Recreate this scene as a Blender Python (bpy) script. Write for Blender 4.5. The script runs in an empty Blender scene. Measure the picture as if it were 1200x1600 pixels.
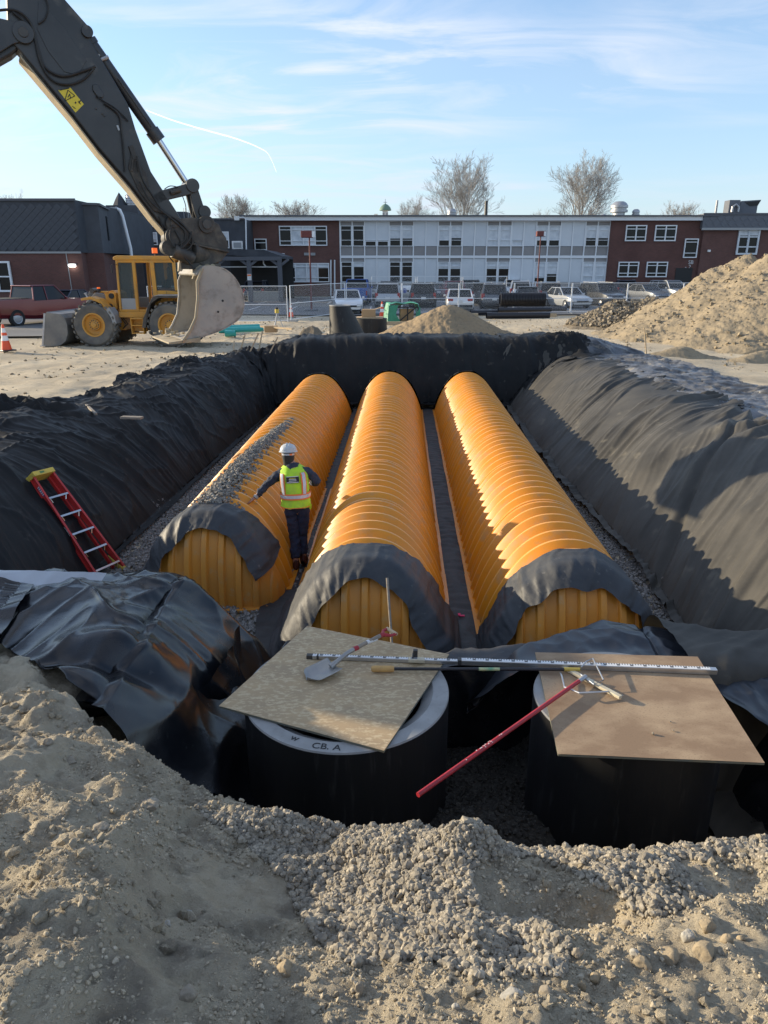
import bpy, math, random
import numpy as np
from mathutils import Vector, Matrix, noise as mnoise

# ------------------------------------------------------------------ camera, sky, sun, exposure
scene = bpy.context.scene
COL = scene.collection
R = math.radians
CAM_H, PITCH, FPX = 2.8, R(19.0), 1109.0
cam_data = bpy.data.cameras.new("camera")
cam_data.sensor_fit = 'VERTICAL'
cam_data.sensor_height = 24.0
cam_data.lens = FPX / 1600.0 * 24.0
cam_data.clip_start = 0.05
cam_data.clip_end = 20000
cam = bpy.data.objects.new("camera", cam_data)
COL.objects.link(cam)
cam.location = (0, 0, CAM_H)
cam.rotation_euler = (R(90) - PITCH, 0, 0)
scene.camera = cam

SUN_EL = 15.0
SUN_DIR = Vector((-1.0, 0.34, math.tan(R(SUN_EL)))).normalized()
world = bpy.data.worlds.new("World")
scene.world = world
world.use_nodes = True
wn, wl = world.node_tree.nodes, world.node_tree.links
wn.clear()
w_out = wn.new("ShaderNodeOutputWorld")
w_bg = wn.new("ShaderNodeBackground")
w_sky = wn.new("ShaderNodeTexSky")
w_sky.sky_type = 'NISHITA'
w_sky.sun_disc = False
w_sky.sun_elevation = R(SUN_EL)
w_sky.sun_rotation = math.atan2(SUN_DIR.x, SUN_DIR.y)
w_sky.air_density = 1.0
w_sky.dust_density = 0.3
w_sky.ozone_density = 3.0
w_bg.inputs["Strength"].default_value = 0.145
# thin cirrus: noise over the sky dome, projected on a high flat layer
w_tc = wn.new("ShaderNodeTexCoord")
w_sep = wn.new("ShaderNodeSeparateXYZ")
wl.new(w_tc.outputs["Generated"], w_sep.inputs[0])
def wmath(op, a, b=None):
    n = wn.new("ShaderNodeMath"); n.operation = op
    for k, v in ((0, a), (1, b)):
        if v is None: continue
        if isinstance(v, (int, float)): n.inputs[k].default_value = v
        else: wl.new(v, n.inputs[k])
    return n.outputs[0]
zc = wmath('MAXIMUM', wmath('ADD', w_sep.outputs[2], 0.10), 0.05)
cx, cy = wmath('DIVIDE', w_sep.outputs[0], zc), wmath('DIVIDE', w_sep.outputs[1], zc)
w_cmb = wn.new("ShaderNodeCombineXYZ")
wl.new(cx, w_cmb.inputs[0]); wl.new(cy, w_cmb.inputs[1])
def wnoise(scale, rot, loc, sc, detail=8, dist=0.6):
    mp = wn.new("ShaderNodeMapping")
    mp.inputs["Rotation"].default_value = (0, 0, R(rot)); mp.inputs["Location"].default_value = loc
    mp.inputs["Scale"].default_value = sc
    wl.new(w_cmb.outputs[0], mp.inputs[0])
    nz = wn.new("ShaderNodeTexNoise")
    nz.inputs["Scale"].default_value = scale; nz.inputs["Detail"].default_value = detail
    nz.inputs["Roughness"].default_value = 0.6; nz.inputs["Distortion"].default_value = dist
    wl.new(mp.outputs[0], nz.inputs["Vector"])
    return nz.outputs["Fac"]
n1 = wnoise(1.1, 28, (2.3, 1.1, 0), (1, 2.2, 1), 10, 1.0)
n2 = wnoise(0.35, 20, (7.3, 4.1, 0), (1, 1.4, 1), 3, 0.2)
w_r1 = wn.new("ShaderNodeMapRange"); w_r1.inputs[1].default_value = 0.44; w_r1.inputs[2].default_value = 0.68
wl.new(n1, w_r1.inputs[0])
w_r2 = wn.new("ShaderNodeMapRange"); w_r2.inputs[1].default_value = 0.34; w_r2.inputs[2].default_value = 0.60
wl.new(n2, w_r2.inputs[0])
cf = wmath('MULTIPLY', wmath('MULTIPLY', w_r1.outputs[0], w_r2.outputs[0]), 0.80)
cf = wmath('ADD', cf, wmath('ADD', wmath('MULTIPLY', w_r2.outputs[0], 0.10), 0.05))
w_mix = wn.new("ShaderNodeMix"); w_mix.data_type = 'RGBA'
wl.new(cf, w_mix.inputs[0])
wl.new(w_sky.outputs[0], w_mix.inputs[6])
w_mix.inputs[7].default_value = (3.9, 3.95, 4.25, 1)
hz = wmath('POWER', wmath('SUBTRACT', 1.0, wmath('MINIMUM', wmath('ABSOLUTE', w_sep.outputs[2]), 1.0)), 6.0)
w_mix2 = wn.new("ShaderNodeMix"); w_mix2.data_type = 'RGBA'
wl.new(wmath('MULTIPLY', hz, 0.80), w_mix2.inputs[0])
wl.new(w_mix.outputs[2], w_mix2.inputs[6])
w_mix2.inputs[7].default_value = (2.05, 2.50, 3.10, 1)
wl.new(w_mix2.outputs[2], w_bg.inputs["Color"])
wl.new(w_bg.outputs[0], w_out.inputs[0])

sun_data = bpy.data.lights.new("sun", 'SUN')
sun_data.energy = 4.2
sun_data.angle = R(0.6)
sun_data.color = (1.0, 0.84, 0.60)
sun = bpy.data.objects.new("sun", sun_data)
COL.objects.link(sun)
sun.rotation_euler = SUN_DIR.to_track_quat('Z', 'Y').to_euler()
sun.location = (-30, 0, 20)

scene.render.engine = 'CYCLES'
scene.view_settings.view_transform = 'Standard'
scene.view_settings.look = 'None'
scene.view_settings.gamma = 1.0
scene.view_settings.use_curve_mapping = False
scene.view_settings.exposure = 0.88
scene.cycles.max_bounces = 6
scene.cycles.use_denoising = True

rng = np.random.RandomState(7)
random.seed(7)
CP, SP = math.cos(PITCH), math.sin(PITCH)

# survey helpers: where a sight line of the survey camera meets a level, a wall plane or a slanted plane
def ray(px, py):
    a, b = (px - 600) / FPX, (800 - py) / FPX
    return Vector((a, CP + b * SP, -SP + b * CP))
def gz(px, py, z=0.0):
    r = ray(px, py); t = (z - CAM_H) / r.z
    return Vector((r.x * t, r.y * t, z))
def gy(px, py, Y):
    r = ray(px, py); t = Y / r.y
    return Vector((r.x * t, Y, CAM_H + r.z * t))
def gpl(px, py, P0, N):
    r = ray(px, py); t = (P0 - Vector((0, 0, CAM_H))).dot(N) / r.dot(N)
    return Vector((0, 0, CAM_H)) + r * t
def proj(x, y, z):
    z = z - CAM_H
    d = y * CP - z * SP
    return 600 + FPX * x / d, 800 - FPX * (y * SP + z * CP) / d
def Yz(py, z=0.0):
    return gz(600, py, z).y

# ------------------------------------------------------------------ noise
def _h(ix, iy, seed):
    h = (ix.astype(np.int64) * 374761393 + iy.astype(np.int64) * 668265263 + seed * 144269504) & 0xffffffff
    h = ((h ^ (h >> 13)) * 1274126177) & 0xffffffff
    return ((h ^ (h >> 16)) & 0xffff) / 65535.0 * 2 * np.pi
def perlin(x, y, seed=0):
    x = np.asarray(x, float); y = np.asarray(y, float)
    xi, yi = np.floor(x), np.floor(y)
    xf, yf = x - xi, y - yi
    u, v = xf * xf * xf * (xf * (xf * 6 - 15) + 10), yf * yf * yf * (yf * (yf * 6 - 15) + 10)
    def g(dx, dy):
        a = _h(xi + dx, yi + dy, seed)
        return np.cos(a) * (xf - dx) + np.sin(a) * (yf - dy)
    a, b, c, d = g(0, 0), g(1, 0), g(0, 1), g(1, 1)
    return ((a + (b - a) * u) * (1 - v) + (c + (d - c) * u) * v) * 1.5
def fbm(x, y, o=4, seed=0, gain=0.5):
    s, a, f = 0, 1.0, 1.0
    for k in range(o):
        s = s + a * perlin(x * f + 17.3 * k, y * f - 9.1 * k, seed + k); a *= gain; f *= 2.03
    return s
def ridge(x, y, o=3, seed=0, gain=0.5):
    s, a, f = 0, 1.0, 1.0
    for k in range(o):
        s = s + a * (1 - np.abs(perlin(x * f + 11.7 * k, y * f + 5.3 * k, seed + k)) * 2.2); a *= gain; f *= 2.0
    return s
def fold(x, y, seed, p=3.0, w=2.4):
    return np.clip(1 - np.abs(perlin(x, y, seed)) * w, 0, 1) ** p
def sstep(a, b, x):
    t = np.clip((x - a) / (b - a), 0, 1)
    return t * t * (3 - 2 * t)

# ------------------------------------------------------------------ objects
def link(o, parent=None):
    COL.objects.link(o)
    if parent is not None: o.parent = parent
    return o
def tag(o, label=None, cat=None, group=None, kind=None):
    if label: o["label"] = label
    if cat: o["category"] = cat
    if group: o["group"] = group
    if kind: o["kind"] = kind
    return o
def thing(name, label, cat, loc=(0, 0, 0), rz=0.0, group=None):
    o = bpy.data.objects.new(name, None)
    o.empty_display_size = 0.1
    link(o); o.location = loc; o.rotation_euler = (0, 0, rz)
    return tag(o, label, cat, group)
def setmat(me, m):
    if m is not None: me.materials.append(m)
def mesh_np(name, V, F, m=None, parent=None, smooth=True):
    V = np.asarray(V, np.float32); F = np.asarray(F, np.int32)
    me = bpy.data.meshes.new(name)
    n, k = F.shape
    me.vertices.add(len(V)); me.vertices.foreach_set("co", V.ravel())
    me.loops.add(n * k); me.loops.foreach_set("vertex_index", F.ravel())
    me.polygons.add(n)
    me.polygons.foreach_set("loop_start", np.arange(0, n * k, k, dtype=np.int32))
    me.polygons.foreach_set("loop_total", np.full(n, k, np.int32))
    me.polygons.foreach_set("use_smooth", np.full(n, smooth, bool))
    me.update(); me.validate()
    setmat(me, m)
    return link(bpy.data.objects.new(name, me), parent)
def grid_faces(nu, nv):
    i = np.arange(nu - 1)[:, None] * nv + np.arange(nv - 1)[None, :]
    i = i.ravel()
    return np.stack([i, i + nv, i + nv + 1, i + 1], 1)
def dup(root, loc=None, rz=None, label=None, mats=None):
    c = root.copy(); link(c)
    if loc is not None: c.location = loc
    if rz is not None: c.rotation_euler = (c.rotation_euler.x, c.rotation_euler.y, rz)
    if label: c["label"] = label
    def rec(src, dst):
        for ch in list(src.children):
            d = ch.copy(); link(d); d.parent = dst
            rec(ch, d)
    rec(root, c)
    return c

class MB:
    """collects shapes; build() makes them one mesh object"""
    def __init__(s): s.v, s.f = [], []
    def add(s, V, F):
        o = len(s.v); s.v += [tuple(p) for p in V]; s.f += [tuple(i + o for i in f) for f in F]; return s
    def box(s, c, d, rot=None):
        c = Vector(c); V = []
        for sx in (-.5, .5):
            for sy in (-.5, .5):
                for sz in (-.5, .5):
                    p = Vector((sx * d[0], sy * d[1], sz * d[2]))
                    if rot is not None: p = rot @ p
                    V.append(c + p)
        return s.add(V, [(0, 1, 3, 2), (4, 6, 7, 5), (0, 4, 5, 1), (2, 3, 7, 6), (0, 2, 6, 4), (1, 5, 7, 3)])
    def bar(s, a, b, w, h, up=(0, 0, 1)):
        a, b = Vector(a), Vector(b); d = b - a; L = d.length
        if L < 1e-6: return s
        x = d / L; u = Vector(up)
        if abs(x.dot(u)) > .99: u = Vector((0, 1, 0))
        y = u.cross(x).normalized(); z = x.cross(y)
        m = Matrix((x, y, z)).transposed()
        return s.box((a + b) / 2, (L, w, h), m)
    def cyl(s, a, b, r0, r1=None, n=12, caps=True):
        r1 = r0 if r1 is None else r1
        a, b = Vector(a), Vector(b); z = (b - a).normalized()
        u = Vector((0, 0, 1)) if abs(z.z) < .9 else Vector((1, 0, 0))
        x = u.cross(z).normalized(); y = z.cross(x)
        V = []
        for p, r in ((a, r0), (b, r1)):
            for k in range(n):
                t = 2 * math.pi * k / n
                V.append(p + (x * math.cos(t) + y * math.sin(t)) * r)
        F = [(k, (k + 1) % n, n + (k + 1) % n, n + k) for k in range(n)]
        if caps: F += [tuple(range(n - 1, -1, -1)), tuple(range(n, 2 * n))]
        return s.add(V, F)
    def tube(s, pts, r, n=6, caps=True):
        pts = [Vector(p) for p in pts]; m = len(pts)
        rs = r if isinstance(r, (list, tuple)) else [r] * m
        V = []; prev = None
        for i, p in enumerate(pts):
            t = (pts[min(i + 1, m - 1)] - pts[max(i - 1, 0)])
            t = t.normalized() if t.length > 1e-9 else Vector((0, 0, 1))
            if prev is None:
                u = Vector((0, 0, 1)) if abs(t.z) < .9 else Vector((1, 0, 0))
                x = u.cross(t).normalized()
            else:
                x = (prev - t * prev.dot(t))
                x = x.normalized() if x.length > 1e-6 else Vector((1, 0, 0)).cross(t).normalized()
            prev = x; y = t.cross(x)
            for k in range(n):
                a = 2 * math.pi * k / n
                V.append(p + (x * math.cos(a) + y * math.sin(a)) * rs[i])
        F = [(i * n + k, i * n + (k + 1) % n, (i + 1) * n + (k + 1) % n, (i + 1) * n + k) for i in range(m - 1) for k in range(n)]
        if caps: F += [tuple(range(n - 1, -1, -1)), tuple(range((m - 1) * n, m * n))]
        return s.add(V, F)
    def prism(s, poly, vec):
        """poly: 3-D points in a plane, vec: extrusion"""
        n = len(poly); vec = Vector(vec)
        A = [Vector(p) for p in poly]
        V = A + [p + vec for p in A]
        nrm = Vector((0, 0, 0))
        for i in range(n): nrm += A[i].cross(A[(i + 1) % n])
        F = [tuple(range(n - 1, -1, -1)), tuple(range(n, 2 * n))] + [(i, (i + 1) % n, n + (i + 1) % n, n + i) for i in range(n)]
        if nrm.dot(vec) < 0: F = [tuple(reversed(f)) for f in F]
        return s.add(V, F)
    def lathe(s, prof, c=(0, 0, 0), axis='Z', n=24):
        """prof: (radius, height) pairs"""
        c = Vector(c); V = []
        for r, h in prof:
            for k in range(n):
                a = 2 * math.pi * k / n
                p = (r * math.cos(a), r * math.sin(a), h)
                if axis == 'Y': p = (p[0], h, p[1])
                if axis == 'X': p = (h, p[0], p[1])
                V.append(c + Vector(p))
        m = len(prof)
        F = [(i * n + k, i * n + (k + 1) % n, (i + 1) * n + (k + 1) % n, (i + 1) * n + k) for i in range(m - 1) for k in range(n)]
        return s.add(V, F)
    def quad(s, a, b, c, d): return s.add([a, b, c, d], [(0, 1, 2, 3)])
    def build(s, name, m=None, parent=None, smooth=False, bevel=0.0, label=None, fix=True, angle=None):
        me = bpy.data.meshes.new(name)
        me.from_pydata([tuple(v) for v in s.v], [], s.f)
        if fix:
            import bmesh
            b = bmesh.new(); b.from_mesh(me)
            bmesh.ops.recalc_face_normals(b, faces=b.faces)
            b.to_mesh(me); b.free()
        if smooth:
            me.polygons.foreach_set("use_smooth", [True] * len(me.polygons))
            me.set_sharp_from_angle(angle=R(angle or 35))
        me.update(); setmat(me, m)
        o = link(bpy.data.objects.new(name, me), parent)
        if bevel:
            md = o.modifiers.new("bevel", 'BEVEL'); md.width = bevel; md.segments = 2; md.limit_method = 'ANGLE'
            md.angle_limit = R(40)
        if label: o["label"] = label
        return o

def text_obj(name, s, size, m, parent, loc, rot, align='CENTER', depth=0.002):
    cu = bpy.data.curves.new(name, 'FONT'); cu.body = s; cu.size = size; cu.extrude = depth
    cu.align_x = align; cu.align_y = 'CENTER'
    t = bpy.data.objects.new(name, cu); COL.objects.link(t)
    dg = bpy.context.evaluated_depsgraph_get()
    me = bpy.data.meshes.new_from_object(t.evaluated_get(dg))
    bpy.data.objects.remove(t)
    o = link(bpy.data.objects.new(name, me), parent)
    me.materials.clear(); setmat(me, m)
    o.location = loc; o.rotation_euler = rot
    return o

# ------------------------------------------------------------------ materials
def mat(name, col, rough=0.6, metal=0.0, col2=None, nscale=3.0, ncon=(0.35, 0.65), bump=0.0, bscale=30.0, bdist=0.01,
        col3=None, n3=40.0, c3=(0.55, 0.7), spec=0.5, stretch=None, trans=0.0, detail=6.0, rvar=0.0, emis=None, coat=0.0, sheen=0.0, wave=None, crease=None):
    m = bpy.data.materials.new(name); m.use_nodes = True
    nt = m.node_tree; N, L = nt.nodes, nt.links
    b = N["Principled BSDF"]
    b.inputs["Roughness"].default_value = rough
    b.inputs["Metallic"].default_value = metal
    b.inputs["Specular IOR Level"].default_value = spec
    if trans: b.inputs["Transmission Weight"].default_value = trans
    if coat: b.inputs["Coat Weight"].default_value = coat; b.inputs["Coat Roughness"].default_value = 0.08
    if sheen: b.inputs["Sheen Weight"].default_value = sheen; b.inputs["Sheen Roughness"].default_value = 0.5
    if emis:
        b.inputs["Emission Color"].default_value = (*emis[:3], 1); b.inputs["Emission Strength"].default_value = emis[3]
    c4 = lambda c: (c[0], c[1], c[2], 1)
    b.inputs["Base Color"].default_value = c4(col)
    tc = N.new("ShaderNodeTexCoord"); vec = tc.outputs["Object"]
    if stretch:
        mp = N.new("ShaderNodeMapping"); mp.inputs["Scale"].default_value = stretch
        L.new(vec, mp.inputs[0]); vec = mp.outputs[0]
    def nz(sc, det=6.0):
        n = N.new("ShaderNodeTexNoise"); n.inputs["Scale"].default_value = sc; n.inputs["Detail"].default_value = det
        n.inputs["Roughness"].default_value = 0.6; L.new(vec, n.inputs["Vector"]); return n.outputs["Fac"]
    def rmp(s, a, c, lo=0.0, hi=1.0):
        r = N.new("ShaderNodeMapRange"); r.inputs[1].default_value = a; r.inputs[2].default_value = c
        r.inputs[3].default_value = lo; r.inputs[4].default_value = hi
        L.new(s, r.inputs[0]); return r.outputs[0]
    cur = None
    if col2 is not None:
        n = nz(nscale, detail); mx = N.new("ShaderNodeMix"); mx.data_type = 'RGBA'
        L.new(rmp(n, *ncon), mx.inputs[0]); mx.inputs[6].default_value = c4(col); mx.inputs[7].default_value = c4(col2)
        cur = mx.outputs[2]
        if rvar: L.new(rmp(n, ncon[0], ncon[1], rough, rough + rvar), b.inputs["Roughness"])
    if col3 is not None:
        n = nz(n3, detail); mx = N.new("ShaderNodeMix"); mx.data_type = 'RGBA'
        L.new(rmp(n, *c3), mx.inputs[0])
        if cur is None: mx.inputs[6].default_value = c4(col)
        else: L.new(cur, mx.inputs[6])
        mx.inputs[7].default_value = c4(col3); cur = mx.outputs[2]
    if cur is not None: L.new(cur, b.inputs["Base Color"])
    if bump:
        bp = N.new("ShaderNodeBump"); bp.inputs["Strength"].default_value = bump; bp.inputs["Distance"].default_value = bdist
        L.new(nz(bscale, 8.0), bp.inputs["Height"]); L.new(bp.outputs[0], b.inputs["Normal"])
        if crease:
            rn = N.new("ShaderNodeTexNoise"); rn.noise_type = 'RIDGED_MULTIFRACTAL'; rn.inputs["Scale"].default_value = crease[0]; rn.inputs["Detail"].default_value = 5
            rn.inputs["Distortion"].default_value = crease[2]; L.new(vec, rn.inputs["Vector"])
            b3 = N.new("ShaderNodeBump"); b3.inputs["Strength"].default_value = crease[1]; b3.inputs["Distance"].default_value = .03
            L.new(rn.outputs["Fac"], b3.inputs["Height"]); L.new(bp.outputs[0], b3.inputs["Normal"]); L.new(b3.outputs[0], b.inputs["Normal"])
    return m

def brick_mat(name, c1, c2, mortar, scale=1.0, bw=0.21, bh=0.075, flat='Y', rotz=0.0):
    m = bpy.data.materials.new(name); m.use_nodes = True
    N, L = m.node_tree.nodes, m.node_tree.links
    b = N["Principled BSDF"]; b.inputs["Roughness"].default_value = 0.9
    tc = N.new("ShaderNodeTexCoord"); sep = N.new("ShaderNodeSeparateXYZ"); cb = N.new("ShaderNodeCombineXYZ")
    L.new(tc.outputs["Object"], sep.inputs[0])
    ad = N.new("ShaderNodeMath"); ad.operation = 'ADD'
    L.new(sep.outputs[0], ad.inputs[0]); L.new(sep.outputs[1], ad.inputs[1])
    L.new(ad.outputs[0], cb.inputs[0]); L.new(sep.outputs[2], cb.inputs[1])
    mp = N.new("ShaderNodeMapping"); mp.inputs["Rotation"].default_value = (0, 0, rotz)
    L.new(cb.outputs[0], mp.inputs[0])
    br = N.new("ShaderNodeTexBrick"); L.new(mp.outputs[0], br.inputs["Vector"])
    br.inputs["Scale"].default_value = 1.0; br.inputs["Brick Width"].default_value = bw; br.inputs["Row Height"].default_value = bh
    br.inputs["Mortar Size"].default_value = bh * 0.12
    br.inputs["Color1"].default_value = (*c1, 1); br.inputs["Color2"].default_value = (*c2, 1); br.inputs["Mortar"].default_value = (*mortar, 1)
    nz = N.new("ShaderNodeTexNoise"); nz.inputs["Scale"].default_value = 0.7; nz.inputs["Detail"].default_value = 5
    L.new(tc.outputs["Object"], nz.inputs["Vector"])
    mx = N.new("ShaderNodeMix"); mx.data_type = 'RGBA'; mx.blend_type = 'MULTIPLY'
    rm = N.new("ShaderNodeMapRange"); rm.inputs[1].default_value = 0.35; rm.inputs[2].default_value = 0.7; rm.inputs[3].default_value = 0.0; rm.inputs[4].default_value = 0.5
    L.new(nz.outputs["Fac"], rm.inputs[0]); L.new(rm.outputs[0], mx.inputs[0])
    L.new(br.outputs["Color"], mx.inputs[6]); mx.inputs[7].default_value = (0.6, 0.55, 0.55, 1)
    L.new(mx.outputs[2], b.inputs["Base Color"])
    bp = N.new("ShaderNodeBump"); bp.inputs["Strength"].default_value = 0.3; bp.inputs["Distance"].default_value = 0.01; bp.invert = True
    L.new(br.outputs["Fac"], bp.inputs["Height"]); L.new(bp.outputs[0], b.inputs["Normal"])
    return m

K = {}
K['soil'] = None
K['orange'] = mat("orange_plastic", (0.72, 0.272, 0.012), 0.36, col2=(0.64, 0.25, 0.02), nscale=1.3, col3=(0.46, 0.27, 0.12), n3=5, c3=(0.54, 0.82), bump=0.06, bscale=60, bdist=.003, rvar=.12)
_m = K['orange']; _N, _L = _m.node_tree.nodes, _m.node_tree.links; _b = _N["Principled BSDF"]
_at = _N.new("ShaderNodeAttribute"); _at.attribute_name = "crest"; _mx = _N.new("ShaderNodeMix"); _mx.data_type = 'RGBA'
_L.new(_b.inputs["Base Color"].links[0].from_socket, _mx.inputs[6]); _mx.inputs[7].default_value = (0.80, 0.40, 0.10, 1)   # rib tops mixed towards a paler orange
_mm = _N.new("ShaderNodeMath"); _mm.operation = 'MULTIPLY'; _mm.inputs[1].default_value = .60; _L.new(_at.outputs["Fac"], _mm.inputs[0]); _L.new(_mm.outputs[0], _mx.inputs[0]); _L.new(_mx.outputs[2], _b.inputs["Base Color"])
K['orange_cap'] = mat("end_cap_plastic", (0.66, 0.27, 0.03), 0.5, col2=(0.56, 0.245, 0.045), nscale=2.2, col3=(0.50, 0.33, 0.15), n3=9, c3=(0.58, 0.8), bump=0.08, bscale=40, bdist=.003)
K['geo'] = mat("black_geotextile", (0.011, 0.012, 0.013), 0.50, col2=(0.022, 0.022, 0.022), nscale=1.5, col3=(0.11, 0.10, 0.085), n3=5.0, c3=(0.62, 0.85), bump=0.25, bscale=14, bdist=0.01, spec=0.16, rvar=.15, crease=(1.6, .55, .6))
K['geo_r'] = mat("sunlit_geotextile", (0.050, 0.047, 0.041), 0.62, col2=(0.080, 0.074, 0.063), nscale=1.2, col3=(0.19, 0.17, 0.13), n3=3.0, c3=(0.60, 0.88), bump=0.25, bscale=16, bdist=0.01, spec=0.25, crease=(1.3, .45, .6))  # paler copy of the geotextile, sunlight on the right slope put into its colour
K['liner'] = mat("black_plastic_sheeting", (0.008, 0.009, 0.011), 0.20, col2=(0.018, 0.018, 0.02), nscale=3, ncon=(.45, .75), col3=(0.10, 0.095, 0.085), n3=9, c3=(0.66, 0.85), bump=0.12, bscale=7, bdist=0.02, rvar=.14, spec=0.5)
K['wrap'] = mat("dusty_fabric_strip", (0.030, 0.033, 0.038), 0.58, col2=(0.065, 0.067, 0.07), nscale=4, ncon=(.45, .75), col3=(0.15, 0.145, 0.135), n3=14, c3=(0.62, 0.85), bump=0.3, bscale=16, bdist=0.012, rvar=.2, crease=(4, .35, .5))
K['strip'] = mat("floor_fabric", (0.028, 0.029, 0.031), 0.65, col2=(0.05, 0.05, 0.05), nscale=5, bump=0.5, bscale=14, bdist=0.02)
K['concrete'] = mat("concrete", (0.34, 0.34, 0.33), 0.85, col2=(0.26, 0.26, 0.25), nscale=6, col3=(0.22, 0.21, 0.2), n3=25, c3=(.62, .8), bump=0.2, bscale=50, bdist=.004)
K['tar'] = mat("black_waterproofing", (0.006, 0.006, 0.007), 0.55, col2=(0.012, 0.012, 0.013), nscale=3, col3=(0.06, 0.06, 0.058), n3=18, c3=(0.58, 0.84), stretch=(1, 1, 0.12), bump=0.3, bscale=12, bdist=.01)
K['osb'] = mat("osb_board", (0.47, 0.335, 0.185), 0.8, col2=(0.36, 0.265, 0.16), nscale=2.2, ncon=(.34, .66), col3=(0.56, 0.44, 0.27), n3=24, c3=(.50, .60), stretch=(1, 2.2, 1), bump=0.35, bscale=22, bdist=.004, detail=9)
K['chip'] = mat("particle_board", (0.28, 0.185, 0.11), 0.85, col2=(0.42, 0.30, 0.185), nscale=1.7, ncon=(.42, .60), col3=(0.22, 0.15, 0.09), n3=60, c3=(.55, .7), stretch=(1, 1.8, 1), bump=0.3, bscale=80, bdist=.003)
K['edge'] = mat("board_edge", (0.13, 0.15, 0.14), 0.8, col2=(.2, .18, .12), nscale=8)
K['wood'] = mat("pale_lumber", (0.55, 0.42, 0.26), 0.8, col2=(0.40, 0.30, 0.19), nscale=6, stretch=(1, 1, 6), bump=.15, bscale=30)
K['gwood'] = mat("weathered_lumber", (0.30, 0.26, 0.21), 0.85, col2=(0.20, 0.17, 0.14), nscale=6, stretch=(1, 1, 6), bump=.2, bscale=30)
K['steel_red'] = mat("red_paint", (0.42, 0.025, 0.035), 0.45, col2=(0.30, 0.02, 0.03), nscale=8, col3=(.6, .5, .48), n3=30, c3=(.70, .76))
K['alu'] = mat("aluminium", (0.62, 0.63, 0.64), 0.35, 0.9, col2=(.5, .5, .5), nscale=8)
K['galv'] = mat("galvanised_steel", (0.45, 0.46, 0.47), 0.45, 0.6, col2=(.36, .36, .37), nscale=8)
K['white'] = mat("white_paint", (0.78, 0.78, 0.77), 0.5, col2=(.66, .66, .64), nscale=5)
K['cream'] = mat("cream_paint", (0.66, 0.60, 0.44), 0.6, col2=(.5, .44, .32), nscale=12)
K['rubber'] = mat("rubber", (0.008, 0.008, 0.008), 0.5, col2=(0.03, 0.028, 0.025), nscale=4, bump=.2, bscale=30)
K['tyre'] = mat("dusty_tyre", (0.09, 0.088, 0.085), 0.9, col2=(0.17, 0.155, 0.13), nscale=2.5, bump=.2, bscale=25)
K['ctyre'] = mat("car_tyre", (0.02, 0.02, 0.02), 0.9)
K['glass'] = mat("dark_glass", (0.010, 0.012, 0.014), 0.12, spec=0.25)
K['blind'] = mat("white_window_blind", (0.68, 0.71, 0.74), 0.6, col2=(.50, .54, .58), nscale=2)
K['black'] = mat("black_paint", (0.02, 0.02, 0.022), 0.4)
K['dark'] = mat("dark_metal", (0.05, 0.05, 0.05), 0.5, 0.3, col2=(0.09, 0.08, 0.07), nscale=4)
K['yellow'] = mat("yellow_paint", (0.62, 0.29, 0.03), 0.5, col2=(0.48, 0.25, 0.06), nscale=2.5, col3=(0.35, 0.26, 0.14), n3=7, c3=(.58, .8), rvar=.2)
K['blk_pl'] = mat("black_plastic_pipe", (0.02, 0.02, 0.024), 0.35)
K['teal'] = mat("teal_pipe", (0.03, 0.38, 0.36), 0.35, col2=(.06, .42, .38), nscale=4)
K['cone'] = mat("cone_orange", (0.85, 0.10, 0.03), 0.5)
K['conew'] = mat("cone_white", (0.82, 0.80, 0.78), 0.4)
K['hivis'] = mat("hivis_yellow", (0.50, 0.82, 0.02), 0.7, col2=(0.40, 0.62, 0.05), nscale=9, bump=.4, bscale=18, bdist=.01)
K['hiorange'] = mat("hivis_orange", (0.90, 0.22, 0.05), 0.7)
K['reflect'] = mat("reflective_tape", (0.50, 0.52, 0.56), 0.35, 0.2, col2=(.6, .6, .62), nscale=20)
K['navy'] = mat("navy_cloth", (0.020, 0.027, 0.048), 0.85, col2=(0.035, 0.042, 0.065), nscale=9, bump=.6, bscale=14, bdist=.015)
K['denim'] = mat("dark_denim", (0.014, 0.024, 0.058), 0.85, col2=(0.03, 0.04, 0.075), nscale=9, bump=.5, bscale=14, bdist=.012)
K['boot'] = mat("brown_leather", (0.085, 0.022, 0.016), 0.55, col2=(0.05, 0.018, 0.015), nscale=14)
K['skin'] = mat("skin", (0.36, 0.18, 0.12), 0.55)
K['helmet'] = mat("hard_hat_grey", (0.52, 0.55, 0.56), 0.35, col2=(.45, .46, .46), nscale=10)
K['ladder'] = mat("red_fibreglass", (0.52, 0.035, 0.028), 0.45, col2=(0.42, 0.03, 0.03), nscale=6, col3=(.4, .25, .2), n3=18, c3=(.64, .8))
K['lyellow'] = mat("yellow_plastic", (0.68, 0.50, 0.07), 0.5, col2=(.52, .38, .08), nscale=14)
K['shingle'] = mat("dark_shingle", (0.040, 0.045, 0.055), 0.75, col2=(0.06, 0.066, 0.078), nscale=1.2)
K['shingle2'] = mat("dark_shingle_pale", (0.07, 0.077, 0.09), 0.75, col2=(0.055, 0.06, 0.07), nscale=1.2)
K['brick'] = brick_mat("dark_red_brick", (0.15, 0.062, 0.050), (0.115, 0.050, 0.042), (0.13, 0.085, 0.075))
K['brick2'] = brick_mat("brown_brick", (0.165, 0.075, 0.060), (0.13, 0.06, 0.05), (0.14, 0.095, 0.085))
K['facade'] = mat("white_facade_panel", (0.66, 0.69, 0.72), 0.6, col2=(.60, .635, .67), nscale=.8)
K['spandrel'] = mat("taupe_spandrel", (0.30, 0.285, 0.28), 0.7, col2=(.26, .25, .245), nscale=1)
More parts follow.
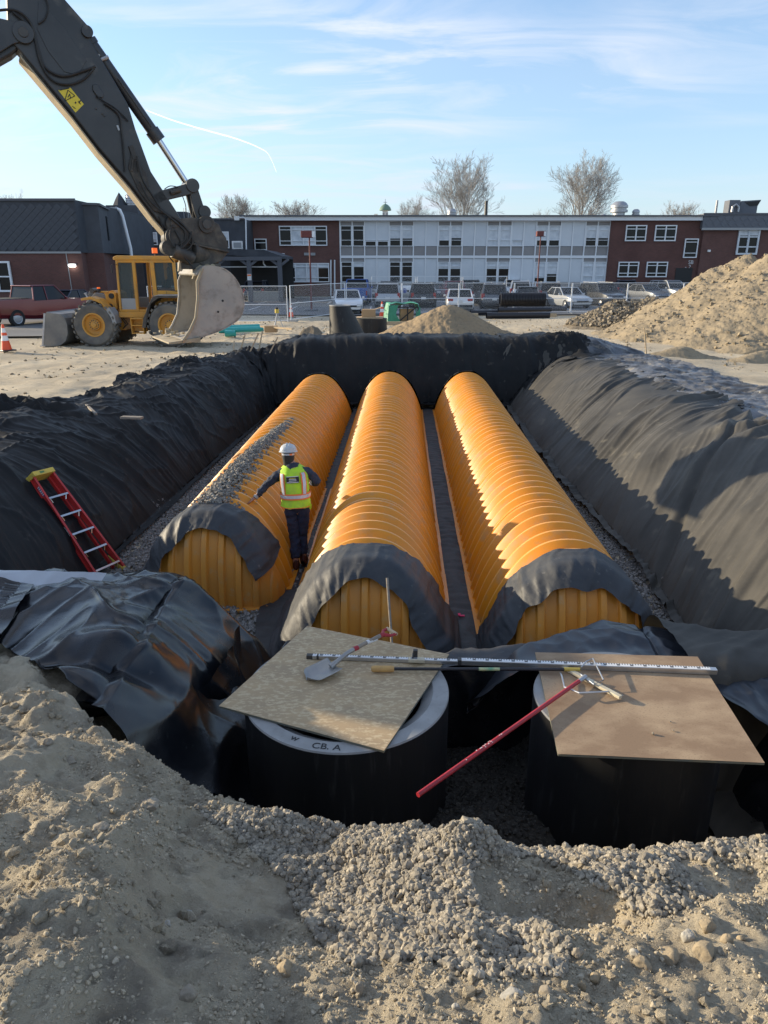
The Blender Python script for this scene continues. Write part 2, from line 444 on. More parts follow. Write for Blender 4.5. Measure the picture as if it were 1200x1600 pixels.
K['mullion'] = mat("mullion_white", (0.76, 0.78, 0.80), 0.5)
K['slate'] = mat("slate_grey_cladding", (0.11, 0.12, 0.14), 0.7, col2=(.13, .14, .16), nscale=1)
K['roof'] = mat("roof_edge", (0.10, 0.105, 0.12), 0.7)
K['bark'] = mat("bark", (0.30, 0.29, 0.28), 0.9, col2=(.27, .26, .25), nscale=2)
K['asphalt'] = mat("asphalt", (0.16, 0.16, 0.16), 0.9, col2=(0.125, 0.125, 0.125), nscale=.25, col3=(0.26, 0.235, 0.19), n3=.12, c3=(.52, .7), bump=.2, bscale=30)
K['grass'] = mat("winter_grass", (0.085, 0.09, 0.035), 0.95, col2=(0.15, 0.12, 0.06), nscale=1.0)
K['line'] = mat("white_marking", (0.6, 0.6, 0.58), 0.8)
K['tarp'] = mat("green_tarp", (0.03, 0.22, 0.13), 0.5, col2=(.04, .27, .17), nscale=5, bump=.5, bscale=5, bdist=.05)
K['card'] = mat("cardboard", (0.42, 0.28, 0.15), 0.85)
K['lamp'] = mat("lit_lamp", (0.9, 0.9, 0.85), 0.4, emis=(1, 0.96, 0.88, 6))
K['beacon'] = mat("amber_beacon", (0.9, 0.14, 0.01), 0.25, emis=(1, .16, .01, .25))
K['tail'] = mat("tail_light", (0.35, 0.01, 0.012), 0.2)
K['head'] = mat("head_light", (0.62, 0.64, 0.66), 0.12, 0.2)
K['chrome'] = mat("chrome", (0.6, 0.6, 0.6), 0.15, 1.0)
K['bucket'] = mat("worn_bucket_steel", (0.33, 0.315, 0.285), 0.7, 0.1, col2=(0.44, 0.40, 0.34), nscale=1.6, col3=(0.20, 0.175, 0.145), n3=3.5, c3=(.52, .72), bump=.3, bscale=8, bdist=.02)
K['arm'] = mat("black_machine_paint", (0.022, 0.023, 0.026), 0.36, col2=(0.045, 0.045, 0.047), nscale=1.5, col3=(0.16, 0.14, 0.115), n3=2.5, c3=(.60, .85), bump=.05, bscale=20)
K['armdirt'] = mat("muddy_machine_steel", (0.045, 0.042, 0.038), 0.6, .1, col2=(0.15, 0.13, 0.10), nscale=5, ncon=(.45, .75), bump=.4, bscale=20, bdist=.01)
K['dustsunsteel'] = mat("dusty_sunlit_steel", (0.42, 0.35, 0.24), 0.8, col2=(.30, .25, .17), nscale=5)
K['lbucket'] = mat("grey_loader_steel", (0.14, 0.14, 0.14), 0.55, .3, col2=(0.24, 0.225, 0.20), nscale=1.8, bump=.15, bscale=8)
K['sticker'] = mat("yellow_sticker", (0.72, 0.56, 0.04), 0.5)
K['copper'] = mat("weathered_copper", (0.16, 0.25, 0.19), 0.7)
K['rust'] = mat("red_oxide_paint", (0.15, 0.035, 0.03), 0.6)
K['greymetal'] = mat("grey_metal", (0.30, 0.31, 0.32), 0.5, .4)
K['pink'] = mat("pink_marking", (0.75, 0.05, 0.16), 0.8)
# ------------------------------------------------------------------ the lie of the land
def it(x, xs, ys): return np.interp(x, xs, ys)
def yrim(x): return it(x, [-7, -4.2, -2.9, -1.9, -1.33, -.81, -.35, 0, .85, 1.7, 3, 4.5, 7], [7.5, 5.6, 4.7, 3.7, 3.08, 2.76, 2.62, 2.56, 2.47, 2.48, 2.5, 3.0, 4.0])
def zrim(x): return it(x, [-7, -4.2, -2.9, -1.9, -1.33, -.81, -.3, 0, 3, 5], [.5, .3, .06, .30, .40, .42, .40, .40, .40, .35])
def pit_prof(s, p=2.2): return 1 - (1 - np.clip(s, 0, 1)) ** p
def left_s(x, y):
    xb = it(y, [6.5, 9.1, 13, 16.5, 20.5, 24], [-4.0, -3.95, -3.76, -3.56, -3.25, -3.05])
    w = it(y, [5, 9, 12, 14, 18, 22, 24], [1.9, 1.9, 2.2, 1.9, 1.6, 1.1, 1.0])
    return (xb - x) / w
def right_s(x, y):
    xb = it(y, [4, 7, 9, 14, 21], [3.4, 3.45, 3.62, 3.50, 3.72])
    return (x - xb) / it(y, [4, 9, 14, 21, 24], [1.5, 2.0, 2.5, 2.3, 2.0])
def base_h(x, y):
    """ground height without small relief"""
    x = np.asarray(x, float); y = np.asarray(y, float)
    floor = it(y, [5.2, 6.4], [-1.45, -1.22])
    sl, sr, sf = left_s(x, y), right_s(x, y), (y - 21.35) / 1.3
    topl = .24 * sstep(26, 20, y) * sstep(-13, -6.5, x)
    topr = .26 * sstep(30, 18, y) * sstep(14, 7, x)
    topf = .62 * sstep(27.5, 23.3, y) * sstep(9.5, 6.0, x) * sstep(-4.6, -2.2, x)
    zl = -1.3 + (topl + 1.3) * pit_prof(sl)
    zr_ = -1.3 + (topr + 1.3) * pit_prof(sr, 1.9)
    zf = -1.3 + (np.maximum(topf, 0) + 1.3) * pit_prof(sf, 2.6)
    h = np.maximum(np.maximum(zl, zr_), np.maximum(zf, floor))
    # dyke in front of the gravel floor, left
    sm = lambda a, c, k=.11: -k * np.log(np.exp(-np.clip(a, -3, 3) / k) + np.exp(-np.clip(c, -3, 3) / k))
    dy = sm(.06 + 0 * x, -1.3 + np.clip(7.0 - y, 0, 9) * 1.7)
    dy = sm(dy, -1.3 + np.clip(-1.35 - x, 0, 9) * 2.2)
    h = np.maximum(h, np.where(y > 2, dy, -9))
    # low berm behind the right manhole
    bm = -1.3 + .95 * sstep(4.7, 5.05, y) * sstep(6.2, 5.6, y) * sstep(1.1, 1.7, x)
    h = np.maximum(h, bm)
    # mound the camera stands on
    yr, zr = yrim(x), zrim(x)
    t = yr - y
    up = zr + it(x, [-4, -2.4, -1.2, -.5], [.10, .16, .30, .40]) * np.clip(t, 0, 9)
    cap = it(x, [-9, -5.5, -4.2, -2.6, -1.4, 2, 6, 10], [0.0, .05, .2, .62, 1.08, 1.12, .9, 0.0])
    up = np.minimum(up, cap) * sstep(-7, -2, y)
    hole = sstep(-2.3, -1.7, x)
    down = zr + np.minimum(t, 0) * (1.1 + 1.3 * hole)
    fg = np.where(t > 0, up, down)
    h = np.where(y < 9, np.maximum(h, fg), h)
    # unseen heap added beyond the left edge to shade the hole
    h = np.where(y < 9, np.maximum(h, -1.6 + 3.1 * np.exp(-(((x + 6.0) / 1.2) ** 2 + ((y - 5.6) / 1.5) ** 2))), h)
    return h
def soil_mask(x, y):
    return 1.0 * (y < yrim(x) + .35)
def relief(x, y):
    """small relief: clods, hollows and ruts"""
    near = sstep(6.0, 4.5, y)
    r = near * (0.075 * fbm(x * 1.7, y * 1.7, 3, 3) + 0.045 * ridge(x * 2.3 + 3, y * 3.1, 3, 21) * sstep(.2, -1.2, x)
                + 0.032 * fbm(x * 6, y * 6, 3, 5) + 0.017 * np.abs(fbm(x * 17, y * 17, 3, 9)) + .006 * fbm(x * 50, y * 50, 2, 14))
    # ridge on the left, hollow right of it, gravel slope, dirt hump
    r = r + near * (.11 * sstep(-.72, -.98, x + .25 * (y - 2.0)) * sstep(1.0, 1.5, y) * sstep(3.3, 2.6, y))
    r = r - near * .15 * np.exp(-(((x + .42) / .33) ** 2 + ((y - 2.1) / .42) ** 2))
    r = r + near * .11 * np.exp(-(((x - .36) / .15) ** 2 + ((y - 2.28) / .12) ** 2))
    r = r + near * .05 * np.exp(-(((x - .05) / .3) ** 2 + ((y - 2.3) / .2) ** 2))
    r = r - near * .06 * np.exp(-(((x - .75) / .16) ** 2 + ((y - 1.98) / .12) ** 2))
    r = r + near * .10 * np.exp(-(((x + 1.0) / .3) ** 2 + ((y - 1.55) / .2) ** 2))
    site = sstep(6, 9, y) * sstep(44, 36, y)
    rut = np.abs(np.sin((y * .92 + x * .22 + .7 * fbm(x * .2, y * .2, 2, 8)) * 2.2)) ** 3
    r = r + site * (.05 * fbm(x * .35, y * .35, 3, 31) + .035 * fbm(x * 1.6, y * 1.6, 3, 33) - .04 * rut * (fbm(x * .15, y * .15, 2, 35) > -.1)
                    + .012 * fbm(x * 6, y * 6, 2, 37))
    return r
def ground_h(x, y):
    b = base_h(x, y)
    inpit = (b < -.9) & (y > 6)
    under = (y > 6) & (y < 25) & ((right_s(x, y) < 1.5) & (left_s(x, y) < 1.5))
    return b + relief(x, y) * np.where(inpit, .3, np.where(under, .25, 1.0))

def soil_material():
    m = bpy.data.materials.new("sandy_soil"); m.use_nodes = True
    N, L = m.node_tree.nodes, m.node_tree.links
    b = N["Principled BSDF"]; b.inputs["Roughness"].default_value = 0.95; b.inputs["Specular IOR Level"].default_value = 0.15
    tc = N.new("ShaderNodeTexCoord"); v = tc.outputs["Object"]
    def nz(sc, det=8, rough=.62):
        n = N.new("ShaderNodeTexNoise"); n.inputs["Scale"].default_value = sc; n.inputs["Detail"].default_value = det
        n.inputs["Roughness"].default_value = rough; L.new(v, n.inputs["Vector"]); return n.outputs["Fac"]
    def rm(s, a, c, lo=0., hi=1.):
        r = N.new("ShaderNodeMapRange"); r.inputs[1].default_value = a; r.inputs[2].default_value = c
        r.inputs[3].default_value = lo; r.inputs[4].default_value = hi; L.new(s, r.inputs[0]); return r.outputs[0]
    def mix(f, a, c):
        x = N.new("ShaderNodeMix"); x.data_type = 'RGBA'; L.new(f, x.inputs[0])
        for k, s in ((6, a), (7, c)):
            if isinstance(s, tuple): x.inputs[k].default_value = (*s, 1)
            else: L.new(s, x.inputs[k])
        return x.outputs[2]
    c = mix(rm(nz(.8), .35, .65), (0.52, 0.445, 0.32), (0.44, 0.38, 0.28))
    c = mix(rm(nz(4), .46, .66), c, (0.29, 0.25, 0.19))
    c = mix(rm(nz(45, 4), .56, .72), c, (0.53, 0.46, 0.345))
    c = mix(rm(nz(.25, 3), .55, .68), c, (0.50, 0.40, 0.26))
    # far site soil is paler (driven by real position)
    sp = N.new("ShaderNodeSeparateXYZ"); L.new(v, sp.inputs[0])
    far = rm(sp.outputs[1], 5.5, 8.5)
    c2 = mix(rm(nz(.35), .40, .62), (0.58, 0.49, 0.35), (0.46, 0.385, 0.275))
    c2 = mix(rm(nz(3.2), .55, .75), c2, (0.33, 0.275, 0.20))
    c = mix(far, c, c2)
    L.new(c, b.inputs["Base Color"])
    bp = N.new("ShaderNodeBump"); bp.inputs["Strength"].default_value = 1.0; bp.inputs["Distance"].default_value = .022
    L.new(nz(38, 10, .7), bp.inputs["Height"])
    b2 = N.new("ShaderNodeBump"); b2.inputs["Strength"].default_value = .8; b2.inputs["Distance"].default_value = .006
    L.new(nz(170, 5, .7), b2.inputs["Height"]); L.new(bp.outputs[0], b2.inputs["Normal"])
    L.new(b2.outputs[0], b.inputs["Normal"])
    return m
K['soil'] = soil_material()

def axis(segs):
    out = []
    for a, c, st in segs:
        n = max(1, int(round((c - a) / st)))
        out += list(np.linspace(a, c, n, endpoint=False))
    out.append(segs[-1][1])
    return np.array(out)
gx = axis([(-900, -200, 100), (-200, -60, 12), (-60, -24, 2), (-24, -12, .5), (-12, -7, .16), (-7, -3.2, .06), (-3.2, 2.6, .0165), (2.6, 4.5, .05), (4.5, 8, .09), (8, 16, .25), (16, 40, 1.2), (40, 100, 8), (100, 900, 100)])
gy_ = axis([(-60, -10, 6), (-10, 0, .6), (0, 1.2, .12), (1.2, 3.3, .0145), (3.3, 5, .035), (5, 9, .08), (9, 24, .14), (24, 34, .12), (34, 46, .3), (46, 100, 3), (100, 400, 30), (400, 2400, 250)])
GX, GY = np.meshgrid(gx, gy_, indexing='ij')
GZ = ground_h(GX, GY)
# clear the ground under the two manholes and below the fabric sheets
Vg = np.stack([GX.ravel(), GY.ravel(), GZ.ravel()], 1)
o = mesh_np("ground", Vg, grid_faces(len(gx), len(gy_)), K['soil'])
tag(o, "sandy building site ground with a deep pit cut into it", None, None, "structure")

# ------------------------------------------------------------------ loose stones
def ico():
    t = (1 + 5 ** .5) / 2
    V = np.array([(-1, t, 0), (1, t, 0), (-1, -t, 0), (1, -t, 0), (0, -1, t), (0, 1, t), (0, -1, -t), (0, 1, -t), (t, 0, -1), (t, 0, 1), (-t, 0, -1), (-t, 0, 1)], float)
    V /= np.linalg.norm(V[0])
    F = np.array([(0, 11, 5), (0, 5, 1), (0, 1, 7), (0, 7, 10), (0, 10, 11), (1, 5, 9), (5, 11, 4), (11, 10, 2), (10, 7, 6), (7, 1, 8), (3, 9, 4), (3, 4, 2), (3, 2, 6), (3, 6, 8), (3, 8, 9), (4, 9, 5), (2, 4, 11), (6, 2, 10), (8, 6, 7), (9, 8, 1)])
    return V, F
ICO = ico()
CUBE = (np.array([(x, y, z) for x in (-.7, .7) for y in (-.7, .7) for z in (-.7, .7)], float),
        np.array([(0, 1, 3), (0, 3, 2), (4, 6, 7), (4, 7, 5), (0, 4, 5), (0, 5, 1), (2, 3, 7), (2, 7, 6), (0, 2, 6), (0, 6, 4), (1, 5, 7), (1, 7, 3)]))
def stones(name, P, size, m, tmpl=ICO, jit=.28, flat=.7, smooth=False, sink=.25, parent=None):
    """one mesh of many irregular stones at P (n,3) with radii size (n)"""
    n = len(P); V0, F0 = tmpl; k = len(V0)
    V = V0[None] * (1 + rng.uniform(-jit, jit, (n, k, 1)))
    V = V * np.stack([rng.uniform(.75, 1.25, n), rng.uniform(.75, 1.15, n), rng.uniform(flat * .8, flat * 1.2, n)], 1)[:, None, :]
    # random rotation
    q = rng.normal(size=(n, 4)); q[:, 1:3] *= .45; q /= np.linalg.norm(q, axis=1)[:, None]
    w, x, y, z = q.T
    Rm = np.stack([1 - 2 * (y * y + z * z), 2 * (x * y - z * w), 2 * (x * z + y * w), 2 * (x * y + z * w), 1 - 2 * (x * x + z * z), 2 * (y * z - x * w), 2 * (x * z - y * w), 2 * (y * z + x * w), 1 - 2 * (x * x + y * y)], 1).reshape(n, 3, 3)
    V = np.einsum('nij,nkj->nki', Rm, V) * size[:, None, None]
    V = V + P[:, None, :]; V[:, :, 2] += (size * (1 - sink) * .6)[:, None]
    F = (F0[None] + (np.arange(n) * k)[:, None, None]).reshape(-1, 3)
    return mesh_np(name, V.reshape(-1, 3), F, m, parent, smooth)
def in_poly(px, py, poly):
    ins = np.zeros(px.shape, bool); j = len(poly) - 1
    for i in range(len(poly)):
        xi, yi = poly[i]; xj, yj = poly[j]
        c = ((yi > py) != (yj > py)) & (px < (xj - xi) * (py - yi) / (yj - yi + 1e-9) + xi)
        ins ^= c; j = i
    return ins
def gravel_mat(name, a, b_, c, scale=30):
    m = mat(name, a, 0.9, col2=b_, nscale=scale, ncon=(.42, .58), col3=c, n3=scale * 1.7, c3=(.58, .66), spec=.2, detail=1.0, bump=.2, bscale=150, bdist=.002)
    return m
K['gravel'] = gravel_mat("tan_gravel", (0.31, 0.275, 0.215), (0.22, 0.197, 0.16), (0.43, 0.38, 0.30))
K['crushed'] = gravel_mat("grey_crushed_stone", (0.26, 0.25, 0.235), (0.17, 0.165, 0.158), (0.38, 0.36, 0.33), 22)
K['pebble'] = gravel_mat("dusty_pebble", (0.41, 0.35, 0.255), (0.33, 0.285, 0.21), (0.48, 0.42, 0.32), 20)
K['rock'] = mat("grey_rock", (0.30, 0.26, 0.20), 0.92, col2=(0.23, 0.20, 0.155), nscale=14, col3=(.42, .37, .29), n3=40, c3=(.55, .7), bump=.5, bscale=60, bdist=.006, spec=.2)

# foreground gravel bed
N0 = 90000
x = rng.uniform(-1.6, 2.2, N0); y = rng.uniform(1.2, 3.1, N0)
z = ground_h(x, y)
px, py = proj(x, y, z)
poly = [(300, 1262), (480, 1270), (640, 1270), (1230, 1270), (1230, 1338), (1130, 1342), (1060, 1350), (1110, 1400), (1060, 1425), (1000, 1430), (965, 1400), (905, 1372), (860, 1345), (790, 1338), (740, 1360), (750, 1420), (850, 1440), (900, 1480), (870, 1530), (760, 1525), (640, 1500), (560, 1520), (505, 1480), (470, 1430), (440, 1370), (380, 1320)]
wob = 12 * fbm(x * 6, y * 6, 2, 77)
ins = in_poly(px + wob, py + wob, poly)
P = np.stack([x, y, z], 1)
sel = P[ins][:27000]
o = stones("gravel", sel, rng.uniform(.0058, .0125, len(sel)) * rng.choice([1, 1, 1.25, 1.6], len(sel)), K['gravel'], ICO, .17, .72)
tag(o, "bed of rounded tan gravel along the near rim of the pit", None, None, "stuff")
# pebbles and crumbs over the soil
out = P[~ins & (y < yrim(x) + .1)]
dens = fbm(out[:, 0] * 2.2, out[:, 1] * 2.2, 3, 55)
out = out[dens + rng.uniform(-.5, .5, len(out)) > -.10][:34000]
sz = .0022 + .0075 * rng.uniform(0, 1, len(out)) ** 7
o = stones("pebbles", out, sz, K['pebble'], ICO, .3, .8, sink=.5)
tag(o, "small pebbles and crumbs scattered over the near soil", None, None, "stuff")
x = rng.uniform(-4.2, 2.6, 16000); y = rng.uniform(1.2, 4.9, 16000); z = ground_h(x, y)
ok = (y < yrim(x) + .15) & (fbm(x * 1.3, y * 1.3, 3, 60) > -.05)
P2 = np.stack([x, y, z], 1)[ok][:6500]
o = stones("soil_clods", P2, .005 + .020 * rng.uniform(0, 1, len(P2)) ** 5, K['soil'], ICO, .3, .8, sink=.6)
tag(o, "lumps of loose sandy soil on the near mound", None, None, "stuff")
K['shadegravel'] = gravel_mat('shade_dark_gravel', (0.045, 0.042, 0.036), (0.03, 0.028, 0.025), (0.075, 0.07, 0.06))  # shade of the hole put into the gravel colour
# lower gravel between the manholes
x = rng.uniform(-1.0, 3.3, 15000); y = rng.uniform(2.7, 5.35, 15000)
hh = ground_h(x, y) + .38 * np.exp(-(((x - .75) / .6) ** 2 + ((y - 4.05) / .55) ** 2))
ok = (hh < -.35)
P3 = np.stack([x, y, hh], 1)[ok]
o = stones("hole_gravel", P3, rng.uniform(.012, .022, len(P3)), K['shadegravel'], CUBE, .25, .8)
tag(o, "gravel coloured dark for shade, spilling down between the two manholes", None, None, "stuff")
# mound of soil under that gravel
u, v = np.meshgrid(np.linspace(-1.2, 3.6, 70), np.linspace(3.0, 5.5, 38), indexing='ij')
w_ = ground_h(u, v) + .38 * np.exp(-(((u - .75) / .6) ** 2 + ((v - 4.05) / .55) ** 2)) + .012 - .06 * (np.minimum(np.minimum(u + 1.2, 3.6 - u), np.minimum(v - 3.0, 5.5 - v)) < .08) - .2 * (v < 3.25)
o = mesh_np("gravel_mound", np.stack([u.ravel(), v.ravel(), w_.ravel()], 1), grid_faces(70, 38), K['shadegravel'])
tag(o, "low mound of soil between the two manholes", None, None, "structure")

# crushed stone on the pit floor
CH = [(-2.18, 8.45, 6, .028), (-.36, 6.95, 7, .025), (1.83, 6.90, 7, .028)]   # x at y=0, near end, segments, drift
CH_W, CH_HT, SEG = .92, 1.14, 1.99
def chx(i, y):
    return CH[i][0] + (y if i else y - 8.45) * CH[i][3]
x = rng.uniform(-4.6, 4.4, 90000); y = rng.uniform(6.2, 21.4, 90000)
keep = rng.uniform(0, 1, 90000) < np.clip(13.0 / y, 0, 1) ** 1.5
x, y = x[keep], y[keep]
z = ground_h(x, y)
ok = (z < -1.02)
for i in range(3):
    inside = (np.abs(x - chx(i, y)) < .86) & (y > CH[i][1] - .35)
    ok &= ~inside
strip = (x > chx(1, y) + .9) & (x < chx(2, y) - .9)
ok &= ~strip
ok &= ~((x > chx(0, y) + .92) & (x < chx(1, y)) & (y > 13.5))
ok &= ~((x > -1.28) & (x < 3.0) & (y < 8.3))
P4 = np.stack([x, y, np.maximum(z, -1.215)], 1)[ok][:26000]
P4[:, 2] += .09 * np.exp(-(((P4[:, 0] + 2.3) / .45) ** 2 + ((P4[:, 1] - 7.75) / .25) ** 2))
o = stones("crushed_stone", P4, rng.uniform(.018, .034, len(P4)), K['crushed'], CUBE, .22, .75)
tag(o, "dark crushed stone spread over the pit floor beside the orange chambers", None, None, "stuff")

# ------------------------------------------------------------------ fabric sheets
def sheet(name, fn, nu, nv, disp, m, label, cat, parent=None, group=None, top=True, thick=0.0):
    u, v = np.meshgrid(np.linspace(0, 1, nu), np.linspace(0, 1, nv), indexing='ij')
    X, Y, Z = fn(u, v)
    P = np.stack([X, Y, Z], 2)
    if disp is not None:
        du = np.gradient(P, axis=0); dv = np.gradient(P, axis=1)
        n = np.cross(du, dv); n /= np.linalg.norm(n, axis=2)[..., None] + 1e-9
        if n[..., 2].mean() < 0: n = -n
        P = P + n * disp(u, v, X, Y, Z)[..., None]
    o = mesh_np(name, P.reshape(-1, 3), grid_faces(nu, nv), m, parent, True)
    if thick:
        md = o.modifiers.new("thickness", 'SOLIDIFY'); md.thickness = thick; md.offset = 0
    if top: tag(o, label, cat, group)
    return o

# left slope
def f_left(u, v):
    y = 6.2 + u * 17.6
    s = -.04 + v * 1.42
    xb = it(y, [6.5, 9.1, 13, 16.5, 20.5, 24], [-4.0, -3.95, -3.76, -3.56, -3.25, -3.05])
    w = it(y, [5, 9, 12, 14, 18, 22, 24], [1.9, 1.9, 2.2, 1.9, 1.6, 1.1, 1.0])
    edge = .22 * fbm(y * .55, y * 0 + 3, 3, 41) + .06 * fbm(y * 3, y * 0 + 8, 2, 43)
    s = np.where(v > .5, s + (v - .5) * edge * 1.3, s)
    x = xb - s * w
    return x, y, base_h(x, y) + .05
def d_left(u, v, X, Y, Z):
    k_ = 1.3 + 2.2 * perlin(Y * .22, Y * 0 + 2, 49)
    q = Y - k_ * (v - .5) + .45 * fbm(Y * .5, v * 1.3, 2, 50)
    m1 = sstep(-.25, .35, fbm(Y * .45 + 4, v * 1.6, 2, 47)); m2 = sstep(-.15, .4, fbm(Y * .8 + 9, v * 2.0, 2, 48))
    f = .09 * fbm(q * .55, v * 1.1, 2, 51) + .085 * m1 * fold(q * .8, v * .8, 52, 1.6) + .05 * m2 * fold(q * 1.9 + 3, v * 1.3, 53, 2.2) + .022 * fold(q * 4.2 + 1, v * 1.7, 54, 2) * m1 + .009 * fold(q * 9, v * 4, 55, 1.5)
    f = f + .03 * fold(Y * 1.1 + v * 5, v * 3 - Y * .5, 56, 3, 3.2)
    f = f + (.045 * fold(q * 1.0 + 5, v * .45, 61, 7, 1.1) + .030 * fold(q * 2.1 + 1, v * .7, 62, 7, 1.1) + .016 * fold(q * 4.5, v * 1.2, 63, 6, 1.0)) * sstep(0, .15, v)
    top = sstep(.62, .95, v)
    f = f * (.35 + .65 * sstep(0, .25, v)) + top * (.055 * ridge(Y * .8 + 2, v * 4, 2, 58) + .025 * fbm(Y * 2.2, v * 8, 3, 59))
    return np.maximum(f, -.03) + .02
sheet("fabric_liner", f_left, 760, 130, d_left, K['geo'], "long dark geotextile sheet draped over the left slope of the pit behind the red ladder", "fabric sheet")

def f_right(u, v):
    y = 3.2 + u * 20.8
    lo = -.05 - .55 * sstep(6.8, 6.2, y)
    s = lo + v * (1.23 - lo)
    xb = it(y, [4, 7, 9, 14, 21], [3.4, 3.45, 3.62, 3.50, 3.72])
    w = it(y, [4, 9, 14, 21, 24], [1.5, 2.0, 2.5, 2.3, 2.0])
    edge = .25 * fbm(y * .4, y * 0 + 5, 3, 71) + .05 * fbm(y * 2.5, y * 0 + 6, 2, 73)
    s = np.where(v > .6, s + (v - .6) * edge * 1.6, s)
    x = xb + s * w
    return x, y, base_h(x, y) + .05
def d_right(u, v, X, Y, Z):
    q = Y - 2.6 * (v - .8) * (1 + .15 * np.sin(Y * .9)) + .3 * fbm(Y * .35, v * 1.0, 2, 80)
    m1 = sstep(-.25, .35, fbm(Y * .4 + 4, v * 1.6, 2, 87)); m2 = sstep(-.15, .4, fbm(Y * .7 + 9, v * 2.0, 2, 88))
    f = .13 * fbm(q * .45, v * .9, 2, 81) + .075 * m1 * fold(q * .6, v * .7, 82, 1.8) + .045 * m2 * fold(q * 1.5 + 3, v * 1.1, 83, 2.4) + .018 * fold(q * 3.6 + 1, v * 1.5, 84, 2) * m2 + .006 * fold(q * 8, v * 3, 85, 1.5)
    f = f + .045 * fold(q * .7 + 5, v * .45, 89, 7, 1.1) + .028 * fold(q * 1.7 + 1, v * .7, 90, 7, 1.1) + .013 * fold(q * 4.0, v * 1.2, 96, 6, 1.0)
    # folds gathered at three points of the crest
    for yc, a in ((10.9, .17), (14.2, .13), (17.6, .09)):
        dy_, dv_ = (Y - yc), (1.0 - v) * 2.6
        ang = np.arctan2(dy_ + .55 * dv_, dv_ + .12); rad = np.sqrt(dy_ ** 2 + dv_ ** 2)
        f = f + a * np.exp(-rad / 1.1) * (.4 + np.cos(ang * 9) * .45)
    # one long seam fold
    sdist = (Y - (9.6 + (v - .35) * 3.6))
    f = f - .05 * np.exp(-(sdist / .06) ** 2) + .045 * np.exp(-((sdist - .16) / .1) ** 2)
    s2 = (Y - (16.2 + (v - .5) * 3.0)); f = f - .04 * np.exp(-(s2 / .06) ** 2) + .03 * np.exp(-((s2 - .15) / .1) ** 2)
    return np.maximum(f, -.035) + .03
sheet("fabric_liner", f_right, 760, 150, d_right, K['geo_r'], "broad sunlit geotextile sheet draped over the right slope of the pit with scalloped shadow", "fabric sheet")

def f_far(u, v):
    x = -4.2 + u * 9.9
    y = 21.12 + v * 2.9 - .25 * np.sin(u * 3.1)
    z = base_h(x, y) + .09
    return x, y, z
def d_far(u, v, X, Y, Z):
    sw = 0
    for xc in (-2.6, .4, 2.9):
        d = np.abs(X - xc); sw = sw + .09 * np.exp(-d / .6) * np.abs(np.cos(6 * np.arctan2(X - xc, 1.2 - v * .9)))
    return .03 + .6 * sw + .06 * fbm(X * .8, v, 2, 91) + .05 * fold(X * 1.3 + .8 * np.sin(v * 3), v * .8, 92, 2) + .02 * fold(X * 3.5 + v, v * 1.5, 94, 2) + .03 * fold(X * 1.6 + .5 * v, v * .5, 95, 7, 1.1) + .03 * sstep(.6, .9, v) * fbm(X * 1.5, v * 4, 2, 93)
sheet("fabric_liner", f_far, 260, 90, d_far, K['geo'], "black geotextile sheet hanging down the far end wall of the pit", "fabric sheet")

# bunched dark fabric where far and side sheets meet
def clump(name, c, rad, seed, label, m=K['geo'], n=60):
    u, v = np.meshgrid(np.linspace(0, 2 * np.pi, n), np.linspace(0, 1, n // 2), indexing='ij')
    r = v * (1 + .25 * np.cos(3 * u + seed))
    X = c[0] + rad[0] * r * np.cos(u); Y = c[1] + rad[1] * r * np.sin(u)
    hgt = rad[2] * (1 - v ** 2) * (.55 + .6 * ridge(X * 2.2, Y * 2.2, 3, seed)) + .05 * fbm(X * 7, Y * 7, 2, seed + 4) * (1 - v)
    Z = base_h(X, Y) + .03 + np.maximum(hgt, -.0)
    o = mesh_np(name, np.stack([X.ravel(), Y.ravel(), Z.ravel()], 1), grid_faces(n, n // 2), m)
    return tag(o, label, "fabric sheet")
clump("fabric_bundle", (-3.9, 21.9), (1.2, 1.5, .26), 12, "bunched black fabric beside the row of wooden stakes at the far left corner")
clump("fabric_bundle", (-5.3, 19.2), (.7, 1.3, .22), 14, "crumpled fabric end at the end of the timber edge on the left bank")
clump("fabric_bundle", (5.6, 22.3), (1.2, 1.2, .22), 16, "crumpled fabric heap at the far right corner of the pit")
clump("fabric_bundle", (-6.9, 12.6), (1.5, .9, .28), 18, "rumpled black fabric heap at the left edge of the picture above the ladder")

# grey plastic sheeting on the right bank, beyond the crest
def f_sheet_r(u, v):
    y = 11.0 + u * 14.5
    x0 = it(y, [9, 14, 18, 22, 26], [5.4, 6.1, 6.1, 5.9, 6.2]); x1 = it(y, [11, 12.5, 15, 16, 18, 21, 25.5], [9.5, 9.5, 9.4, 8.3, 8.4, 8.2, 7.6])
    x = x0 + (x1 - x0) * v
    return x, y, ground_h(x, y) + .035
def d_sheet_r(u, v, X, Y, Z):
    q = Y + .5 * X + .4 * fbm(X * .5, Y * .5, 2, 104)
    return (.05 * fbm(q * .8, X * .4, 2, 101) + .06 * fold(q * 1.6, X * .3, 102, 4, 1.3) + .04 * fold(q * 3.1 + 2, X * .5, 105, 5, 1.2) + .02 * fold(X * 2.5, Y * 2.5, 106, 4, 1.3)) * sstep(0, .1, v) + .01
K['greyliner'] = mat("dusty_grey_sheeting", (0.14, 0.145, 0.155), 0.36, col2=(0.04, 0.042, 0.046), nscale=1.6, ncon=(.42, .6), col3=(.30, .26, .20), n3=2.4, c3=(.54, .72), bump=.4, bscale=6, bdist=.03)
sheet("plastic_sheeting", f_sheet_r, 420, 90, d_sheet_r, K['greyliner'], "wrinkled grey plastic sheeting lying on the right bank beyond the sunlit fabric", "plastic sheet")

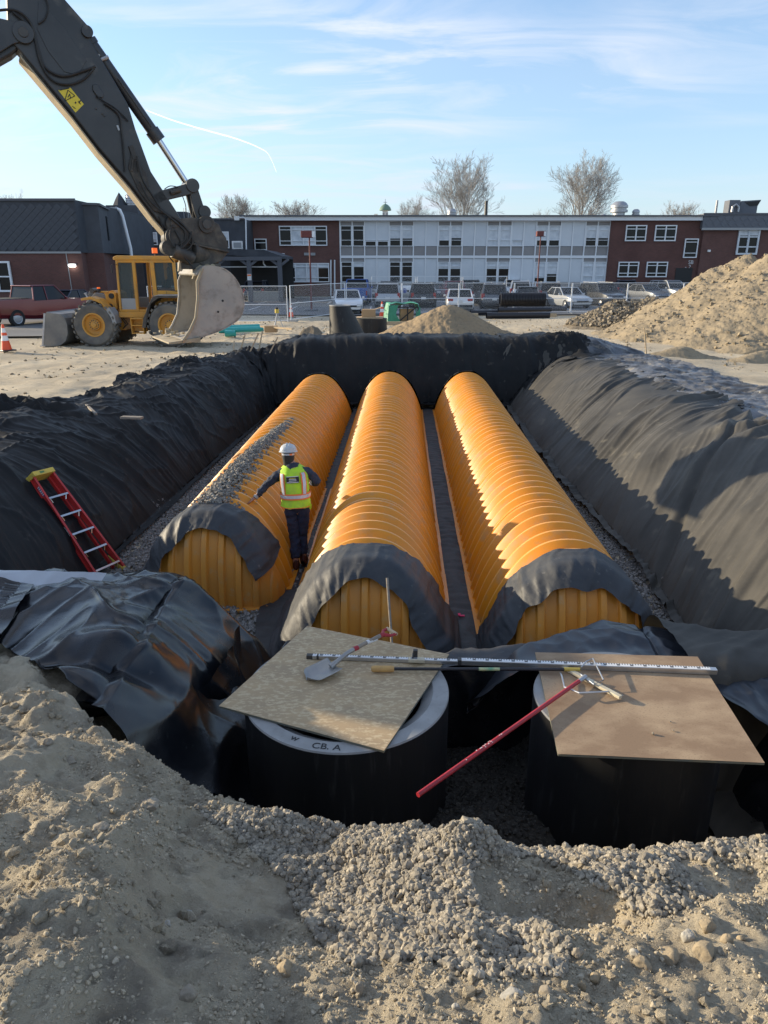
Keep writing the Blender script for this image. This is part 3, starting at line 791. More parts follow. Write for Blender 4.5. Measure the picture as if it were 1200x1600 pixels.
# glossy black liner over the dyke at the left front
def f_liner(u, v):
    x = -4.6 + u * 3.75
    ytop = it(x, [-4.6, -3.7, -2.1, -1.6, -1.2, -.85], [6.25, 6.35, 6.85, 6.75, 6.4, 6.0])
    ybot = it(x, [-4.6, -3.3, -2.9, -2.3, -1.9, -1.55, -1.2, -.85], [5.7, 4.95, 4.7, 4.2, 3.85, 3.65, 3.9, 4.2])
    y = ytop + (ybot - ytop) * v
    z = base_h(x, y)
    z = np.where(x > -1.9, np.maximum(z, .02 - np.clip(x + 1.9, 0, 2) * .95 - .25 * np.clip(x + 1.5, 0, 2) - 1.7 * np.clip(y - 6.0, 0, 9)), z)
    return x, y, z + .06
def d_liner(u, v, X, Y, Z):
    q = X * .8 + Y * .9 + .4 * fbm(X * .7, Y * .7, 2, 110)
    r = X * .9 - Y * .6
    q = q + .45 * perlin(X * .9 + 3, Y * .9, 118); r = r + .45 * perlin(X * .8, Y * .8 + 5, 119)
    f = .15 * fbm(q * .6, r * .5, 2, 111, .35) + .045 * fold(q * .8 + 2, r * .45, 112, 2, 1.6) * sstep(5.9, 5.2, Y) + .03 * fold(r * 1.0 + 3, q * .5, 113, 2.0, 1.8) * sstep(6.0, 5.3, Y) + .006 * fbm(q * 4, r * 4, 2, 115) + .03 * fold(q * 1.3, r * .5, 114, 7, 1.0) + .018 * fold(r * 2.2 + 1, q * .9, 116, 6, 1.0)
    # vertical folds where it hangs into the hole
    hang = sstep(-2.0, -1.4, X)
    f = f * (1 - .5 * hang) + hang * .07 * (ridge(X * 2.4, Y * .5, 1, 117) - .5)
    # two deep pockets
    f = f + .10 * np.exp(-(((X + 2.05) / .28) ** 2 + ((Y - 4.65) / .16) ** 2)) - .09 * np.exp(-(((X + 1.95) / .3) ** 2 + ((Y - 4.42) / .12) ** 2))
    return np.maximum(f, -.03) + .03
sheet("plastic_liner", f_liner, 300, 170, d_liner, K['liner'], "glossy black plastic liner folded over the bank at the left front of the pit", "plastic sheet")
# flat sheet over its back edge, sky reflection painted into its pale colour
def f_flat(u, v):
    x = -5.4 + u * 2.9
    y = 5.95 - .08 * u - v * (.85 - .5 * u)
    return x, y, np.maximum(base_h(x, y), .02) + .15 - .04 * v - .02 * u
K['sheensheet'] = mat("sky_sheen_sheeting", (0.42, 0.43, 0.45), 0.30, col2=(.32, .33, .345), nscale=1.2, bump=.15, bscale=3, bdist=.02)
sheet("plastic_sheet", f_flat, 120, 50, lambda u, v, X, Y, Z: .02 * ridge(X * .7 + Y, Y * 1.0, 1, 121) + .004 * ridge(X * 5, Y * 2, 2, 122), K['sheensheet'], "smooth sheet with painted pale sky sheen along the back edge of the glossy black liner", "plastic sheet")
# overlapping strip with taped seam at the far left
def f_strip(u, v):
    x = -4.4 + u * 1.35 + .3 * v
    y = 5.85 - v * 1.35 - .2 * u
    return x, y, np.maximum(base_h(x, y), .02) + .135 + .03 * np.sin(u * 3)
sheet("plastic_liner", f_strip, 80, 80, lambda u, v, X, Y, Z: .04 * ridge(X * 1.3 - Y * .6, Y, 2, 131) + .012 * (np.abs(u - .86) < .04) * np.sin(v * 140), K['liner'], "second strip of black liner with a stitched edge at the left edge of the picture", "plastic sheet")

# liner on the right, behind and beside the particle board
def f_linr(u, v):
    x = .75 + u * 4.4
    yt = it(x, [.75, 1.3, 2.0, 2.5, 3.2, 4.0, 5.2], [5.35, 5.5, 5.85, 5.75, 5.2, 4.9, 4.5])
    yb = it(x, [.75, 1.3, 2.4, 2.75, 3.1, 5.2], [5.15, 5.1, 5.0, 4.45, 4.1, 3.6])
    y = yt + (yb - yt) * v
    z = -.32 + .05 * np.exp(-((x - 2.1) / .5) ** 2) + .12 * sstep(2.6, 4.5, x) - .12 * v * sstep(2.3, 3, x)
    z = np.maximum(z, base_h(x, y) + .075)
    z = z - .55 * sstep(1.3, .7, x) * (1 - v * .3) - .10 * (v < .04)
    return x, y, z
K['liner_s'] = mat("smooth_black_liner", (0.018, 0.021, 0.028), 0.30, col2=(.045, .048, .054), nscale=2.2, ncon=(.45, .72), col3=(.12, .12, .115), n3=40, c3=(.68, .8), bump=.08, bscale=5, bdist=.02)
sheet("plastic_liner", f_linr, 240, 90, lambda u, v, X, Y, Z: .035 * ridge(X * 1.1 + Y * .4, Y * .8, 2, 141) + .01 * ridge(X * 4, Y * 2, 2, 143) - .05 * np.exp(-((X - 2.32) / .025) ** 2), K['liner_s'], "smooth dark plastic liner running behind the particle board to the right edge", "plastic sheet")
# dark fabric on the floor between chambers and at the foot of the middle row
def f_floor(u, v):
    y = 6.2 + u * 15
    a = chx(1, y) + .89; c = chx(2, y) - .89
    x = a + (c - a) * v
    return x, y, np.full_like(x, -1.205) + .03 * np.sin(v * np.pi)
sheet("fabric_strip", f_floor, 420, 16, lambda u, v, X, Y, Z: .016 * ridge(Y * 5 + X, X * 2, 2, 151), K['strip'], "wrinkled dark fabric strip on the floor between the middle and right chamber rows", "fabric sheet")
def f_floor2(u, v):
    y = 6.4 + u * 14.4
    c = chx(1, y) - .89; a = np.where(y < 9, c - .42 + .06 * np.sin(y * 3), chx(0, y) + .89)
    x = a + (c - a) * v
    return x, y, np.full_like(x, -1.20) + .012 * np.sin(v * np.pi) + .035 * sstep(12.5, 13.5, y) + .02 * (y < 8.4)
sheet("fabric_strip", f_floor2, 400, 14, lambda u, v, X, Y, Z: .014 * ridge(Y * 4 + X, X * 2, 2, 153), K['strip'], "dark fabric strip at the foot of the left side of the middle chamber row", "fabric sheet")
def f_fold(u, v):
    x = -1.35 + u * .62; y = 6.0 - v * .75 + .5 * u
    return x, y, -1.15 + .40 * np.abs(np.sin(u * 7.5)) * (1 - .6 * v) + .35 * sstep(.3, 1, v) * (1 - u)
sheet("plastic_flap", f_fold, 90, 50, lambda u, v, X, Y, Z: .03 * ridge(X * 5, Y * 2, 2, 155), K['liner'], "upright folded flap of black liner left of the strand board on the pit floor", "plastic sheet")
mk = MB(); a = gz(452, 951, -1.15); mk.box(a, (.07, .03, .01)); mk.box(a + Vector((.03, .03, 0)), (.02, .05, .012))
tag(mk.build("paint_mark", K['pink']), "small pink marking on the floor fabric left of the middle chamber row", "marking")
mk = MB(); a = gz(722, 962, -1.15); mk.box(a, (.06, .03, .01)); mk.box(a + Vector((-.03, .03, 0)), (.03, .05, .012))
tag(mk.build("paint_mark", K['pink']), "small pink marking on the fabric strip between middle and right rows", "marking")

# ------------------------------------------------------------------ orange infiltration chambers
def arch(t):
    """t 0..1 along the arch from left foot to right foot"""
    a = np.pi * (1 - t)
    x = np.sign(np.cos(a)) * np.abs(np.cos(a)) ** .86
    z = np.abs(1 - np.abs(x) ** 2.25) ** (1 / 1.25)
    return x, z
def chamber_mesh():
    nt = 57
    t = np.linspace(0, 1, nt); ax, az = arch(t)
    pitch = SEG / 7.0
    ys, rs = [], []
    for k in range(7):
        y0 = k * pitch
        small = (k == 6)
        pr = [(0, 0), (.030, 0), (.108, .074), (.116, .080), (.146, .080), (.154, .074), (.232, 0)]
        if small: pr = [(0, 0), (.02, .001), (.072, .056), (.078, .060), (.126, .060), (.134, .056), (.146, .036), (.154, .036), (.166, .056), (.172, .060), (.216, .060), (.222, .056), (.268, .004)]
        for a, c in pr: ys.append(y0 + a * pitch / .284); rs.append(c)
    ys.append(SEG); rs.append(0)
    ys, rs = np.array(ys), np.array(rs) - .055
    V = []
    for y, r in zip(ys, rs):
        V.append(np.stack([ax * (CH_W + r * .8), np.full(nt, y), az * (CH_HT + r)], 1))
    V = np.concatenate(V); F = grid_faces(len(ys), nt)
    # foot flange on both sides
    fl = []
    base = len(V); extra = []
    for s, kx in ((-1, 0), (1, nt - 1)):
        b0 = base + len(extra)
        for y in np.linspace(0, SEG, 29):
            w = .052 + .006 * (int(y * 29) % 2)
            extra += [(s * (CH_W - .05), y, .0), (s * (CH_W + w), y, .0), (s * (CH_W + w), y, .035), (s * (CH_W - .02), y, .03)]
        for k in range(28):
            for j in range(3):
                a = b0 + k * 4 + j; fl.append((a, a + 1, a + 5, a + 4))
    V = np.concatenate([V, np.array(extra)]); F = np.concatenate([F, np.array(fl)])
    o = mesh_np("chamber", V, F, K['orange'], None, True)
    o.data.set_sharp_from_angle(angle=R(22))
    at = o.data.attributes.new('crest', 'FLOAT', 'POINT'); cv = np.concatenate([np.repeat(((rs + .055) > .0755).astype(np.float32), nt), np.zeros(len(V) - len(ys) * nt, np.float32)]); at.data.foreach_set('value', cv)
    return o
def cap_y(xx, zz, D=.52):
    """how far the end cap bulges forward at (x, z) in chamber units"""
    ax = np.clip(np.abs(xx) / CH_W, 0, .999)
    za = CH_HT * np.abs(1 - ax ** 2.25) ** (1 / 1.25)
    t = np.clip(zz / np.maximum(za, 1e-3), 0, 1)
    return D * np.sqrt(np.clip(1 - t ** 2.2, 0, 1)) * (1 - ax ** 5) ** .5
def cap_mesh():
    nu, nv = 185, 30
    u = np.linspace(-1, 1, nu); v = np.linspace(0, 1, nv)
    U, Vv = np.meshgrid(u, v, indexing='ij')
    x = U * CH_W * .985
    za = CH_HT * .985 * np.abs(1 - np.abs(U * .985) ** 2.25) ** (1 / 1.25)
    tt = 1 - (1 - Vv) ** 1.6
    z = tt * za
    y = -cap_y(x, z)
    ph = (x / .205 + .5) % 1.0
    tri = np.clip((np.abs(ph - .5) - .16) / .07, 0, 1)   # 0 rib, 1 valley
    amp = .055 * (1 - tri) * sstep(1.0, .80, tt) * (1 - .6 * np.abs(U) ** 3)
    y = y - amp
    x = x * (1 + amp * .3)
    o = mesh_np("end_cap", np.stack([x.ravel(), y.ravel(), z.ravel()], 1), grid_faces(nu, nv), K['orange_cap'], None, True)
    o.data.set_sharp_from_angle(angle=R(30))
    # floor flange
    return o
def cap_flange():
    b = MB(); n = 60; top, bot = [], []
    for k in range(n + 1):
        u = -1 + 2 * k / n; x = u * CH_W
        y = -float(cap_y(np.array(x * .99), np.array(0.0))) - .05
        top.append((x, y - .05, .03)); bot.append((x * .9, y * .55, .03))
    for k in range(n):
        b.quad(top[k], top[k + 1], bot[k + 1], bot[k])
        a, c = top[k], top[k + 1]
        b.quad((a[0], a[1], 0), (c[0], c[1], 0), c, a)
    return b.build("floor_flange", K['orange_cap'], smooth=True)
row_names = ["left row of orange ribbed arch chambers with a ridge of gravel on its crest", "middle row of orange ribbed arch chambers between the two other rows",
             "right row of orange ribbed arch chambers next to the sunlit slope"]
ch0 = cap0 = fl0 = None
ROWS = []
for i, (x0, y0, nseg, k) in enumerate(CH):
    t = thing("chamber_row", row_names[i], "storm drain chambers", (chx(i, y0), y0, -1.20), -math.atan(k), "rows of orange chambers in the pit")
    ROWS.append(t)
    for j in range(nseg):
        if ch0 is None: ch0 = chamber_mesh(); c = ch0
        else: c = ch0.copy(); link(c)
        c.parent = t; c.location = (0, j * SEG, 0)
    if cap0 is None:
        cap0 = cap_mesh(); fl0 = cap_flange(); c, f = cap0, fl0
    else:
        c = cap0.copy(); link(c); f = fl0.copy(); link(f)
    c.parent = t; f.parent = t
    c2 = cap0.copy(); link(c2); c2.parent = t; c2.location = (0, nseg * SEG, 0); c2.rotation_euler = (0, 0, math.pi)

# fabric strips wrapped over the near and far ends
def wrap(i, near, t0, t1, back, rin, seed, label, slack=.014, tw=None, m=None, flare=0.0, flare2=0.0):
    x0, y0, nseg, k = CH[i]
    n = 150; nv = 44
    u, v = np.meshgrid(np.linspace(t0, t1, n), np.linspace(0, 1, nv), indexing='ij')
    ax, az = arch(np.clip(u, 0, 1))
    bk = it(u, [0, .5, 1], [back[0], back[1], back[2]]) + .05 * fbm(u * 6, v * 0, 2, seed)
    ri = it(u, [0, .25, .5, .75, 1], rin) + .04 * fbm(u * 9, v * 0 + 4, 2, seed + 1)
    sp = .45
    body = v < sp
    yb = bk * (1 - v / sp)
    rr = 1 - (1 - ri) * (v - sp) / (1 - sp)
    scale = np.where(body, 1.0, rr)
    X = ax * CH_W * scale; Zz = az * CH_HT * scale
    yc = -cap_y(X, Zz)
    Y = np.where(body, yb, yc)
    # the cloth cannot follow the sharp shoulder: relax it
    for _ in range(14):
        for A in (X, Y, Zz):
            A[:, 1:-1] = (A[:, :-2] + 2 * A[:, 1:-1] + A[:, 2:]) / 4
    P = np.stack([X, Y, Zz], 2)
    if not near: P[..., 1] = nseg * SEG - P[..., 1]; P[..., 0] *= 1
    du = np.gradient(P, axis=0); dv = np.gradient(P, axis=1)
    nn = np.cross(du, dv); nn /= np.linalg.norm(nn, axis=2)[..., None] + 1e-9
    cen = P - np.array([0, P[..., 1].mean(), .3]); flip = np.sign((nn * cen).sum(2)); nn *= flip[..., None]
    w = slack + .020 * ridge(u * 9 + .5 * v, v * .6, 2, seed + 5) + .012 * ridge(u * 24 + v, v * .8, 3, seed + 7) + flare * sstep(.22, .0, u) + flare2 * sstep(.80, 1., u)
    w = w + .035 * v ** 2 * np.abs(np.sin(u * 11 + seed + 2 * v)) ** .6
    w = np.maximum(w, .034) + .055 * sstep(.42, .62, v)
    P = P + nn * w[..., None]
    P[..., 2] = np.maximum(P[..., 2], .015)
    a = -math.atan(k)
    ox, oy = chx(i, y0), y0
    Xw = ox + P[..., 0] * math.cos(a) - P[..., 1] * math.sin(a)
    Yw = oy + P[..., 0] * math.sin(a) + P[..., 1] * math.cos(a)
    o = mesh_np("fabric_wrap", np.stack([Xw.ravel(), Yw.ravel(), (P[..., 2] - 1.2).ravel()], 1), grid_faces(n, nv), m or K['wrap'])
    return tag(o, label, "fabric sheet")
wrap(0, True, .0, .80, (.20, .12, .45), [.74, .74, .84, .76, .74], 201, "grey black fabric strip draped over the near end of the left chamber row", flare=.14)
wrap(1, True, 0, 1, (.95, .20, .75), [.66, .76, .84, .74, .66], 205, "dusty fabric strip over the near end of the middle chamber row", flare=.13, flare2=.10)
wrap(2, True, 0, 1, (.25, .12, .55), [.78, .84, .80, .80, .86], 209, "blue grey fabric strip over the near end of the right chamber row", flare=.03, flare2=.08)
for i, s in enumerate(("left", "middle", "right")):
    wrap(i, False, 0, 1, (.10, .10, .10), [.5, .5, .5, .5, .5], 220 + i * 3, "thin dark fabric edge over the far end of the %s chamber row" % s, m=K['geo'])

# gravel ridge on the left row
n = 4200
yy = rng.uniform(8.55, 14.2, n)
cx_ = chx(0, yy) - .06 + .20 * sstep(10.5, 14.2, yy)
wd = it(yy, [8.5, 9.3, 12, 14.2], [.30, .24, .15, .06]) * (1 + .3 * np.sin(yy * 2 * np.pi / (SEG / 7)))
xx = cx_ + rng.normal(0, 1, n) * wd * .62
hgt = it(yy, [8.5, 9.5, 13, 14.3], [.10, .12, .08, .01]) * np.exp(-((xx - cx_) / (wd + .02)) ** 2)
axn = np.clip(np.abs(xx - chx(0, yy)) / CH_W, 0, 1)
zz = -1.2 + (CH_HT - .045) * np.abs(1 - axn ** 2.25) ** .8 + hgt * rng.uniform(0, 1, n) ** .5
K['drygravel'] = gravel_mat("pale_crushed_stone", (0.27, 0.25, 0.215), (0.18, 0.17, 0.155), (0.36, 0.33, 0.28), 26)
o = stones("gravel_ridge", np.stack([xx, yy, zz], 1), rng.uniform(.015, .028, n), K['drygravel'], CUBE, .22, .8)
tag(o, "narrow ridge of crushed stone lying along the crest of the left chamber row", None, None, "stuff")
# ------------------------------------------------------------------ concrete manholes, boards and tools
def manhole(cx, cy, label, r=.755, top=-.15, bot=-1.5):
    t = thing("manhole_barrel", label, "manhole", (cx, cy, bot), 0, "coated concrete manholes at the near end of the pit")
    H = top - bot
    b = MB(); b.lathe([(r, 0), (r, H - .012)], n=96); b.build("coated_wall", K['tar'], t, smooth=True)
    ri = r - .20
    b = MB(); b.lathe([(r, H - .012), (r - .006, H), (r - .115, H), (r - .125, H - .015), (r - .155, H - .035), (r - .185, H - .042), (ri, H - .055), (ri, .4)], n=96)
    b.build("concrete_rim", K['concrete'], t, smooth=True, angle=30)
    b = MB(); b.lathe([(ri, .4), (0.001, .4)], n=48); b.build("bench", K['concrete'], t)
    return t
mh1 = manhole(-.275, 4.56, "black coated concrete manhole with chalk grey rim under the flaky strand board")
mh2 = manhole(1.76, 4.42, "black coated concrete manhole under the brown particle board at the right", r=.665)
# handwriting on the rim and lifting knob
K['ink'] = mat("black_marker", (0.03, 0.03, 0.03), .8)
text_obj("marker_writing", "CB. A", .08, K['ink'], mh1, (-.10, -.69, 1.352), (0, 0, R(-8)), depth=.001)
text_obj("marker_writing", "w", .08, K['ink'], mh1, (-.315, -.60, 1.352), (0, 0, R(-27)), depth=.001)
b = MB(); b.lathe([(.045, 0), (.05, .02), (.035, .05), (.001, .055)], n=12); o = b.build("mortar_lump", K['concrete'], mh2, smooth=True)
p = gz(1080, 1262, 0) ; o.location = (.22, -.635, .45); o.rotation_euler = (R(90), 0, 0)

def board(name, pts, z, th, m, label, wav=.003, nl=14):
    """sheet board with slightly uneven faces; pts: four corners in order"""
    a, b_, c, d = [Vector(p) for p in pts]
    cen = (a + b_ + c + d) / 4
    t = thing(name, label, "board", (cen.x, cen.y, z))
    n = nl; P = []
    for i in range(n + 1):
        for j in range(n + 1):
            u, v = i / n, j / n
            p = (a * (1 - u) + b_ * u) * (1 - v) + (d * (1 - u) + c * u) * v - cen
            P.append((p.x, p.y, th + wav * (1 + float(fbm(np.array(u * 2.), np.array(v * 2.), 2, 7)))))
    top = mesh_np("face", P, grid_faces(n + 1, n + 1), m, t, True)
    e = MB(); q = [Vector((p.x - cen.x, p.y - cen.y, 0)) for p in (a, b_, c, d)]
    q = [p * .9992 for p in q]
    e.prism(q, (0, 0, th - .0015)); e.build("edge", K['edge'], t)
    return t
c1 = [gz(*p, -.13) for p in ((480, 978), (342, 1103), (600, 1173), (702, 1022))]
board("strand_board", c1, -.147, .014, K['osb'], "square flaky strand board lying across the left manhole with a shovel on it")
c2 = [gz(*p, -.13) for p in ((836, 1019), (1090, 1026), (1195, 1192), (872, 1178))]
board("particle_board", c2, -.147, .014, K['chip'], "brown particle board covering the right manhole with a rake on it")
bt = -.128
rr_ = [(726, 772, .011), (756, 764, .008), (758, 762, .006)]
for k, (px, py, s) in enumerate(((1020, 1147, .013), (1052, 1142, .009), (1048, 1128, .007))):
    stones("stone", np.array([gz(px, py, bt)]), np.array([s]), K['rock'])
    o = COL.objects[-1] if False else bpy.context.scene.objects[-1]
for o in [o for o in scene.objects if o.name.startswith("stone")]:
    pass
lab = ["larger pale pebble on the particle board nearest its front edge", "small pebble right beside the larger pebble on the particle board", "tiny pebble farthest back of three on the particle board"]
for o, l in zip([o for o in scene.objects if o.name.split('.')[0] == "stone"], lab): tag(o, l, "pebble")

# levelling staff: two square tubes with printed scale
def scale_mat():
    m = bpy.data.materials.new("printed_scale"); m.use_nodes = True
    N, L = m.node_tree.nodes, m.node_tree.links; b = N["Principled BSDF"]; b.inputs["Roughness"].default_value = .45
    tc = N.new("ShaderNodeTexCoord"); sp = N.new("ShaderNodeSeparateXYZ"); L.new(tc.outputs["Object"], sp.inputs[0])
    def mt(op, a, c):
        n = N.new("ShaderNodeMath"); n.operation = op
        for k, v in ((0, a), (1, c)):
            if isinstance(v, (int, float)): n.inputs[k].default_value = v
            else: L.new(v, n.inputs[k])
        return n.outputs[0]
    fr = mt('FRACT', mt('MULTIPLY', sp.outputs[0], 50.0), 0)
    fr2 = mt('FRACT', mt('MULTIPLY', sp.outputs[0], 10.0), 0)
    k = mt('MULTIPLY', mt('LESS_THAN', fr, .45), mt('GREATER_THAN', sp.outputs[1], .004))
    k2 = mt('MULTIPLY', mt('LESS_THAN', fr2, .25), mt('LESS_THAN', mt('ABSOLUTE', sp.outputs[1], 0), .012))
    mx = N.new("ShaderNodeMix"); mx.data_type = 'RGBA'; L.new(mt('MAXIMUM', k, k2), mx.inputs[0])
    mx.inputs[6].default_value = (.72, .72, .71, 1); mx.inputs[7].default_value = (.12, .12, .12, 1)
    L.new(mx.outputs[2], b.inputs["Base Color"]); return m
K['scale'] = scale_mat()
A, B = gz(480, 1021, -.085), gz(1120, 1045, -.085)
d = (B - A); L_ = d.length; rz = math.atan2(d.y, d.x)
t = thing("levelling_staff", "long silver levelling staff with black printed scale lying across both boards", "measuring staff", (A.x, A.y, -.126), rz)
b = MB(); b.box((.60, 0, .016), (1.2, .036, .030)); o = b.build("inner_tube", K['alu'], t, bevel=.003)
b = MB(); b.box((1.2 + (L_ - 1.2) / 2, 0, .021), (L_ - 1.2, .046, .042)); b.build("outer_tube", K['alu'], t, bevel=.003)
b = MB(); b.box((.62, 0, .0325), (1.12, .030, .001)); b.build("scale_face", K['scale'], t)
b = MB(); b.box((1.2 + (L_ - 1.2) / 2, 0, .0432), (L_ - 1.3, .040, .001)); b.build("scale_face", K['scale'], t)
b = MB(); b.box((.02, 0, .016), (.05, .040, .034)); b.box((.085, 0, .016), (.02, .040, .034)); b.build("end_cap", K['dark'], t, bevel=.004)
b = MB(); b.box((1.2, 0, .022), (.03, .052, .046)); b.build("joint_collar", K['dark'], t, bevel=.003)
# small receiver clamped on the staff
p = gz(651, 1028, -.09)
t = thing("laser_receiver", "small beige clamp and receiver clipped on the levelling staff near the board edge", "receiver", (p.x, p.y, -.10), rz)
b = MB(); b.box((0, -.03, .010), (.125, .045, .030)); b.build("body", K['cream'], t, bevel=.006)
b = MB(); b.box((-.01, .0, .045), (.035, .03, .075)); b.box((-.03, .0, .03), (.01, .08, .012)); b.build("clamp", K['dark'], t, bevel=.003)
b = MB(); b.box((-.02, -.03, .0255), (.05, .025, .002)); b.build("display", K['greymetal'], t)

# black pole with tan grip
A, B = gz(580, 1045, -.100), gz(906, 1046, -.095)
d = B - A; u = d.normalized()
t = thing("survey_pole", "black pole with tan foam grip and yellow tip in front of the levelling staff", "pole", A)
def P_(s): return u * s
Lp = d.length
b = MB(); b.cyl(P_(.17), P_(Lp - .12), .0125, n=12); b.build("shaft", K['blk_pl'], t, smooth=True)
b = MB(); b.tube([P_(-.0), P_(.01), P_(.03), P_(.15), P_(.175)], [.014, .023, .025, .025, .022], n=14); b.build("grip", mat("tan_foam", (.62, .38, .13), .8, col2=(.5, .3, .11), nscale=20), t, smooth=True)
b = MB(); b.cyl(P_(Lp - .12), P_(Lp), .0155, .014, n=12); b.build("tip", K['lyellow'], t, smooth=True)
b = MB(); b.cyl(P_(.82), P_(.98), .0131, n=12); b.build("label_sticker", mat("pale_label", (.55, .55, .28), .5, col2=(.15, .35, .2), nscale=20), t, smooth=True)

# long handled round shovel
S = gz(500, 1052, bt + .02); G = gz(612, 991, -.128 + .11)
d = G - S
t = thing("shovel", "short D handled round shovel with worn steel blade on the strand board", "shovel", (S.x, S.y, bt + .002))
dir2 = Vector((d.x, d.y, 0)).normalized(); side = Vector((-dir2.y, dir2.x, 0))
nu_, nv_ = 15, 13; V = []
for i in range(nu_):
    s = i / (nu_ - 1); L0 = -.12 + s * .26
    w = .105 * (1 - max(0, (.25 - s) / .25) ** 2.2 * .92) * (1 - .12 * max(0, s - .8) * 5 * .4)
    for j in range(nv_):
        q = -1 + 2 * j / (nv_ - 1)
        z = .010 + .028 * q * q + .02 * s * s - .004 * (1 - abs(q)) * (1 - s)
        p = dir2 * L0 + side * (w * q); V.append((p.x, p.y, z))
K['blade'] = mat("worn_blade_steel", (.30, .30, .30), .45, .6, col2=(.40, .38, .34), nscale=9)
bl = mesh_np("blade", V, grid_faces(nu_, nv_), K['blade'], t, True)
md = bl.modifiers.new("t", 'SOLIDIFY'); md.thickness = .003
e0 = dir2 * .10 + Vector((0, 0, .035))
hp = [e0, dir2 * .16 + Vector((0, 0, .06)), dir2 * .25 + Vector((0, 0, .095)), dir2 * .33 + Vector((0, 0, .11))]
gl = Vector((G.x - S.x, G.y - S.y, .135))
b = MB(); b.tube(hp, [.026, .019, .018, .018], n=12); b.build("socket", K['blade'], t, smooth=True)
sh_e = gl - dir2 * .12
b = MB(); b.tube([hp[-1], (hp[-1] + sh_e) / 2, sh_e], [.017, .016, .017], n=12); b.build("shaft", K['gwood'], t, smooth=True)
b = MB(); b.tube([hp[-1] - dir2 * .012, hp[-1] + dir2 * .03], [.0195, .0195], n=12)
b.tube([sh_e, sh_e + dir2 * .03, sh_e + dir2 * .07 + side * .05, gl + side * .055], [.019, .02, .012, .012], n=8)
b.tube([sh_e + dir2 * .03, sh_e + dir2 * .07 - side * .05, gl - side * .055], [.018, .012, .012], n=8)
b.build("grip_frame", K['steel_red'], t, smooth=True)
b = MB(); b.tube([gl + side * .062, gl - side * .062], [.015, .015], n=10); b.build("grip", K['wood'], t, smooth=True)
b = MB(); m_ = (hp[-1] + sh_e) * .5; b.tube([m_ - dir2 * .01, m_ + dir2 * .09], [.0172, .0176], n=12); b.build("paper_label", K['white'], t, smooth=True)

# landscape rake, red handle
Hn = gz(915, 1062, -.085); He = gz(653, 1248, -.105)
t = thing("landscape_rake", "wide toothed rake with cream bar and long red handle reaching over the hole", "rake", (Hn.x, Hn.y, bt))
def rel(p, z): return Vector((p.x - Hn.x, p.y - Hn.y, z))
a1, a2 = rel(gz(864, 1031, -.10), .012), rel(gz(970, 1090, -.10), .030)
b = MB(); b.bar(a1, a2, .036, .022); b.build("head_bar", K['cream'], t, bevel=.003)
ud = (a2 - a1).normalized(); td = Vector((ud.y, -ud.x, 0))
b = MB()
for k in range(17):
    p = a1.lerp(a2, .03 + .94 * k / 16)
    b.tube([p, p - td * .03 + Vector((0, 0, -.004)), p - td * .055 + Vector((0, 0, -.012))], [.003, .003, .002], n=5)
b.build("teeth", K['galv'], t, smooth=True)
hh_ = a1.lerp(a2, .5) + Vector((0, 0, .018))
hd = (rel(He, .05) - hh_)
def arm_(pts, r=.007):
    b = MB(); b.tube(pts, r, n=8); return b.build("brace", K['alu'], t, smooth=True)
q1 = rel(gz(876, 1048, -.09), .02); q2 = rel(gz(882, 1072, -.09), .03); q3 = rel(gz(905, 1084, -.09), .045); q4 = rel(gz(950, 1080, -.09), .035)
arm_([q1, q1 * .6 + q2 * .4 + Vector((0, 0, .01)), q2, q3, (q3 + q4) / 2 - Vector((0, .0, 0)), q4])
q5 = rel(gz(908, 1043, -.08), .05); q6 = rel(gz(926, 1030, -.07), .065); q7 = rel(gz(943, 1062, -.07), .055); q8 = rel(gz(928, 1068, -.08), .04); q9 = rel(gz(908, 1052, -.08), .035)
arm_([q5, (q5 + q6) / 2 + Vector((0, .02, 0)), q6, q7, q8, q9], .0055)
b = MB(); b.tube([hh_, hh_ + hd * .05], [.018, .016], n=12); b.build("socket", K['galv'], t, smooth=True)
b = MB(); b.tube([hh_ + hd * .045, hh_ + hd * .5, hh_ + hd], [.0155, .0155, .0155], n=14); b.build("handle", K['steel_red'], t, smooth=True)
K['chipw'] = mat("white_chips", (.75, .7, .68), .7)
b = MB()
for k in range(16):
    s = (.62 + .10 * random.random()) if k < 12 else random.random() * .9 + .05
    p = hh_ + hd * s; an = random.uniform(-.9, .9); up = Vector((0, 0, 1)) * math.cos(an) + Vector((.6, -.8, 0)) * math.sin(an)
    b.box(p + up.normalized() * .0158, (random.uniform(.004, .012), .006, .002), hd.to_track_quat('X', 'Z').to_matrix())
b.build("paint_chip", K['chipw'], t)
# grey stick standing against the middle end cap
b = MB(); p1 = gy(605, 903, 6.34); p2 = gy(612, 1002, 6.05)
p2 = p1 + (p2 - p1) * 2.0
b.tube([p1, (p1 + p2) / 2, p2], .013, n=8)
tag(b.build("wooden_stake", K['gwood'], smooth=True), "thin grey stick leaning on the fabric over the middle chamber end", "stake")

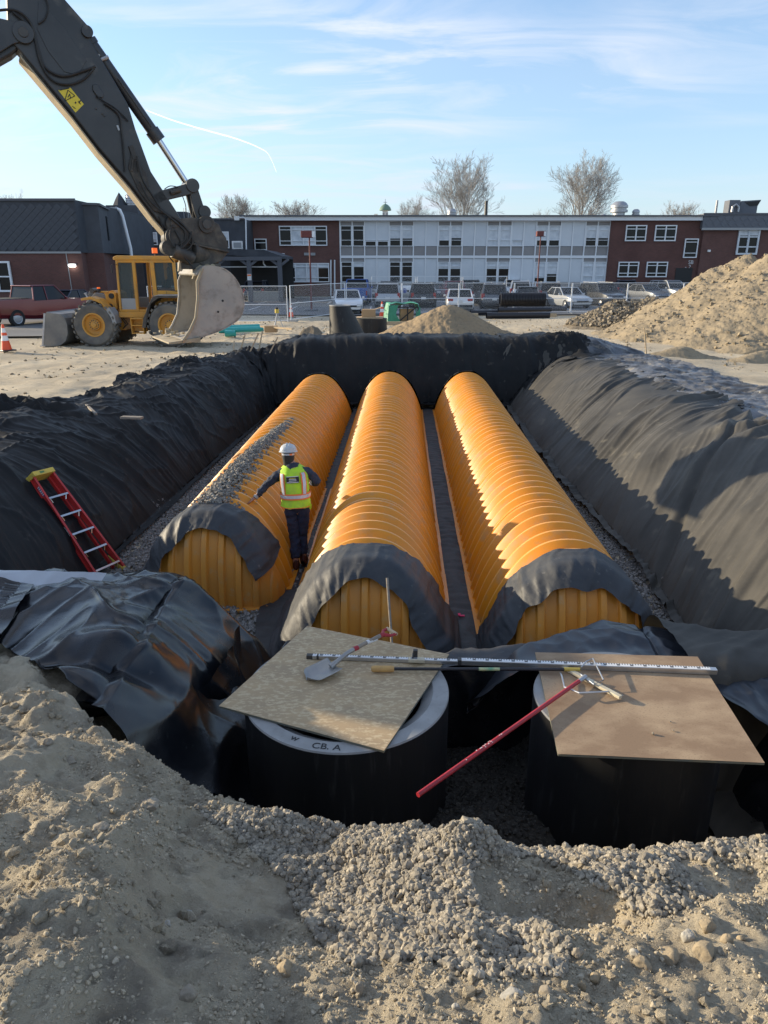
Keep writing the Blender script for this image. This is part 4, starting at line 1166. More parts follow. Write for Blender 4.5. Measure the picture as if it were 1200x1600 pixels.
# black fabric lining the hole round the manholes
def f_hole(u, v):
    x = -1.5 + u * 5.9
    y = 5.35 + .14 * np.sin(x * 2.3) - v * .10 + .02 * sstep(1.2, 2.0, x) * (1 - v) + 1.6 * sstep(-.6, -1.5, x) * (1 - v) * 0
    ytop = it(x, [-1.5, -1, .4, 1.0, 1.6, 4.4], [-.85, -.78, -.62, -.46, -.32, -.3])
    z = ytop * (1 - v) + (-1.42) * v
    return x, y, z
sheet("fabric_sheet", f_hole, 220, 40, lambda u, v, X, Y, Z: .05 * ridge(X * 2.2, Z * .8, 2, 161), K['liner'], "black liner hanging behind and between the two manholes", "plastic sheet")
def f_shelf(u, v):
    x = -1.35 + u * 2.9
    y = 5.36 + .14 * np.sin(x * 2.3) + v * 1.15
    z0 = it(x, [-1.5, -1, .4, 1.0, 1.6], [-.85, -.78, -.62, -.46, -.36])
    return x, y, z0 + (-1.17 - z0) * sstep(.15, 1, v)
sheet("fabric_sheet", f_shelf, 150, 50, lambda u, v, X, Y, Z: .03 * ridge(X * 2.6, Y * 1.5, 2, 163), K['wrap'], "dark creased fabric in front of the middle end cap behind the strand board", "fabric sheet")
def f_hright(u, v):
    y = 4.9 - u * 2.7
    x = 2.75 + .15 * np.sin(y * 2) + v * .75
    return x, y, -1.42 + v * 1.3
sheet("fabric_sheet", f_hright, 100, 40, lambda u, v, X, Y, Z: .05 * ridge(Y * 1.8, Z * .8, 2, 167), K['liner'], "black liner against the right wall of the hole under the particle board", "plastic sheet")
def f_hleft(u, v):
    y = 5.6 - u * 2.5
    x = -1.15 + .10 * np.sin(y * 2.6) - (1 - v) * .28 - .35 * sstep(4.3, 3.3, y)
    return x, y, -.20 - .25 * u - v * (1.22 - .25 * u)
sheet("fabric_sheet", f_hleft, 110, 50, lambda u, v, X, Y, Z: .06 * ridge(Y * 2.0 + Z * .6, Z * .9, 2, 169), K['liner'], "black liner hanging into the dark hole left of the left manhole", "plastic sheet")

# prominent rocks of the near ground
rocks = [(288, 465, .055, "flat pale grey stone in the hollow left of the gravel"), (105, 1310, .0, ""),]
def rock(px, py, w, h, label, m=None, seed=0, flat=.62):
    # march the sight line onto the ground
    r = ray(px, py); t = 1.0
    while t < 12:
        p = Vector((0, 0, CAM_H)) + r * t
        if p.z < float(ground_h(p.x, p.y)): break
        t += .01
    sc = t  # metres per pixel along the line: t / FPX
    rad = w * t / FPX / 2 * .86
    import bmesh
    bm = bmesh.new(); bmesh.ops.create_icosphere(bm, subdivisions=4, radius=1.0)
    rs = random.Random(seed + int(px) * 7 + int(py)); off = Vector((rs.random() * 50, rs.random() * 50, rs.random() * 50))
    planes = [(Vector((rs.gauss(0, 1), rs.gauss(0, 1), rs.gauss(0, .8))).normalized(), rs.uniform(.55, .85)) for _ in range(9)]
    for v in bm.verts:
        c = v.co.copy()
        for n_, dd in planes:
            e = c.dot(n_) - dd
            if e > 0: c -= n_ * e * .85
        c += c.normalized() * (.09 * mnoise.noise(c * 1.6 + off) + .07 * mnoise.noise(c * 5 + off) + .035 * mnoise.noise(c * 13 + off))
        v.co = Vector((c.x * rad * 1.15, c.y * rad, c.z * rad * flat * 1.15 * (h / w) / .62))
    bmesh.ops.rotate(bm, verts=bm.verts, matrix=Matrix.Rotation(rs.uniform(-.5, .5), 3, 'Z'))
    me = bpy.data.meshes.new("rock"); bm.to_mesh(me); bm.free()
    me.polygons.foreach_set("use_smooth", [True] * len(me.polygons)); me.set_sharp_from_angle(angle=R(38)); setmat(me, m or K['rock'])
    o = link(bpy.data.objects.new("rock", me)); o.location = (p.x, p.y, p.z + rad * .12)
    return tag(o, label, "rock")
K['palerock'] = mat("pale_rock", (0.40, 0.38, 0.33), 0.9, col2=(0.32, 0.29, 0.24), nscale=18, bump=.5, bscale=60, bdist=.006, spec=.2)
K['dirtrock'] = mat("soil_caked_rock", (0.36, 0.29, 0.19), 0.95, col2=(0.27, 0.22, 0.155), nscale=18, bump=.6, bscale=60, bdist=.008, spec=.15)
for px, py, w, h, l, m in [
    (292, 1432, 30, 18, "flat bluish white stone in the middle of the shaded hollow", 'palerock'),
    (262, 1446, 16, 12, "small white stone beside the flat bluish one in the hollow", 'palerock'),
    (153, 1278, 19, 14, "rounded grey stone below the shaded lip of the left mound", 'rock'),
    (148, 1258, 12, 22, "upright narrow stone on the slope of the left mound", 'rock'),
    (158, 1292, 26, 10, "flat grey stone wedged in the left mound", 'rock'),
    (144, 1332, 26, 26, "angular block at the shadow edge of the left mound", 'rock'),
    (131, 1410, 18, 30, "tall stone at the foot of the sunlit left ridge", 'rock'),
    (340, 1578, 15, 22, "egg shaped stone at the bottom edge, left of centre", 'rock'),
    (292, 1555, 34, 26, "round dark stone half sunk in the lower left soil", 'rock'),
    (490, 1440, 16, 20, "pointed grey stone lying on the gravel slope", 'rock'),
    (562, 1548, 18, 32, "upright stone on the soil below the gravel", 'rock'),
    (445, 1515, 32, 30, "large soil covered stone below the gravel, left of centre", 'dirtrock'),
    (480, 1478, 24, 18, "grey stone at the left border of the gravel", 'rock'),
    (978, 1445, 20, 16, "single stone on the dirt hump right of centre", 'rock'),
    (1091, 1362, 24, 18, "rounded stone casting a shadow on the sandy patch at the right", 'rock'),
    (902, 1490, 22, 22, "square dark stone at the lower end of the gravel", 'rock'),
    (936, 1468, 18, 20, "grey stone just left of the smooth dirt patch", 'rock'),
    (1074, 1466, 22, 34, "upright wedge with a pale face beside the smooth dirt patch", 'palerock'),
    (992, 1492, 20, 18, "white faced stone in front of the smooth dirt patch", 'palerock'),
    (1002, 1510, 34, 28, "large clod leaning on the white faced stone", 'dirtrock'),
    (1044, 1498, 38, 30, "largest soil caked boulder at the lower right", 'dirtrock'),
    (1105, 1450, 28, 26, "lumpy clod right of the upright wedge", 'dirtrock'),
    (1137, 1470, 24, 18, "tan clod near the right edge of the near ground", 'dirtrock'),
    (1157, 1468, 18, 16, "smaller tan clod beside its twin near the right edge", 'dirtrock'),
    (1103, 1490, 40, 30, "wide clod right of the largest boulder", 'dirtrock'),
    (838, 1518, 20, 22, "rounded stone below the middle of the gravel", 'rock'),
    (930, 1532, 22, 24, "tan stone in front of the dark square one", 'dirtrock'),
    (908, 1545, 16, 30, "narrow upright clod below the gravel", 'dirtrock'),
    (800, 1558, 40, 18, "flat pale stone lying in the near soil", 'palerock'),
    (712, 1575, 14, 14, "small pale stone near the bottom edge, centre", 'palerock'),
    (855, 1552, 26, 22, "light stone at the right end of the flat pale one", 'rock'),
    (1000, 1585, 34, 18, "rough clod at the bottom edge right of centre", 'dirtrock'),
    (42, 1165, 34, 24, "angular block high on the shaded slope under the liner", 'rock'),
    (75, 1160, 18, 14, "small stone beside the block under the liner", 'rock'),
    (110, 1190, 22, 14, "grey stone on the slope left of the hole", 'rock'),
    (236, 1258, 34, 12, "long flat stone near the rim left of the hole", 'rock')]:
    rock(px, py, w, h, l, K[m])

# ------------------------------------------------------------------ folded stepladder
def ladder():
    B0 = Vector((-3.74, 8.95, -1.215)); T0 = Vector((-4.74, 9.42, .13))
    t = thing("stepladder", "red folded stepladder with yellow top leaning on the left slope", "ladder", B0)
    up = (T0 - B0); L = up.length; up.normalize()
    wd = Vector((.30, .95, .0)); wd = (wd - up * wd.dot(up)).normalized()      # rail to rail
    nn = wd.cross(up).normalized()
    if nn.x < 0: nn = -nn                                                        # towards the steps' front
    def Q(w, s, n): return wd * w + up * s + nn * n
    def lbar(name, a, c, w, h, m, bev=.003, **k):
        b = MB(); x = (c - a).normalized(); z = nn; y = z.cross(x)
        b.box((a + c) / 2, ((c - a).length, w, h), Matrix((x, y, z)).transposed()); return b.build(name, m, t, bevel=bev, **k)
    wt, wb = .155, .24
    for s in (-1, 1):
        a, c = Q(s * wb, .04, 0), Q(s * wt, L - .05, 0)
        x = (c - a).normalized(); y = nn.cross(x)
        b = MB(); mt_ = Matrix((x, y, nn)).transposed()
        b.box((a + c) / 2, ((c - a).length, .008, .085), mt_)
        b.box((a + c) / 2 + nn * .040 - y * s * .014, ((c - a).length, .032, .006), mt_)
        b.box((a + c) / 2 - nn * .040 - y * s * .014, ((c - a).length, .032, .006), mt_)
        rail = b.build("rail", K['ladder'], t)
        b = MB(); a2, c2 = Q(s * (wb - .03), .02, -.10), Q(s * (wt - .02), L - .08, -.055)
        b.bar(a2, c2, .03, .045, nn); b.build("rear_rail", K['ladder'], t)
        b = MB(); b.box(Q(s * wb, .03, 0), (.05, .06, .09), mt_); b.build("foot", K['lyellow'], t, bevel=.006)
        b = MB(); b.prism([Q(s * (wb - .02), .02, -.05), Q(s * (wb - .02), .02, .04), Q(s * (wb - .05), .30, -.03)], wd * (-.01 * s)); b.build("corner_brace", K['lyellow'], t)
        if s < 0:
            rl = wd * -.006
            sa = Q(-(wt + .012), L - .22, .0)
            Mx = Matrix((up, nn, -wd)).transposed().to_4x4()
            b = MB(); b.box((0, 0, 0), (.16, .045, .001)); o = b.build("sticker", K['white'], t); o.matrix_local = Matrix.Translation(Q(-(wt + .018), L - .28, .0)) @ Mx
            b = MB()
            for k in range(5): b.box((-.06 + k * .03, 0, .0008), (.014, .04, .001))
            o = b.build("sticker_print", mat("blue_print", (.03, .06, .25), .5), t); o.matrix_local = Matrix.Translation(Q(-(wt + .018), L - .28, .0)) @ Mx
            # oval maker's badge
            mid = Q(-(wb * .53 + wt * .47) - .012, L * .47, 0)
            b = MB(); n = 20; pts = [(.088 * math.cos(2 * math.pi * k / n), .028 * math.sin(2 * math.pi * k / n), 0) for k in range(n)]
            b.prism(pts, (0, 0, .0015)); o = b.build("badge", K['ink'], t); o.matrix_local = Matrix.Translation(mid) @ Mx
            b = MB(); pts = [(.078 * math.cos(2 * math.pi * k / n), .019 * math.sin(2 * math.pi * k / n), 0.0016) for k in range(n)]
            b.prism(pts, (0, 0, .0012)); o = b.build("badge_face", K['white'], t); o.matrix_local = Matrix.Translation(mid) @ Mx
            o = text_obj("badge_lettering", "WERNER", .032, K['ink'], t, (0, 0, 0), (0, 0, 0), depth=.0005); o.matrix_local = Matrix.Translation(mid - wd * .003) @ Mx @ Matrix.Rotation(math.pi, 4, 'Z')
    for k in range(5):
        s = .16 + k * .295; w = wb + (wt - wb) * s / L
        b = MB(); a, c = Q(-w + .005, s, .002), Q(w - .005, s, .002)
        b.bar(a, c, .082, .006, up + nn * .25)
        b.bar(a + nn * .040 - up * .012, c + nn * .040 - up * .012, .005, .026, up)
        b.build("step", K['alu'], t)
        b = MB(); b.bar(Q(-w + .03, s - .01, .03), Q(-w + .06, s - .075, -.0), .012, .003, nn); b.bar(Q(w - .03, s - .01, .03), Q(w - .06, s - .075, 0), .012, .003, nn)
        b.build("step_brace", K['alu'], t)
    b = MB(); mt_ = Matrix((wd, nn, up)).transposed()
    b.box(Q(0, L - .03, -.02), (wt * 2 + .05, .20, .07), mt_)
    b.box(Q(0, L + .008, -.02), (wt * 2 - .02, .15, .012), mt_)
    b.build("top_cap", K['lyellow'], t, bevel=.012)
    b = MB(); b.box(Q(-.04, L - .03, .0815), (.07, .002, .03), mt_); b.build("cap_print", mat("green_print", (.10, .22, .08), .6), t)
ladder()

# ------------------------------------------------------------------ worker
crumple = {'jacket': (.055, .045), 'jeans': (.06, .04), 'boot': (.05, .012)}
def skin(name, nodes, edges, m, parent, sub=2, root=0, smooth=True):
    me = bpy.data.meshes.new(name)
    me.from_pydata([tuple(p) for p, r in nodes], edges, [])
    o = link(bpy.data.objects.new(name, me), parent)
    o.modifiers.new("skin", 'SKIN')
    sd = me.skin_vertices[0].data
    for i, (p, r) in enumerate(nodes):
        sd[i].radius = (r, r) if not isinstance(r, tuple) else r
        sd[i].use_root = (i == root)
    o.modifiers["skin"].use_smooth_shade = True
    ck = globals().get('crumple', {}).get(name)
    s = o.modifiers.new("sub", 'SUBSURF'); s.levels = sub; s.render_levels = sub
    if ck:
        sub2 = o.modifiers.new('sub2', 'SUBSURF'); sub2.levels = 1; sub2.render_levels = 1
        tx = bpy.data.textures.new(name + '_folds', 'CLOUDS'); tx.noise_scale = ck[0]; tx.noise_depth = 2
        dm = o.modifiers.new('folds', 'DISPLACE'); dm.texture = tx; dm.strength = ck[1]; dm.mid_level = .5; dm.texture_coords = 'LOCAL'
    setmat(me, m)
    return o
def loft(rings, n=32, close_top=False, a0=0.0, a1=2 * math.pi):
    """rings: (cx, cy, z, rx, ry, tilt_x, tilt_y)"""
    V = []; full = abs(a1 - a0 - 2 * math.pi) < 1e-6
    k_ = n if full else n + 1
    for (cx, cy, z, rx, ry, tx, ty) in rings:
        for k in range(k_):
            a = a0 + (a1 - a0) * k / n
            ca, sa = math.cos(a), math.sin(a)
            ex = 2 / 2.4
            x = rx * math.copysign(abs(ca) ** ex, ca); y = ry * math.copysign(abs(sa) ** ex, sa)
            V.append((cx + x, cy + y, z + tx * x + ty * y))
    F = []
    for i in range(len(rings) - 1):
        for k in range(k_ if full else n):
            j = (k + 1) % k_
            F.append((i * k_ + k, i * k_ + j, (i + 1) * k_ + j, (i + 1) * k_ + k))
    return V, F
def worker():
    Z0 = -1.19
    t = thing("person", "worker in hi-vis vest and grey hard hat leaning on the left chamber row", "person", (-1.2, 9.15, Z0))
    o0 = Vector((-1.2, 9.15, Z0))
    def r_(x, y, z): return Vector((x, y, z)) - o0
    pel = r_(-1.19, 9.15, -.22); spi = r_(-1.20, 9.18, .02); che = r_(-1.215, 9.23, .17); nek = r_(-1.265, 9.28, .30); hd1 = r_(-1.285, 9.30, .37); hd2 = r_(-1.29, 9.31, .47)
    ls, rs = r_(-1.41, 9.22, .175), r_(-1.03, 9.24, .20)
    le, re = r_(-1.61, 9.20, .00), r_(-.90, 9.22, .06)
    lw, rw = r_(-1.73, 9.10, -.125), r_(-1.0, 9.42, -.02)
    lh, rh = r_(-1.265, 9.15, -.31), r_(-1.10, 9.15, -.31)
    lk, rk = r_(-1.235, 9.18, -.73), r_(-1.14, 9.23, -.72)
    la, ra = r_(-1.22, 9.06, -1.10), r_(-1.13, 9.22, -1.08)
    lt, rt = r_(-1.225, 9.24, -1.145), r_(-1.12, 9.40, -1.135)
    # continuous body
    body = [(pel, .11), (spi, .11), (che, .11), (nek, .055), (hd1, .075), (hd2, .085), (ls, .045), (le, .033), (lw, .028), (rs, .045), (re, .033), (rw, .028),
            (lh, .092), (lk, .062), (la, .045), (rh, .092), (rk, .062), (ra, .045), (lt, .035), (rt, .035), ((che + ls) / 2 + Vector((0, 0, .0)), .08), ((che + rs) / 2 + Vector((0, 0, .0)), .08)]
    ed = [(0, 1), (1, 2), (2, 3), (3, 4), (4, 5), (2, 20), (20, 6), (6, 7), (7, 8), (2, 21), (21, 9), (9, 10), (10, 11), (0, 12), (12, 13), (13, 14), (14, 18), (0, 15), (15, 16), (16, 17), (17, 19)]
    skin("body", body, ed, K['skin'], t)
    # jacket
    j = [(spi, (.145, .115)), (che, (.145, .105)), ((che + ls) / 2 + Vector((0, .02, -.01)), .085), (ls, .082), (ls.lerp(le, .5), .067), (le, .060), (le.lerp(lw, .5), .052), (le.lerp(lw, .93), .043),
         ((che + rs) / 2 + Vector((0, .02, -.01)), .085), (rs, .082), (rs.lerp(re, .5), .068), (re, .063), (re.lerp(rw, .5), .052), (re.lerp(rw, .95), .042), (pel + Vector((0, 0, .0)), (.16, .13)), (nek + Vector((0, 0, .03)), .070)]
    skin("jacket", j, [(0, 1), (1, 2), (2, 3), (3, 4), (4, 5), (5, 6), (6, 7), (1, 8), (8, 9), (9, 10), (10, 11), (11, 12), (12, 13), (0, 14), (1, 15)], K['navy'], t, root=1)
    # jeans
    jn = [(pel, (.165, .14)), (lh, .106), (lh.lerp(lk, .5), .094), (lk, .082), (lk.lerp(la, .55), .078), (lk.lerp(la, .80), .078), (rh, .106), (rh.lerp(rk, .5), .094), (rk, .082), (rk.lerp(ra, .55), .077), (rk.lerp(ra, .80), .076), (pel + Vector((0, 0, .11)), (.155, .13))]
    skin("jeans", jn, [(0, 1), (1, 2), (2, 3), (3, 4), (4, 5), (0, 6), (6, 7), (7, 8), (8, 9), (9, 10), (0, 11)], K['denim'], t)
    for a, k, toe in ((la, lk, lt), (ra, rk, rt)):
        up = (k - a).normalized()
        hl = a + Vector((0, -.035, -.03)); toe2 = toe + Vector((0, 0, .0))
        skin("boot", [(a + up * .13, .056), (a + up * .03, .053), (a + Vector((0, .0, -.035)), .050), (toe2 - Vector((0, .05, -.01)), .050), (toe2 + Vector((0, .02, -.005)), .040), (hl, .042)], [(0, 1), (1, 2), (2, 3), (3, 4), (2, 5)], K['boot'], t)
        b = MB(); b.box(((a.x + toe.x) / 2, (hl.y + toe.y) / 2 + .0, toe.z - .040), (.095, .30, .022)); b.build("boot_sole", K['rubber'], t, bevel=.008)
    # hands with five fingers
    def hand(w, dirv, palm_n, side, curl):
        d = dirv.normalized(); n = palm_n.normalized(); s = d.cross(n).normalized() * side
        pc = w + d * .055
        skin("hand", [(w, .028), (w + d * .04, (.036, .020)), (w + d * .085, (.040, .018))], [(0, 1), (1, 2)], K['navy'] if False else K['skin'], t)
        for q, (o, L, rd) in enumerate(((.030, .072, .0085), (.010, .080, .009), (-.010, .075, .0085), (-.029, .060, .0075))):
            a = w + d * .082 + s * o
            p1 = a + d * L * .4 + n * (L * .10 * curl); p2 = p1 + d * L * .32 + n * (L * .28 * curl); p3 = p2 + d * L * .18 + n * (L * .34 * curl)
            skin("finger", [(a - d * .02, rd), (a, rd), (p1, rd), (p2, rd * .9), (p3, rd * .8)], [(0, 1), (1, 2), (2, 3), (3, 4)], K['skin'], t, 1)
        a = w + d * .03 + s * .032
        skin("thumb", [(a - s * .015, .011), (a + d * .025 + s * .022, .0105), (a + d * .055 + s * .028 + n * .01, .0095), (a + d * .075 + s * .026 + n * .02, .008)], [(0, 1), (1, 2), (2, 3)], K['skin'], t, 1)
    hand(lw, Vector((-.75, -.10, -.50)), Vector((-.4, -.1, -.85)), 1, .7)
    hand(rw, Vector((-.5, .7, -.25)), Vector((-.3, .2, -.9)), -1, .9)
    b = MB(); dl = (lw - le).normalized(); b.cyl(lw - dl * .025, lw + dl * .01, .036, .034, n=14); b.build("cuff", mat("pale_cuff", (.34, .33, .32), .8), t, smooth=True)
    # head: hood, face, ears, glasses strap
    hc = r_(-1.29, 9.305, .425)
    hq = Matrix.Rotation(R(-8), 3, 'X')
    def H(x, y, z): return hc + hq @ Vector((x, y, z))
    V, F = [], []
    n1_, n2_ = 20, 14; V = []
    for i in range(n1_ + 1):
        ph = math.pi * i / n1_
        for k in range(n2_ * 2):
            th = math.pi * k / n2_
            x = .078 * math.sin(ph) * math.cos(th); y = .098 * math.sin(ph) * math.sin(th); z = .118 * math.cos(ph)
            if z < -.03: x *= .88; y = y * .9 + .006
            V.append(H(x, y, z))
    for i in range(n1_):
        for k in range(n2_ * 2):
            j_ = (k + 1) % (n2_ * 2); F.append((i * n2_ * 2 + k, i * n2_ * 2 + j_, (i + 1) * n2_ * 2 + j_, (i + 1) * n2_ * 2 + k))
    b = MB(); b.add(V, F)
    b.prism([H(-.012, .094, .01), H(.012, .094, .01), H(.016, .094, -.025), H(-.016, .094, -.025)], hq @ Vector((0, .022, -.006)))
    b.build("head", K['skin'], t, smooth=True)
    b = MB(); b.tube([H(-.022, .094, -.055), H(0, .099, -.053), H(.022, .094, -.055)], .005, n=6); b.build("mouth", mat("lip", (.25, .09, .07), .5), t, smooth=True)
    for s in (-1, 1):
        b = MB(); b.tube([H(s * .026, .090, .012), H(s * .034, .091, .012)], [.010, .010], n=8); b.build("eye", K['ink'], t)
        b = MB(); b.tube([H(s * .074, .0, .02), H(s * .084, -.006, .0), H(s * .077, .0, -.028)], [.010, .014, .008], n=8); b.build("ear", K['skin'], t, smooth=True)
    # black neck gaiter / hair at the back
    rings = [(0, 0, -.15, .072, .075, 0, 0), (0, 0, -.11, .070, .078, 0, 0), (0, -.004, -.06, .079, .092, 0, 0), (0, -.004, -.01, .083, .099, 0, 0), (0, -.003, .03, .084, .101, 0, 0)]
    V, F = loft(rings, 28, a0=R(140), a1=R(400)); b = MB(); b.add([H(*p) for p in V], F); b.build("hood", K['ink'], t, smooth=True)
    V, F = loft([(0, -.002, -.012, .087, .104, 0, 0), (0, -.002, .014, .0875, .1045, 0, 0)], 28, a0=R(150), a1=R(390)); b = MB(); b.add([H(*p) for p in V], F); b.build("goggle_strap", K['reflect'], t, smooth=True)
    V, F = loft([(0, -.002, -.010, .089, .106, 0, 0), (0, -.002, .012, .0895, .1065, 0, 0)], 6, a0=R(285), a1=R(310)); b = MB(); b.add([H(*p) for p in V], F); b.build("strap_buckle", K['hiorange'], t, smooth=True)
    # hard hat
    rg = []
    for k in range(9):
        a = math.pi / 2 * k / 8
        rg.append((0, 0, .042 + .098 * math.sin(a), .112 * math.cos(a) ** .8 + .001, .132 * math.cos(a) ** .8 + .001, 0, 0))
    V, F = loft(rg, 36); b = MB(); b.add([H(*p) for p in V], F); b.build("hard_hat", K['helmet'], t, smooth=True)
    V, F = loft([(0, 0, .046, .112, .132, 0, 0), (0, .002, .036, .124, .146, 0, 0), (0, .002, .031, .124, .146, 0, 0), (0, 0, .038, .108, .128, 0, 0)], 36)
    b = MB(); b.add([H(*p) for p in V], F); b.build("hat_brim", K['helmet'], t, smooth=True)
    b = MB()
    for x in (-.018, .018): b.tube([H(x, -.118, .07), H(x, -.095, .115), H(x, -.05, .139), H(x, .0, .146), H(x, .05, .140), H(x, .1, .112)], .006, n=6)
    b.build("hat_ridge", K['helmet'], t, smooth=True)
    # vest
    c = Vector((0, 0, 0))
    RG = [(-1.195, 9.145, -.245, .200, .158, .03, .0), (-1.192, 9.15, -.20, .196, .156, .03, 0), (-1.197, 9.16, -.12, .192, .152, .03, 0), (-1.203, 9.175, -.03, .192, .150, .05, 0),
          (-1.208, 9.20, .06, .200, .152, .06, 0), (-1.215, 9.215, .13, .198, .148, .06, 0), (-1.220, 9.23, .185, .196, .145, .07, .05), (-1.230, 9.245, .232, .178, .130, .07, .08), (-1.245, 9.26, .268, .130, .105, .07, .1), (-1.26, 9.275, .292, .080, .085, .07, .1)]
    RG = [(x - o0.x, y - o0.y, z - o0.z, a, b2, tx, ty) for x, y, z, a, b2, tx, ty in RG]
    def off(rg, e): return [(x, y, z, a + e, b2 + e, tx, ty) for x, y, z, a, b2, tx, ty in rg]
    def lerp_ring(zq, e):
        zs = [r[2] for r in RG]
        return tuple(float(np.interp(zq, zs, [r[i] + (e if i in (3, 4) else 0) for r in RG])) if i != 2 else zq for i in range(7))
    V, F = loft(RG, 48)
    V = [(x + .012 * float(fbm(np.array(x * 9), np.array(z * 9), 2, 5)), y + .016 * float(fbm(np.array(x * 8 + 5), np.array(z * 10), 2, 6)), z + (.012 * math.sin(x * 30) if z < RG[1][2] - .02 else 0)) for x, y, z in V]
    b = MB(); b.add(V, F); o = b.build("vest", K['hivis'], t, smooth=True)
    s_ = o.modifiers.new("sub", 'SUBSURF'); s_.levels = 1; s_.render_levels = 1
    zb = -.105 - o0.z + .0
    def band(name, z0, z1, e, m, a0=0., a1=2 * math.pi, k=5):
        V, F = loft([lerp_ring(z0 + (z1 - z0) * i / k, e) for i in range(k + 1)], 48, a0=a0, a1=a1)
        b = MB(); b.add(V, F); return b.build(name, m, t, smooth=True)
    band("orange_trim", zb - .030, zb + .050, .010, K['hiorange']); band("reflective_band", zb - .010, zb + .030, .014, K['reflect'])
    band("hem_trim", -.248 - o0.z, -.238 - o0.z, .008, K['hiorange'])
    zt = .215 - o0.z
    for ac in (R(270 - 41), R(270 + 41), R(90 - 36), R(90 + 36)):
        band("orange_trim", zb + .04, zt, .010, K['hiorange'], ac - R(13), ac + R(13), 10); band("reflective_band", zb + .04, zt, .014, K['reflect'], ac - R(7.5), ac + R(7.5), 10)
    # printed patch on the back
    zc_ = .135 - o0.z; yb = float(lerp_ring(zc_, 0)[1] - lerp_ring(zc_, 0)[4]) - .013
    cxp = lerp_ring(zc_, 0)[0]
    V, F = loft([lerp_ring(zc_ - .045 + .015 * i, .012) for i in range(7)], 12, a0=R(270 - 20), a1=R(270 + 20)); b = MB(); b.add(V, F); b.build("printed_patch", K['ink'], t, smooth=True)
    for k, (zz_, w_, m_) in enumerate(((.045, 19, K['white']), (.022, 8, K['sticker']), (.004, 10, K['white']), (-.016, 10, K['white']), (-.036, 17, K['white']))):
        V, F = loft([lerp_ring(zc_ + zz_ - .004, .0145), lerp_ring(zc_ + zz_ + .004, .0145)], 8, a0=R(270 - w_), a1=R(270 + w_)); b = MB(); b.add(V, F); b.build("print_line", m_, t, smooth=True)
    # loose vest corner
    b = MB(); q = r_(-1.02, 9.08, -.20); b.prism([q, q + Vector((.045, .0, -.02)), q + Vector((.035, .01, -.10)), q + Vector((.0, .0, -.06))], (0, .008, 0)); b.build("vest_corner", K['hivis'], t)
worker()
